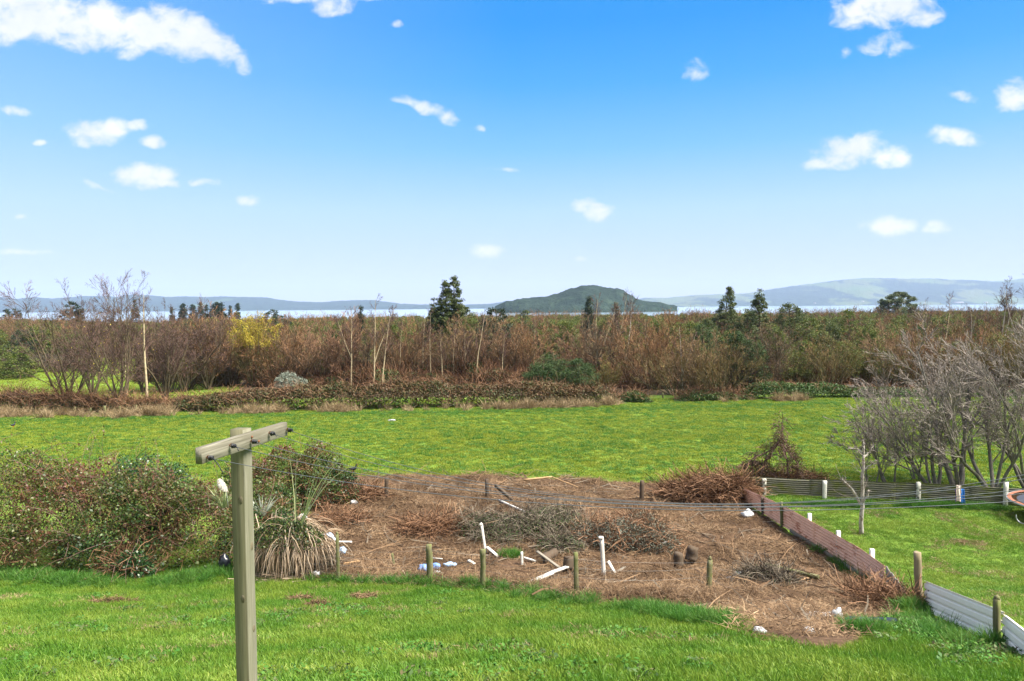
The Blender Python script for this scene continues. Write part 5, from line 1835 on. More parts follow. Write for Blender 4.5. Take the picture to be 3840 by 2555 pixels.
leafy('tiered_conifer', 'grey-green tiered conifer in front of the lake, among bare birch tops', 'conifer', 505, 260, 1118, -1, cone(3.2, .9, .1), 120, 5200, .32, 'dark_conifer_leaf', 580, clump_r=.7, droop=.1)
umb = lambda f: np.interp(f, [0, .35, .45, .6, .8, 1], [.0, .1, 7.2, 6.2, 4.0, .4])
leafy('pine_tree', 'dark flat-topped pine with drooping brown branches over the scrub', 'pine', 262, 210, 1123, -1, lambda f: np.interp(f, [0, .3, .45, .7, .9, 1], [.1, 1.6, 2.6, 2.7, 1.8, .3]), 60, 6000, .34, 'dark_conifer_leaf', 581, clump_r=.75)
leafy('pine_tree', 'second dark pine crown touching the flat-topped pine', 'pine', 292, 214, 1150, -1, lambda f: np.interp(f, [0, .3, .5, .8, 1], [.1, 1.6, 2.0, 1.5, .3]), 40, 3500, .34, 'hedge_leaf', 582, clump_r=.7)
leafy('round_tree', 'dark round tree far off at the lake edge near the corner of the wood', 'tree', 12, 300, 1155, -1, dome(2.6, .4), 50, 3200, .36, 'dark_conifer_leaf', 583, clump_r=.8)
leafy('round_tree', 'small dark tree beside the round one at the lake edge', 'tree', 60, 300, 1147, -1, dome(2.4, .4), 45, 3000, .36, 'dark_conifer_leaf', 584, clump_r=.8)
leafy('umbrella_tree', 'broad umbrella-shaped tree standing alone before the pasture hills', 'tree', 3368, 240, 1091, -1, lambda f: np.interp(f, [0, .42, .5, .62, .78, .92, 1], [.05, .8, 7.4, 7.0, 5.2, 2.6, .6]), 150, 26000, .36, 'evergreen_leaf', 585, clump_r=1.0, trunk='pale_bark')


# --- big grey orchard trees behind the back fence, and the small pale tree on the lawn
def orchard_tree(seed, h, lean, stems=3, r0=.14, spread=.5, bend=(-.03, 0, 0), n=(9, 8, 7)):
    rng = np.random.default_rng(seed)
    a = np.linspace(0, 2 * PI, stems, endpoint=False) + rng.uniform(-.5, .5, stems)
    tilt = rng.uniform(.25, 1, stems) * spread
    d = np.stack([np.cos(a) * np.sin(tilt) + lean[0], np.sin(a) * np.sin(tilt) + lean[1], np.cos(tilt)], -1)
    p = np.stack([np.cos(a) * .12, np.sin(a) * .12, a * 0 - .1], -1)
    P0 = grow(p, d, h * rng.uniform(.7, .95, stems), 10, .09, .02, rng, np.array(bend) * .6)
    R0 = (r0 * .8 * rng.uniform(.65, 1.1, stems))[:, None] * np.linspace(1, .18, 11)[None]
    P1, R1 = kids(P0, R0, n[0], .2, .98, .3, .8, .52, rng, .5, 7, .10, .04, .3, bend=np.array(bend) * 1.4)
    P2, R2 = kids(P1, R1, n[1], .2, 1, .3, .8, .55, rng, .55, 6, .11, .03, .35, bend=np.array(bend) * 1.2)
    P3, R3_ = kids(P2, R2, n[2] + 1, .15, 1, .3, .8, .55, rng, .7, 4, .11, .03, .4, bend=np.array(bend))
    tr, cr = MB(), MB()
    tr.add(*tubes(P0, R0, 8)[:2])
    tr.add(*tubes(P1, np.clip(R1, .010, .035), 5)[:2])
    V, Q = tubes(P2, np.clip(R2, .0078, .016), 3)[:2]
    cr.add(V, Q, rnd=np.repeat(rng.uniform(.2, .8, len(P2)), 6 * 3))
    V, Q = thin(P3, R3_, .0135, rng)
    cr.add(V, Q, rnd=np.repeat(rng.uniform(.2, 1, len(P3)), P3.shape[1] - 1))
    return tr, cr


for i, (px, pb, pt, lean, stems, r0, spread, lab) in enumerate((
        (3500, 1876, 1420, (-.28, .05), 4, .13, .55, 'grey orchard tree with leaning mossy trunks left of the hanging cloths'),
        (3590, 1872, 1352, (-.10, .05), 3, .17, .45, 'grey orchard tree with the thickest pale trunk behind the hanging cloths'),
        (3345, 1838, 1510, (-.15, .0), 4, .07, .5, 'thin-stemmed grey tree left in the orchard, behind the pale lawn tree'),
        (3270, 1832, 1560, (-.10, .05), 3, .05, .45, 'thinnest grey sapling tree where the orchard meets the field'),
        (3720, 1842, 1330, (-.18, .0), 5, .12, .6, 'many-stemmed grey orchard tree between the cloths and the last white post'),
        (3860, 1850, 1330, (-.15, .0), 5, .12, .55, 'grey orchard tree at the frame edge behind the trampoline'),
        (3440, 1800, 1440, (-.12, .0), 4, .06, .5, 'slim dark-stemmed tree behind the leaning orchard trunks'))):
    b = G(px, pb)
    if b[1] < 31.0:
        r = ray(px, pb)
        b = np.array([r[0] * 31.3, 31.3, 0.0])
    h = depth_h(b, pt)
    tr, cr = orchard_tree(600 + i, h * 1.22, lean, stems, r0, spread, n=(11, 9, 8) if r0 > .1 else (9, 8, 6))
    tree_of('orchard_tree', lab, 'tree', b, (('trunk', tr.mesh('trunk', M['orchard_bark'])), ('crown', cr.mesh('crown', M['orchard_twig']))), group='bare grey trees behind the back fence')


def pale_tree():
    b = GH(3230, 2004)
    root = thing('small_pale_tree', 'small bare pale-barked tree standing alone on the neighbouring lawn', 'tree', b)
    rng = np.random.default_rng(620)
    sc = b[1] / FPX
    def pt(px, py, dy=0):
        q = at(px, py, b[1] + dy)
        return q - b
    def limb(ps, r0, r1, k=8):
        P = lerp_line(np.array(ps), 12)
        P[1:-1] += rng.normal(size=(10, 3)) * .012
        return P, np.linspace(r0, r1, 12)
    L = [limb([(0, 0, -.1), pt(3230, 1950), pt(3233, 1880), pt(3232, 1800), pt(3236, 1740), pt(3238, 1700)], .080, .045),
         limb([pt(3231, 1895), pt(3215, 1865, .05), pt(3185, 1825, .1), pt(3155, 1797, .15)], .055, .04),
         limb([pt(3234, 1885), pt(3252, 1862, -.1), pt(3258, 1840, -.15)], .05, .03),
         limb([pt(3238, 1705), pt(3215, 1685, .1), pt(3180, 1682, .2)], .045, .02),
         limb([pt(3240, 1765), pt(3268, 1742, -.1), pt(3285, 1725, -.2)], .035, .015),
         limb([pt(3236, 1720), pt(3262, 1695, .1), pt(3275, 1670, .1)], .04, .015),
         limb([pt(3238, 1705), pt(3240, 1675), pt(3236, 1650, .1)], .04, .012)]
    tr = MB()
    for P, R in L:
        V, Q, T = tubes(P, R[None], 9, True)
        tr.add(V, Q, T)
    tr.build('trunk', M['pale_bark'], root, smooth=True)
    P0 = np.stack([p for p, _ in L])
    R0 = np.stack([r for _, r in L])
    P1, R1 = kids(P0, np.minimum(R0, .03), 12, .5, 1, .5, 1.2, .28, rng, .5, 5, .16, .03, .3)
    P2, R2 = kids(P1, R1, 5, .2, 1, .4, 1., .55, rng, .6, 4, .15, .02, .4)
    up, ur = kids(P0[1:2], np.minimum(R0[1:2], .02), 9, .2, 1, .9, 1.3, .9, rng, .5, 6, .06, .12, .3)
    cr = MB()
    for P, R in ((P1, R1), (P2, R2), (up, ur)):
        V, Q = tubes(P, np.maximum(R, .006), 3)[:2]
        cr.add(V, Q, rnd=.7)
    cr.build('crown', M['orchard_twig'], root)


pale_tree()


# the vine-hung dead stems by the fence corner
def vine_tree():
    b = GH(2850, 1822)
    d = b[1]
    rng = np.random.default_rng(630)
    root = thing('vine_covered_tree', 'dead stems bent under hanging brown vines at the corner of the iron fences', 'tree', b)
    pt = lambda px, py, dy=0: at(px, py, d + dy) - b
    stems = [[(0, 0, 0), pt(2862, 1740), pt(2890, 1700), pt(2925, 1660), pt(2938, 1600)], [pt(2955, 1812), pt(2955, 1740), pt(2940, 1680), pt(2932, 1610), pt(2936, 1572)],
             [pt(2868, 1806, .2), pt(2866, 1750), pt(2840, 1730), pt(2790, 1745)], [pt(2990, 1818, .2), pt(2992, 1740), pt(2960, 1690), pt(2940, 1650)], [pt(2936, 1640), pt(2890, 1690), pt(2820, 1720), pt(2770, 1775)]]
    P = np.stack([lerp_line(np.array(s), 12) for s in stems])
    R = np.stack([np.linspace(.045, .015, 12)] * 5)
    MB().add(*tubes(P, R, 6)[:2]).build('trunk', M['cane'], root)
    P1, R1 = kids(P, R, 46, .2, 1, .4, 1.5, .34, rng, .4, 7, .2, -.16, .5)
    P2, R2 = kids(P1, R1, 5, .1, 1, .3, 1., .7, rng, .7, 5, .16, -.16, .6)
    cr, lf = MB(), MB()
    for p, r in ((P1, R1), (P2, R2)):
        V, Q = thin(p, r, .017, rng)
        cr.add(V, Q, rnd=np.repeat(rng.uniform(0, 1, len(p)), p.shape[1] - 1))
    o = cr.build('vines', M['birch_twig'], root)
    pts = np.concatenate([P1.reshape(-1, 3), P2.reshape(-1, 3)])
    n = 3200
    V, Q = leafquads(pts[rng.integers(0, len(pts), n)] + rng.normal(size=(n, 3)) * .03, rng.uniform(.04, .09, n), rng, .55)
    lf.add(V, Q, rnd=rng.uniform(.5, 1, n))
    lf.build('leaves', M['hedge_leaf'], root)


vine_tree()
# ------------------------------------------------------------------ masses: wood, hedges, grass, cut brush
def merged(name, pairs):
    """several builders as one mesh with one material each"""
    mb = MB()
    mi_q, mi_t, mats = [], [], []
    for k, (b, m) in enumerate(pairs):
        base = mb.n
        mb.V += b.V
        mb.n += b.n
        for q, r in zip(b.Q, b.rq):
            mb.Q.append(q + base)
            mb.rq.append(r)
            mi_q += [k] * len(q)
        for q, r in zip(b.T, b.rt):
            mb.T.append(q + base)
            mb.rt.append(r)
            mi_t += [k] * len(q)
        mats.append(m)
    me = mb.mesh(name, mats)
    me.polygons.foreach_set('material_index', np.array(mi_q + mi_t, np.int32))
    return me


def scatter(name, label, pts, protos, rng, scale=(.8, 1.2), tilt=.12, idx=None, zs=None, kind='stuff', normal_yaw=True):
    """copies of a few meshes spread over points as one uncountable mass"""
    n = len(pts)
    me = bpy.data.meshes.new(name)
    me.vertices.add(n)
    me.vertices.foreach_set('co', np.asarray(pts, np.float32).ravel())
    rot = np.stack([rng.normal(size=n) * tilt, rng.normal(size=n) * tilt, rng.uniform(0, 2 * PI, n)], -1)
    s = rng.uniform(*scale, n)
    scl = np.stack([s, s, s * (zs if zs is not None else 1)], -1)
    for nm, typ, arr in (('rot', 'FLOAT_VECTOR', rot), ('scl', 'FLOAT_VECTOR', scl)):
        a = me.attributes.new(nm, typ, 'POINT')
        a.data.foreach_set('vector', arr.astype(np.float32).ravel())
    a = me.attributes.new('pick', 'INT', 'POINT')
    a.data.foreach_set('value', (rng.integers(0, len(protos), n) if idx is None else idx).astype(np.int32))
    o = obj(name, me)
    ng = bpy.data.node_groups.new(name, 'GeometryNodeTree')
    ng.interface.new_socket('Geometry', in_out='INPUT', socket_type='NodeSocketGeometry')
    ng.interface.new_socket('Geometry', in_out='OUTPUT', socket_type='NodeSocketGeometry')
    N = ng.nodes
    gi, go = N.new('NodeGroupInput'), N.new('NodeGroupOutput')
    inst = N.new('GeometryNodeInstanceOnPoints')
    join = N.new('GeometryNodeJoinGeometry')
    for k, p in enumerate(protos):
        po = bpy.data.objects.new(name + '_piece', p)
        oi = N.new('GeometryNodeObjectInfo')
        oi.inputs['Object'].default_value = po
        oi.inputs['As Instance'].default_value = True
        ng.links.new(oi.outputs['Geometry'], join.inputs[0])
    def attr(nm, typ):
        a = N.new('GeometryNodeInputNamedAttribute')
        a.data_type = typ
        a.inputs['Name'].default_value = nm
        return a.outputs[0]
    ng.links.new(gi.outputs[0], inst.inputs['Points'])
    ng.links.new(join.outputs[0], inst.inputs['Instance'])
    inst.inputs['Pick Instance'].default_value = True
    ng.links.new(attr('pick', 'INT'), inst.inputs['Instance Index'])
    ng.links.new(attr('rot', 'FLOAT_VECTOR'), inst.inputs['Rotation'])
    ng.links.new(attr('scl', 'FLOAT_VECTOR'), inst.inputs['Scale'])
    ng.links.new(inst.outputs[0], go.inputs[0])
    md = o.modifiers.new('spread', 'NODES')
    md.node_group = ng
    tag(o, label, None, None, kind)
    return o


def in_view(rng, n, y0, y1, margin=.74, power=1.0, x0=None, x1=None):
    """random ground points of the strip the camera sees, even per square metre"""
    y = np.sqrt(rng.uniform(y0 ** 2, y1 ** 2, n))
    x = rng.uniform(-margin, margin, n) * y
    return x, y


# --- the wood behind its front row
def tintmat(src, name, tints):
    m = M[src].copy()
    m.name = name
    nt = m.node_tree
    MATS[name] = m
    bs = [n for n in nt.nodes if n.type == 'BSDF_PRINCIPLED'][0]
    oi = nt.nodes.new('ShaderNodeObjectInfo')
    cr = nt.nodes.new('ShaderNodeValToRGB')
    cr.color_ramp.interpolation = 'CONSTANT'
    while len(cr.color_ramp.elements) > 1:
        cr.color_ramp.elements.remove(cr.color_ramp.elements[-1])
    for k, c in enumerate(tints):
        e = cr.color_ramp.elements[0] if k == 0 else cr.color_ramp.elements.new(k / len(tints))
        e.position = k / len(tints)
        e.color = (*c, 1)
    nt.links.new(oi.outputs['Random'], cr.inputs[0])
    old = bs.inputs['Base Color'].links[0].from_socket
    mx = nt.nodes.new('ShaderNodeMix')
    mx.data_type = 'RGBA'
    mx.blend_type = 'MULTIPLY'
    mx.inputs[0].default_value = 1.0
    nt.links.new(old, mx.inputs[6])
    nt.links.new(cr.outputs[0], mx.inputs[7])
    nt.links.new(mx.outputs[2], bs.inputs['Base Color'])
    return m


WT = [(1.0, .92, .80), (1.3, 1.0, .72), (.8, .82, .75), (1.15, .88, .82), (.85, 1.05, .66), (.62, .60, .58), (1.35, 1.2, .95), (.75, .72, .66)]
tintmat('stem_bark', 'wood_bark', WT)
tintmat('twig', 'wood_twig', WT)
WOODP = []
for k, kw in enumerate((dict(h=6.4, spread=.58, stems=20, dens=.75, twig_w=.026), dict(h=6.2, spread=.70, stems=20, dens=.75, twig_w=.026), dict(h=6.6, spread=.50, stems=18, dens=.75, twig_w=.026))):
    t_, c_, _ = fan_shrub(700 + k, **kw)
    WOODP.append(merged('wood_shrub', [(t_, M['wood_bark']), (c_, M['wood_twig'])]))
for k in range(2):
    t_, c_ = clump_tree(710 + k, 5.2, dome(2.3, .1), 90, 4500, .22, .06, .55, .5)
    WOODP.append(merged('wood_bush', [(t_, M['wood_bark']), (c_, M['olive_leaf'])]))


def wood():
    rng = np.random.default_rng(71)
    pts, idx, zs = [], [], []
    for y0, y1, sp in ((66, 95, 3.0), (95, 150, 4.0), (150, 330, 5.6)):
        n = int(.80 * (y1 ** 2 - y0 ** 2) / sp ** 2)
        x, y = in_view(rng, n, y0, y1, .80)
        a = x / y
        gap = (a < -.395 - .03 * vnoise(y * .2, y * 0, 5)) & (y < 118 + 10 * vnoise(a * 30, a * 0, 6))
        gap |= (a < -.33) & (y < 78)
        # a thin row of bushes crosses the second field on the left
        gap &= ~((np.abs(y - 97 - 10 * a) < 3.2) & (a < -.62))
        gap |= y < np.interp(a, [-.5, .1, .25, .75], [86, 86, 76, 74])
        gap |= (y < 125) & (vnoise(x * .13, y * .16, 79, 2) > .60)
        x, y = x[~gap], y[~gap]
        pts.append(np.stack([x, y, H0(x, y) - .05], -1))
        a = x / y
        # top of the wood: kept just under the skyline the photograph shows
        drop = np.interp(a, [-.75, -.66, -.60, -.52, -.40, -.2, 0, .2, .4, .75], [.0055, .0060, .0105, .0115, .0085, .0066, .0056, .0058, .0050, .0040])
        top = CZ - drop * y + 1.5 * (vnoise(x * .09, y * .09, 73, 3) - .62) - np.abs(rng.normal(size=len(x))) * .45 - np.clip((145 - y) / 50, 0, 1.2) * rng.uniform(.8, 2.3, len(x))
        green = rng.uniform(0, 1, len(x)) < np.interp(a, [-.7, .2, .45, .7], [.015, .02, .03, .02])
        idx.append(np.where(green, rng.integers(3, 5, len(x)), rng.integers(0, 3, len(x))))
        hp = np.where(green, 5.4, 6.3)
        zs.append(top / hp * np.where(y < 130, rng.uniform(.8, 1.04, len(x)), 1))
    pts, idx, zs = np.concatenate(pts), np.concatenate(idx), np.concatenate(zs)
    scatter('wood', 'mass of bare brown willow scrub reaching back to the lake', pts, WOODP, rng, (.98, 1.02), .03, idx, zs)


wood()


def undergrowth():
    rng = np.random.default_rng(75)
    pr = []
    for k in range(3):
        rg = np.random.default_rng(760 + k)
        n = 2600
        d = rdir(rg, n)
        d[:, 2] = np.abs(d[:, 2])
        C = d * np.array([1.5, 1.5, 1.5]) * (.75 + .4 * vnoise(d[:, 0] * 3, d[:, 1] * 3, 760 + k, 3) - .3 * rg.uniform(0, 1, n) ** 2)[:, None]
        V, Q = leafquads(C, .16 * rg.uniform(.6, 1.4, n), rg, .6, .5)
        lf = MB().add(V, Q, rnd=rg.uniform(0, 1, n))
        m = 700
        P = grow(rg.uniform(-1.2, 1.2, (m, 3)) * np.array([1, 1, 0]), rdir(rg, m) * .6 + np.array([0, 0, .8]), rg.uniform(.8, 2.2, m), 5, .16, -.06, rg)
        V, Q = ribbons(P, .024, rg)
        pr.append(merged('undergrowth', [(lf, M['hedge_leaf'] if k else M['green_hedge_leaf']), (MB().add(V, Q, rnd=np.repeat(rg.uniform(0, .7, m), 5)), M['russet_stick'])]))
    px = rng.uniform(560, 3900, 420)
    y = np.interp(px, [560, 1000, 2250, 2500, 2750, 3900], [79, 78, 76, 71, 69, 70]) + rng.uniform(-1.5, 12, 420)
    x = np.array([ray(p, 1400)[0] for p in px]) * y
    k = ~((px < 1000) & (rng.uniform(0, 1, 420) < .6))
    scatter('undergrowth', 'dark brown undergrowth beneath the shrubs of the wood', np.stack([x, y, H0(x, y) - .1], -1)[k], pr, rng, (.7, 1.35), .05, None, rng.uniform(.55, 1.25, 420)[k])


undergrowth()


# --- hedges: leaves over a long mound
def hedge(name, label, path, thick, n_leaf, leaf_L, leaf_m, seed, n_cane=1500, cane_m='russet_stick', cat='hedge', cane_h=.5):
    rng = np.random.default_rng(seed)
    P = np.array([[*GH(p[0], p[1]), depth_h(GH(p[0], p[1]), p[2])] for p in path])
    s = np.concatenate([[0], np.cumsum(np.linalg.norm(np.diff(P[:, :2], axis=0), axis=1))])
    def at_s(q):
        return [np.interp(q, s, P[:, k]) for k in range(4)]
    root = thing(name, label, cat, (P[len(P) // 2][0], P[len(P) // 2][1], P[len(P) // 2][2]))
    o = np.array(root.location)
    def pts(n, depth_in, topmost=0.0):
        q = rng.uniform(0, s[-1], n)
        x, y, z, h = at_s(q)
        end = np.clip(np.minimum(q, s[-1] - q) / 1.2, .05, 1) ** .5
        h = h * end * (.72 + .42 * vnoise(q * .55, q * 0 + 2, seed, 3))
        t = rng.uniform(0, 1, n) ** .8 * PI * .62      # front foot, over the top, a little down the back
        bulge = 1 + .35 * (vnoise(q * .9, t * 2.2, seed + 1, 3) - .5)
        c = (1 - np.cos(t)) * .5 * thick * bulge
        hh = np.sin(np.minimum(t, PI / 2)) ** .7 * h * bulge
        hh = np.where(t > PI / 2, h * bulge * (1 - .3 * (t - PI / 2)), hh)
        u_ = 1 - depth_in * rng.uniform(0, 1, n) ** 1.5
        return np.stack([x + rng.normal(size=n) * .15, y + thick * .5 + (c - thick * .5) * u_, z + hh * u_], -1), q, h
    C, q, h = pts(n_leaf, .35)
    V, Q = leafquads(C - o, leaf_L * rng.uniform(.6, 1.4, n_leaf), rng, .65, .6)
    rn = np.clip(.55 * rng.uniform(0, 1, n_leaf) + .55 * (vnoise(C[:, 0] * .8, C[:, 2] * 1.6, seed + 4, 3)) - .05, 0, 1)
    MB().add(V, Q, rnd=rn).build('leaves', M[leaf_m], root)
    C, q, h = pts(n_cane, .8)
    d = rdir(rng, n_cane)
    d[:, 2] = np.abs(d[:, 2]) + .3
    Pc = grow(C - o, d, rng.uniform(.4, 1.3, n_cane) * cane_h * 2, 4, .2, -.12, rng)
    V, Q = ribbons(Pc, .022, rng)
    MB().add(V, Q, rnd=np.repeat(rng.uniform(0, 1, n_cane), 4)).build('canes', M[cane_m], root)
    return root


hedge('bramble_hedge', 'long mound of brown and green bramble at the far field edge below the birches', [(600, 1545, 1500), (800, 1548, 1478), (1000, 1545, 1462), (1200, 1540, 1444), (1400, 1538, 1450), (1600, 1533, 1432), (1850, 1528, 1444), (2080, 1520, 1432), (2240, 1516, 1448), (2330, 1512, 1474)],
      3.4, 42000, .17, 'hedge_leaf', 801, 5000)
hedge('bramble_hedge', 'low brown bramble bank under the open bare trees at the field gap', [(-120, 1545, 1478), (60, 1550, 1482), (200, 1550, 1486), (360, 1552, 1500), (480, 1552, 1506), (620, 1548, 1500)], 2.6, 9000, .17, 'hedge_leaf', 802, 5000, cane_h=.6)
hedge('green_bramble_clump', 'green bramble clump between the brown hedge and the dark gap', [(2320, 1510, 1482), (2380, 1512, 1470), (2440, 1512, 1478)], 2.2, 4500, .17, 'green_hedge_leaf', 803, 400)
hedge('bramble_hedge', 'green bramble hedge below the leafy willows, up to the orchard trees', [(2790, 1502, 1462), (2870, 1500, 1442), (3000, 1498, 1440), (3100, 1494, 1436), (3170, 1494, 1452), (3300, 1492, 1458), (3500, 1490, 1460), (3860, 1490, 1455)], 3.0, 24000, .17, 'green_hedge_leaf', 804, 1500)
hedge('low_bramble', 'low dark bramble strip in the shade below the lichen-grey willow', [(2545, 1508, 1480), (2620, 1508, 1468), (2700, 1504, 1472), (2790, 1502, 1470)], 1.8, 5000, .16, 'green_hedge_leaf', 805, 900)
# grey scrub line across the second field on the left
hedge('scrub_row', 'row of grey-brown scrub crossing the second field behind the bare trees', [(-200, 1398, 1338), (0, 1400, 1345), (140, 1398, 1350), (300, 1394, 1358)], 3.0, 5000, .22, 'hedge_leaf', 806, 4500, 'grey_stick', cane_h=.9)


# small yellow-lichened fence posts in the hedge gaps
def little_posts():
    lst = [(397, 1558, 1522, .07), (451, 1555, 1524, .05), (508, 1556, 1520, .05), (607, 1530, 1516, .06), (283, 1552, 1526, .05), (338, 1556, 1530, .05), (2487, 1494, 1474, .07), (2532, 1500, 1474, .07)]
    labs = ('thick squared post in the field gap beside fallen pale sticks', 'thin yellowish post behind the thick squared one', 'yellowish leaning post at the foot of the pale-trunked birch', 'short yellow post in the dry grass beyond the birch', 'thin yellowish stake under the first open bare tree', 'second thin yellowish stake under the open bare trees', 'yellowish post in the dark hedge gap, left one of two', 'yellowish post in the dark hedge gap, right one of two')
    for k, ((px, pb, pt, r), lab) in enumerate(zip(lst, labs)):
        b = GH(px, pb)
        h = depth_h(b, pt)
        V, Q = beam((0, 0, -.1), (.12 * h * ((k % 3) - 1), 0, h), r * 2, r * 2, seg=3, rag=.06, seed=810 + k)
        o = MB().add(V, Q).build('small_post', M['fence_timber'], None, loc=b)
        tag(o, lab, 'post', 'small posts along the hedge')


little_posts()


# --- the big bramble thicket beside the lawn
def blob_pts(rng, blobs, n, inner, seed, ex=1.6):
    vol = np.array([b[2] * b[3] + b[2] * b[4] for b in blobs])
    k = rng.choice(len(blobs), n, p=vol / vol.sum())
    B_ = np.array(blobs)[k]
    d = rdir(rng, n)
    d[:, 2] = np.abs(d[:, 2])
    sh = 1 + .42 * (vnoise(d[:, 0] * 2.6 + k * 3.1, d[:, 1] * 2.6 + d[:, 2] * 2.2, seed, 3) - .5)
    u_ = sh * (1 - inner * rng.uniform(0, 1, n) ** ex)
    C = np.stack([B_[:, 0] + d[:, 0] * B_[:, 2] * u_, B_[:, 1] + d[:, 1] * B_[:, 3] * u_, d[:, 2] ** .85 * B_[:, 4] * u_], -1)
    C[:, 2] += H0(C[:, 0], C[:, 1])
    # keep what is not deep inside another mound
    ins = np.zeros(n, bool)
    for j, b in enumerate(blobs):
        r = ((C[:, 0] - b[0]) / b[2]) ** 2 + ((C[:, 1] - b[1]) / b[3]) ** 2 + ((C[:, 2] - H0(b[0], b[1])) / b[4]) ** 2
        ins |= (r < .42) & (k != j)
    return C[~ins], d[~ins], k[~ins]


def thicket(name, label, cat, blobs, n_leaf, leaf_L, leaf_m, seed, canes=300, twigs=3000, cane_len=1.6, arch=.12, patch_top=None):
    rng = np.random.default_rng(seed)
    c0 = np.mean([b[:2] for b in blobs], 0)
    root = thing(name, label, cat, (*c0, float(H0(*c0))))
    o = np.array(root.location)
    C, d, k = blob_pts(rng, blobs, n_leaf, .30, seed)
    hole = vnoise(C[:, 0] * 1.9 + 9, C[:, 2] * 2.3 + C[:, 1] * .8, seed + 6, 2)
    kk = rng.uniform(0, 1, len(C)) < np.clip((hole - .26) * 5, .15, 1)
    C, d = C[kk], d[kk]
    n = len(C)
    hz = (C[:, 2] - H0(C[:, 0], C[:, 1]))
    V, Q = leafquads(C - o, leaf_L * rng.uniform(.55, 1.5, n), rng, .62, .5, out=d * .5)
    rn = .42 * rng.uniform(0, 1, n) + .85 * vnoise(C[:, 0] * 1.5, C[:, 2] * 1.7 + C[:, 1], seed + 2, 3) - .16
    if patch_top is not None:       # autumn-coloured leaves and bare cane higher up on old growth
        rn = rn + patch_top * np.clip(hz - 1.3 - 1.2 * (vnoise(C[:, 0] * .5, C[:, 0] * 0 + C[:, 1] * .3, seed + 8, 2) - .5), -.8, 1.1)
    MB().add(V, Q, rnd=np.clip(rn, 0, 1)).build('leaves', M[leaf_m], root)
    C, d, k = blob_pts(rng, blobs, twigs, .9, seed + 1, .7)
    n = len(C)
    P = grow(C - o, rdir(rng, n) + d * .4, rng.uniform(.3, .9, n), 4, .25, -.05, rng)
    V, Q = ribbons(P, .014, rng)
    MB().add(V, Q, rnd=np.repeat(rng.uniform(0, 1, n), 4)).build('dead_twigs', M['russet_stick'], root)
    if canes:
        C, d, k = blob_pts(rng, blobs, canes, .5, seed + 2)
        n = len(C)
        d = d + np.array([0, 0, .5]) + rng.normal(size=(n, 3)) * .4
        P = grow(C - o - d * .2, d, rng.uniform(.5, 1.3, n) * cane_len, 9, .12, -arch, rng)
        R = rng.uniform(.006, .011, n)[:, None] * np.linspace(1, .45, 10)[None]
        MB().add(*tubes(P, R, 4)[:2]).build('canes', M['cane'], root)
        sel = P[:, 4:].reshape(-1, 3)
        m = n * 5
        V, Q = leafquads(sel[rng.integers(0, len(sel), m)] + rng.normal(size=(m, 3)) * .04, leaf_L * rng.uniform(.7, 1.3, m), rng, .6)
        MB().add(V, Q, rnd=np.clip(rng.normal(.78, .14, m), 0, 1)).build('cane_leaves', M[leaf_m], root)
    return root


thicket('bramble_thicket', 'big bramble thicket with red-tinged leaves and arching canes beside the lawn', 'bramble',
        [(-18.6, 23.6, 2.4, 2.0, 3.4), (-16.6, 24.2, 2.0, 2.2, 3.45), (-14.6, 23.8, 2.0, 2.0, 2.95), (-13.0, 23.4, 1.8, 1.9, 2.75), (-11.4, 23.4, 1.7, 1.9, 2.8), (-10.0, 23.3, 1.3, 1.6, 2.5), (-9.0, 23.3, .8, 1.0, 2.0), (-15.8, 24.6, 1.6, 1.4, 3.2), (-13.8, 24.4, 1.5, 1.5, 2.9), (-12.2, 24.0, 1.3, 1.4, 2.8), (-10.7, 24.0, 1.2, 1.3, 2.6), (-15.6, 22.6, 1.8, 1.2, 1.6), (-12.6, 22.3, 1.8, 1.0, 1.4), (-18.0, 22.4, 1.5, 1.0, 1.3)],
        84000, .082, 'bramble_leaf', 820, 560, 9000, 1.9, .13, .15)
thicket('ivy_mound', 'dark ivy-covered mound standing up out of the bramble thicket', 'ivy', [(-13.1, 25.0, 1.45, 1.3, 3.15), (-12.2, 25.2, 1.0, 1.0, 2.9)], 15000, .075, 'ivy_leaf', 822, 40, 1500, .8, .1)
thicket('dark_leafed_bush', 'low glossy dark-leaved bush at the foot of the thicket on the lawn edge', 'bush', [(-11.6, 21.6, .65, .5, .8), (-12.2, 21.7, .5, .4, .6)], 3500, .085, 'ivy_leaf', 823, 20, 800, .6, .1)
thicket('bramble_bush', 'bramble bush with reddish tips behind the clothesline post', 'bramble', [(-9.5, 29.6, 1.6, 1.5, 2.4), (-8.4, 30.2, 1.3, 1.4, 2.5), (-10.8, 29.2, 1.4, 1.4, 2.1), (-7.3, 30.4, .9, 1.0, 1.4), (-9.3, 26.8, 1.3, 1.4, 1.7), (-8.5, 25.2, 1.1, 1.0, 1.25)], 34000, .085, 'bramble_leaf', 824, 120, 5000, 1.1, .12, .22)


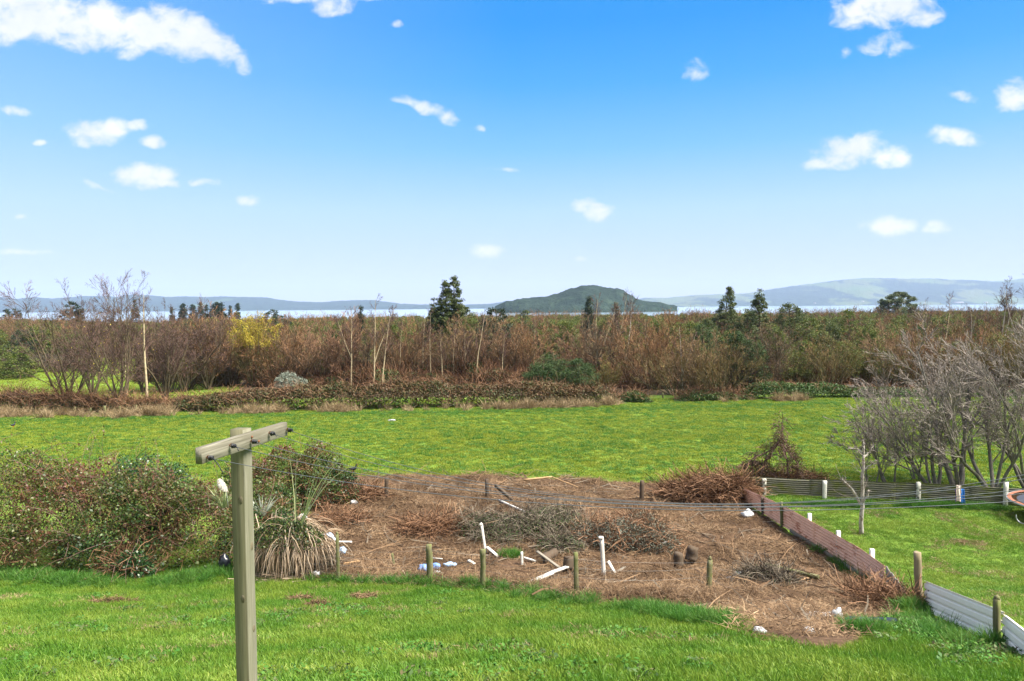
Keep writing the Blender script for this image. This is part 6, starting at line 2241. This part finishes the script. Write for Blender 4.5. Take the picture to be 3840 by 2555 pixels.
# --- pampas clump: a skirt of dead leaves, green growth on top, a white plume, striped flax and a tall green flax
def pampas():
    c = GH(1052, 2168)
    rng = np.random.default_rng(830)
    root = thing('pampas_clump', 'dead-skirted pampas clump of tan drooping leaves at the lawn edge', 'pampas grass', c)
    def skirt(n, cx, cy, r, top, seed):
        rg = np.random.default_rng(seed)
        a = rg.uniform(0, 2 * PI, n)
        rr = r * rg.uniform(.1, .95, n)
        p = np.stack([cx + np.cos(a) * rr * .75, cy + np.sin(a) * rr * .75, top * (1 - .25 * (rr / r) ** 2) + rg.normal(size=n) * .07], -1)
        d = np.stack([np.cos(a), np.sin(a), rg.uniform(-.3, .4, n)], -1) + rg.normal(size=(n, 3)) * .5
        P = grow(p, d, rg.uniform(.5, 1.5, n) * top / 1.2, 8, .16, -.42, rg)
        P[:, :, 2] = np.maximum(P[:, :, 2], .02 + rg.uniform(0, .06, n)[:, None])
        return P
    mb = MB()
    for a in ((2300, .1, .75, .92, 1.28, 831), (900, .85, .7, .5, .95, 832), (900, -.75, .8, .55, 1.05, 833)):
        P = skirt(*a)
        V, Q = ribbons(P, rng.uniform(.014, .026, len(P))[:, None] * np.array([.8, 1, 1, 1, 1, .9, .8, .6, .2])[None], rng)
        mb.add(V, Q, rnd=np.repeat(rng.uniform(0, 1, len(P)), 8))
    mb.build('dead_skirt', M['skirt_leaf'], root)
    # fallen leaves fanned out at its foot
    n = 160
    p = np.stack([rng.uniform(-.9, .9, n), rng.uniform(-.45, .2, n), np.full(n, .05)], -1)
    P = grow(p, np.stack([rng.normal(size=n), rng.normal(size=n) - .4, rng.uniform(-.05, .25, n)], -1), rng.uniform(.3, .8, n), 4, .1, -.05, rng)
    P[:, :, 2] = np.maximum(P[:, :, 2], .02)
    V, Q = ribbons(P, .02, rng, np.tile([[0, .2, 1.]], (n, 1)))
    MB().add(V, Q, rnd=np.repeat(rng.uniform(.3, 1, n), 4)).build('fallen_leaves', M['skirt_leaf'], root)
    # creeper over its top
    n = 3600
    a, q = rng.uniform(0, 2 * PI, n), np.sqrt(rng.uniform(0, 1, n))
    C = np.stack([np.cos(a) * q * 1.2 + .05, .36 + np.sin(a) * q * .75, 1.20 + .40 * (1 - q ** 2) * (.6 + .8 * vnoise(np.cos(a) * q * 3, np.sin(a) * q * 3, 7, 2)) + rng.normal(size=n) * .08 - .22 * q ** 3], -1)
    V, Q = leafquads(C, .075 * rng.uniform(.6, 1.4, n), rng, .6, .5)
    MB().add(V, Q, rnd=rng.uniform(0, .72, n)).build('creeper', M['bramble_leaf'], root)


pampas()


def spiky(name, label, cat, base, n, L, width, m, seed, spread=.5, droop=-.03, group=None, lean=(0, 0)):
    rng = np.random.default_rng(seed)
    root = thing(name, label, cat, base)
    a = rng.uniform(0, 2 * PI, n)
    t = rng.uniform(.05, 1, n) * spread
    d = np.stack([np.cos(a) * np.sin(t) + lean[0], np.sin(a) * np.sin(t) + lean[1], np.cos(t)], -1)
    P = grow(np.stack([np.cos(a) * .05, np.sin(a) * .05, a * 0], -1), d, L * rng.uniform(.55, 1.1, n), 9, .03, droop, rng)
    prof = np.array([.6, .9, 1, 1, .95, .85, .7, .5, .3, .06])
    for k in range(n):
        V, Q = ribbons(P[k:k + 1], width * prof[None], rng)
        MB().add(V, Q, rnd=rng.uniform(0, 1)).build('leaf', M[m], root)
    return root


q = GH(1052, 2168)
spiky('striped_flax', 'white-striped flax plant growing behind the clothesline post', 'flax', at(985, 1935, 24.6), 36, .8, .045, 'variegated_leaf', 841, .75, -.05)
spiky('green_flax', 'tall green flax with long arching leaves on top of the dead skirt', 'flax', at(1118, 1990, 21.6), 10, 2.7, .034, 'flax_leaf', 842, .30, -.085, None, (.2, 0))
spiky('green_flax', 'smaller grey-green grass clump beside the plume, behind the clothesline post', 'pampas grass', at(838, 1905, 22.2), 60, .95, .022, 'flax_leaf', 843, .9, -.10)


def plume():
    rng = np.random.default_rng(845)
    b = at(856, 1905, 22.0)
    root = thing('pampas_plume', 'white fluffy pampas plume standing beside the clothesline post', 'plume', b)
    P = np.array([(0, 0, 0), (-.03, 0, .35), (-.09, 0, .68), (-.17, 0, .98)])
    V, Q, T = tubes(P, np.array([[.014, .012, .010, .006]]), 6, True)
    MB().add(V, Q, T).build('stalk', M['variegated_leaf'], root)
    n = 1500
    f = rng.uniform(0, 1, n)
    ax = np.stack([-.06 - .16 * f, f * 0, .62 + .42 * f - .12 * f ** 3], -1)
    d = rdir(rng, n) * np.array([.7, .7, .4]) + np.array([-.45, 0, -.45])
    Pm = grow(ax, d, .17 * np.sin(np.clip(f * .75 + .2, 0, 1) * PI) ** .9 + .03, 3, .14, -.16, rng)
    V, Q = ribbons(Pm, np.array([[.012, .014, .010, .003]]), rng)
    MB().add(V, Q).build('tassel', M['plume'], root)


plume()


# --- cut brush and dead bramble
def heap(name, label, cat, blobs, n_stick, stick_m, seed, n_leaf=0, leaf_m=None, leaf_L=.07, up=.25, length=(.4, 1.2), w_=.016):
    rng = np.random.default_rng(seed)
    c0 = np.mean([b[:2] for b in blobs], 0)
    root = thing(name, label, cat, (*c0, float(H(*c0))))
    o = np.array(root.location)
    C, d, k = blob_pts(rng, blobs, n_stick, .75, seed)
    n = len(C)
    dd = rdir(rng, n)
    dd[:, 2] = dd[:, 2] * .5 + up
    P = grow(C - o, dd, rng.uniform(*length, n), 5, .18, -.07, rng)
    V, Q = ribbons(P, w_ * rng.uniform(.6, 1.5, n)[:, None], rng)
    MB().add(V, Q, rnd=np.repeat(rng.uniform(0, 1, n), 5)).build('sticks', M[stick_m], root)
    if n_leaf:
        C, d, k = blob_pts(rng, blobs, n_leaf, .35, seed + 1)
        V, Q = leafquads(C - o + rng.normal(size=C.shape) * .05, leaf_L * rng.uniform(.6, 1.5, len(C)), rng, .38, .4)
        MB().add(V, Q, rnd=rng.uniform(0, 1, len(C))).build('leaves', M[leaf_m], root)
    return root


def xy(px, py):
    return tuple(G(px, py)[:2])


heap('brush_pile', 'big pile of cut grey-leaved branches behind the flaking white post', 'brush pile', [(*xy(2340, 2040), 1.15, 1.1, .82), (*xy(2460, 2055), .75, .9, .75), (*xy(2215, 2020), .8, 1.0, .5), (*xy(2400, 1990), .9, .8, .6)], 2600, 'russet_stick', 850, 10500, 'grey_leaf', .075, .25, (.3, .9), .013)
heap('brush_pile', 'low greenish heap of cut brush behind the white stub and the cut logs', 'brush pile', [(*xy(1880, 2005), 1.3, 1.5, .62), (*xy(2060, 1985), 1.5, 1.6, .72), (*xy(1780, 1985), .8, 1.2, .5), (*xy(2100, 2060), .9, .8, .45)], 4800, 'grey_stick', 851, 9000, 'green_hedge_leaf', .06, .25, (.3, .9), .012)
heap('dead_bramble_heap', 'dense heap of dead brown bramble against the corner of the rusty fence', 'bramble heap', [(*xy(2620, 1868), 1.1, 1.0, .92), (*xy(2710, 1872), 1.0, 1.0, 1.0), (*xy(2540, 1862), .8, .9, .5), (*xy(2770, 1868), .6, .8, 1.0)], 6500, 'russet_stick', 852, 700, 'hedge_leaf', .07, .15, (.4, 1.2))
heap('dead_bramble_heap', 'tangle of dead bramble at the foot of the wooden fence end', 'bramble heap', [(*xy(3330, 2285), .8, .55, .42), (*xy(3260, 2250), .6, .5, .35)], 1600, 'russet_stick', 853, 0, None, .07, .4, (.3, .8), .011)
heap('dead_bramble_heap', 'dark tangled brush beside the long bare log', 'bramble heap', [(*xy(2850, 2185), .7, .6, .45), (*xy(2930, 2200), .5, .5, .3)], 1500, 'grey_stick', 854, 500, 'green_hedge_leaf', .05, .3, (.3, .8), .012)
heap('dead_bramble_heap', 'low brown tangle behind the thin posts next to the bramble bush', 'bramble heap', [(*xy(1230, 1862), 1.0, .9, .6), (*xy(1360, 1876), .9, .7, .4), (*xy(1180, 1900), .8, .8, .6)], 2600, 'russet_stick', 855, 200, 'hedge_leaf', .07, .4, (.4, 1.1))
heap('root_mound', 'mound of torn roots with a dark hollow left of the leaning white post', 'mound', [(*xy(1600, 1995), 1.2, .7, .35), (*xy(1690, 1985), .7, .6, .3)], 1500, 'russet_stick', 856, 0, None, .07, .15, (.4, 1.1))
heap('root_mound', 'low mound of mown stalks on the bare earth behind the tall green flax', 'mound', [(*xy(1290, 1955), 1.1, .7, .28)], 800, 'russet_stick', 857, 0, None, .07, .15, (.3, .8))
heap('dead_bramble_heap', 'dark matted bramble under the netting at the first fence post', 'bramble heap', [(*xy(1210, 2150), .5, .45, .75), (*xy(1160, 2155), .4, .4, .6)], 1400, 'grey_stick', 858, 900, 'green_hedge_leaf', .05, .3, (.3, .7), .01)
heap('low_scrub', 'low brown scrub sprawling along the mossy fence behind the vine-covered stems', 'scrub', [(xy(3000, 1822)[0], 32.6, 1.6, .6, .55), (xy(2900, 1822)[0], 32.8, 1.2, .6, .6)], 1800, 'russet_stick', 859, 700, 'hedge_leaf', .07, .3, (.4, .9))

# clippings raked into small heaps on the lawn
for i, (px, py, rx_, ry_, lab) in enumerate(((430, 2262, .75, .22, 'long low heap of dry brown clippings on the lawn before the thicket'), (1130, 2252, .45, .24, 'heap of dry clippings on the lawn below the pampas clump, left one of two'), (1365, 2246, .42, .22, 'rounder heap of dry clippings on the lawn below the first fence posts'), (1190, 2275, .3, .15, 'small heap of dry clippings touching the left heap below the pampas'))):
    heap('clipping_heap', lab, 'clippings', [(*xy(px, py), rx_, ry_, .13)], 750, 'stick', 870 + i, 0, None, .05, .05, (.06, .2), .010)


# --- grass
def tuft(seed, n, h, spread, w_, bend, m, rnd=(0, 1)):
    rng = np.random.default_rng(seed)
    a = rng.uniform(0, 2 * PI, n)
    r = spread * np.sqrt(rng.uniform(0, 1, n))
    d = np.stack([np.cos(a + 1) * .4, np.sin(a + 1) * .4, np.ones(n)], -1) + rng.normal(size=(n, 3)) * .35
    P = grow(np.stack([np.cos(a) * r, np.sin(a) * r, a * 0 - .015], -1), d, h * rng.uniform(.5, 1.2, n), 3, .12, -bend, rng)
    V, Q = ribbons(P, w_ * np.array([[1, .95, .7, .12]]) * rng.uniform(.7, 1.3, n)[:, None], rng)
    return MB().add(V, Q, rnd=np.repeat(rng.uniform(*rnd, n), 3)).mesh('tuft', m)


def fence_x(y):
    f = np.array(FENCE_LINE)
    o = np.argsort(f[:, 1])
    return np.interp(y, f[o, 1], f[o, 0])


LT = [tuft(900 + k, 56, .060, .14, .0075, .24, M['lawn_blade']) for k in range(4)]
LT.append(tuft(905, 44, .12, .11, .008, .25, M['lawn_blade'], (.0, .6)))


def lawn():
    rng = np.random.default_rng(91)
    x, y = in_view(rng, 52000, 7.2, 23.0, .76)
    keep = ~brown(x, y) & (x < fence_x(y) + .15)
    # bare and mown patches thin the grass out
    thin_ = vnoise(x * .45, y * .45, 92, 3)
    keep &= rng.uniform(0, 1, len(x)) < np.clip(1.5 - 1.6 * np.clip(thin_ - .5, 0, 1) * 2, .35, 1)
    keep &= ~((np.abs(x - fence_x(y)) < .6) & (y < 17.5) & (rng.uniform(0, 1, len(x)) < .75))
    x, y = x[keep], y[keep]
    tall = vnoise(x * .9, y * .9, 93, 3)
    idx = np.where((tall > .62) & (rng.uniform(0, 1, len(x)) < .55), 4, rng.integers(0, 4, len(x)))
    zs = .65 + .8 * vnoise(x * .6, y * .6, 94, 3)
    scatter('lawn_grass', 'bright green mown lawn grass in the foreground', onground(x, y), LT, rng, (.8, 1.35), .1, idx, zs)


lawn()


def neighbour_lawn():
    rng = np.random.default_rng(95)
    x, y = in_view(rng, 60000, 13, 32.0, .76)
    keep = (x > fence_x(y) + .1) & (y < 31.5)
    x, y = x[keep], y[keep]
    scatter('neighbour_grass', 'short grass of the neighbouring lawn behind the iron fences', onground(x, y), LT[:4], rng, (.9, 1.5), .1, None, .5 + .7 * vnoise(x * .7, y * .7, 96, 3))


neighbour_lawn()


def weeds():
    rng = np.random.default_rng(191)
    pr = []
    for k in range(3):
        rg = np.random.default_rng(960 + k)
        n = 34
        a = rg.uniform(0, 2 * PI, n)
        q = .13 * np.sqrt(rg.uniform(0, 1, n))
        C = np.stack([np.cos(a) * q, np.sin(a) * q, .025 + .05 * rg.uniform(0, 1, n)], -1)
        V, Q = leafquads(C, .040 * rg.uniform(.6, 1.5, n), rg, .6, 1.2)
        pr.append(MB().add(V, Q, rnd=rg.uniform(0, 1, n)).mesh('weed', M[('green_hedge_leaf', 'long_blade', 'long_blade')[k]]))
    x, y = in_view(rng, 1500, 7.4, 19, .75)
    keep = ~brown(x, y) & (x < fence_x(y)) & (vnoise(x * .55, y * .9, 193, 3) > .60)
    x2, y2 = along(rng, [(3400, 2330), (3480, 2370), (3600, 2430), (3740, 2510)], 220, .25, .15)
    k2 = x2 < fence_x(y2) - .1
    x, y = np.concatenate([x[keep], x2[k2]]), np.concatenate([y[keep], y2[k2]])
    scatter('lawn_weeds', 'low broad-leaved weeds growing through the foreground lawn', onground(x, y, .02), pr, rng, (.7, 1.5), .1)



FT = [tuft(910 + k, 60, .10, .30, .020, .25, M['field_blade']) for k in range(4)]
FT.append(tuft(914, 60, .15, .24, .018, .25, M['long_blade'], (0, .6)))


def field():
    rng = np.random.default_rng(97)
    x, y = in_view(rng, 62000, 31, 63.5, .78)
    fx = FENCE_LINE[0]
    keep = ~polymask(x, y, BROWN) & ~((x > fx[0] - .3) & (y < 31.8))
    x, y = x[keep], y[keep]
    t = vnoise(x * .5, y * .5, 98, 3)
    zs = .6 + .5 * np.clip(t - .45, 0, 1) * 2
    scatter('field_grass', 'green pasture grass of the flat field', onground(x, y), FT, rng, (.8, 1.3), .08, np.where((vnoise(x * .9, y * .9, 99, 3) > .72) & (rng.uniform(0, 1, len(x)) < .2), 4, rng.integers(0, 4, len(x))), zs)
    x, y = in_view(rng, 26000, 64, 125, .80)
    keep = (x / y < -.38)
    x, y = x[keep], y[keep]
    scatter('far_field_grass', 'grass of the second field seen through the gap', onground(x, y), FT[:4], rng, (1.2, 2.0), .08, None, .6)


field()

def along(rng, path, n, jx=.25, jy=.25):
    P = np.array([G(*p)[:2] for p in path])
    q = lerp_line(P, 400)[rng.integers(0, 400, n)]
    return q[:, 0] + rng.normal(size=n) * jx, q[:, 1] + rng.normal(size=n) * jy


weeds()

TG = [tuft(920 + k, 60, .36, .10, .011, .32, M['long_blade']) for k in range(3)]
SG = [tuft(925 + k, 55, .55, .14, .016, .28, M['straw_blade']) for k in range(3)]


def long_grass():
    rng = np.random.default_rng(99)
    parts = [along(rng, [(-60, 2160), (120, 2165), (260, 2182), (420, 2186)], 420, .3, .3), along(rng, [(640, 2185), (760, 2165), (850, 2150)], 190, .3, .3), along(rng, [(2330, 2290), (2450, 2300), (2560, 2324), (2640, 2336), (2720, 2350)], 300, .25, .13),
             along(rng, [(3420, 2325), (3480, 2365), (3570, 2415), (3690, 2485)], 70, .18, .1), along(rng, [(3735, 2440)], 22, .1, .06), along(rng, [(3240, 2372), (3260, 2385)], 40, .12, .1), along(rng, [(3390, 2300), (3470, 2300)], 60, .15, .15),
             along(rng, [(3380, 1898), (3520, 1902), (3640, 1905), (3760, 1915)], 240, .25, .12), along(rng, [(2990, 1892), (3110, 1900), (3240, 1900)], 130, .3, .12), along(rng, [(3000, 2000), (3180, 2120), (3330, 2215)], 120, .25, .3), along(rng, [(1230, 2185), (1500, 2190), (1700, 2205), (1850, 2215), (2050, 2245), (2250, 2275)], 170, .4, .1), along(rng, [(1908, 2088), (1930, 2095)], 45, .12, .12)]
    x = np.concatenate([p[0] for p in parts])
    y = np.concatenate([p[1] for p in parts])
    scatter('long_grass', 'long uncut grass in tufts along hedges and fences', onground(x, y), TG, rng, (.45, 1.05), .15)
    # darker clumps dotted over the open field and its far verge
    x, y = along(rng, [(-100, 1580), (400, 1576), (900, 1562), (1500, 1552), (2300, 1538), (3150, 1515)], 1500, .6, .55)
    x2, y2 = in_view(rng, 700, 34, 60, .75)
    k = (vnoise(x2 * .35, y2 * .35, 101, 2) > .55) & ~polymask(x2, y2, BROWN)
    x, y = np.concatenate([x, x2[k]]), np.concatenate([y, y2[k]])
    scatter('verge_grass', 'darker tufted grass along the far verge of the field', onground(x, y), TG, rng, (.5, .95), .15, None, .6)
    x, y = along(rng, [(-100, 1562), (200, 1566), (400, 1566), (600, 1560), (800, 1554), (1100, 1546), (1500, 1542), (1900, 1534), (2150, 1528), (2300, 1518)], 1900, .5, .35)
    x2, y2 = along(rng, [(-100, 1556), (200, 1560), (400, 1562), (620, 1558)], 900, .5, .5)
    x3, y3 = along(rng, [(2270, 1518), (2290, 1516)], 40, .2, .2)
    x4, y4 = along(rng, [(2700, 1508), (3150, 1500)], 150, .4, .25)
    x, y = np.concatenate([x, x2, x3, x4]), np.concatenate([y, y2, y3, y4])
    k = rng.uniform(0, 1, len(x)) < np.clip((vnoise(x * .35, y * .35, 109, 3) - .38) * 5, .06, 1)
    x, y = x[k], y[k]
    k = rng.uniform(0, 1, len(x)) < .42
    x, y = x[k], y[k]
    scatter('dry_grass', 'tan dry grass standing along the foot of the bramble hedge', onground(x, y), SG, rng, (.5, 1.9), .2)
    x, y = in_view(rng, 9000, 9, 22, .75)
    k = (vnoise(x * .8, y * .8, 103, 3) > .66) & ~brown(x, y) & (x < fence_x(y))
    x, y = x[k], y[k]
    dg = [tuft(930, 40, .09, .16, .008, .3, M['straw_blade'])]
    x5, y5 = in_view(rng, 12000, 14, 31, .75)
    k = (vnoise(x5 * .9, y5 * .9, 105, 3) > .57) & (x5 > fence_x(y5) + .2)
    x6, y6 = along(rng, [(3580, 2032), (3680, 2042)], 90, .25, .12)
    x, y = np.concatenate([x, x5[k], x6]), np.concatenate([y, y5[k], y6])
    scatter('dead_grass', 'straw-coloured dead grass patches in the lawns', onground(x, y), dg, rng, (.8, 1.4), .15, None, .7)


long_grass()


def stick_patch(seed, n, r, L, w_, lift, m, arch=0.0):
    rng = np.random.default_rng(seed)
    p = np.stack([rng.uniform(-r, r, n), rng.uniform(-r, r, n), rng.uniform(.0, lift, n)], -1)
    d = rdir(rng, n)
    d[:, 2] = d[:, 2] * .18 + arch
    P = grow(p, d, rng.uniform(*L, n), 3, .16, -arch * .7, rng)
    P[:, :, 2] = np.maximum(P[:, :, 2], 0)
    V, Q = ribbons(P, w_ * rng.uniform(.5, 1.6, n)[:, None] * np.array([[.8, 1, 1, .5]]), rng, nrmz(np.cross(nrmz(P[:, -1] - P[:, 0]), nrmz(np.array([0, 0, 1.]) + rng.normal(size=(n, 3)) * .4))))
    return MB().add(V, Q, rnd=np.repeat(rng.uniform(0, 1, n), 3)).mesh('stick_patch', m)


def litter():
    rng = np.random.default_rng(107)
    pr = [stick_patch(940 + k, 90, .40, (.05, .24), .009, .04, M['stick']) for k in range(4)] + [stick_patch(946, 16, .5, (.25, .6), .010, .06, M['stick'], .18)]
    x, y = in_view(rng, 26000, 11, 36, .62)
    k = brown(x, y) & (rng.uniform(0, 1, len(x)) < np.clip(1.75 - 2.5 * vnoise(x * .75, y * .75, 111, 3), .15, 1))
    x, y = x[k], y[k]
    k = rng.uniform(0, 1, len(x)) < np.interp(y, [11, 17], [.55, 1])
    x, y = x[k], y[k]
    scatter('cut_stalks', 'mown brown bracken stalks and twigs covering the cleared ground', onground(x, y), pr, rng, (.6, 1.15), .06, np.where(rng.uniform(0, 1, len(x)) < .10, 4, rng.integers(0, 4, len(x))))
    pb = [stick_patch(970 + k, 3, .5, (.7, 1.6), .045, .10, M[('stick', 'grey_stick')[k % 2]], .06) for k in range(4)]
    x, y = in_view(rng, 1500, 12, 35, .62)
    k = brown(x, y)
    scatter('loose_branches', 'loose cut branches strewn over the cleared ground', onground(x[k], y[k]), pb, rng, (.5, 1.2), .08)
    # standing dead canes along the near fence
    pc = [stick_patch(950 + k, 40, .35, (.25, .6), .007, .08, M['stick'], .6) for k in range(3)]
    x, y = along(rng, [(1150, 2160), (1300, 2150), (1500, 2160), (1650, 2180), (1800, 2190), (1950, 2205), (2160, 2225), (2400, 2240), (2660, 2235), (2760, 2290)], 330, .35, .25)
    x2, y2 = along(rng, [(2000, 2215), (2160, 2235), (2400, 2262), (2620, 2262)], 240, .35, .18)
    x3, y3 = along(rng, [(2300, 2150), (2600, 2180), (2850, 2230)], 110, .6, .6)
    x, y = np.concatenate([x, x2, x3]), np.concatenate([y, y2, y3])
    scatter('dead_canes', 'standing dead bramble canes along the old wire fence', onground(x, y), pc, rng, (.55, 1.05), .12)


litter()
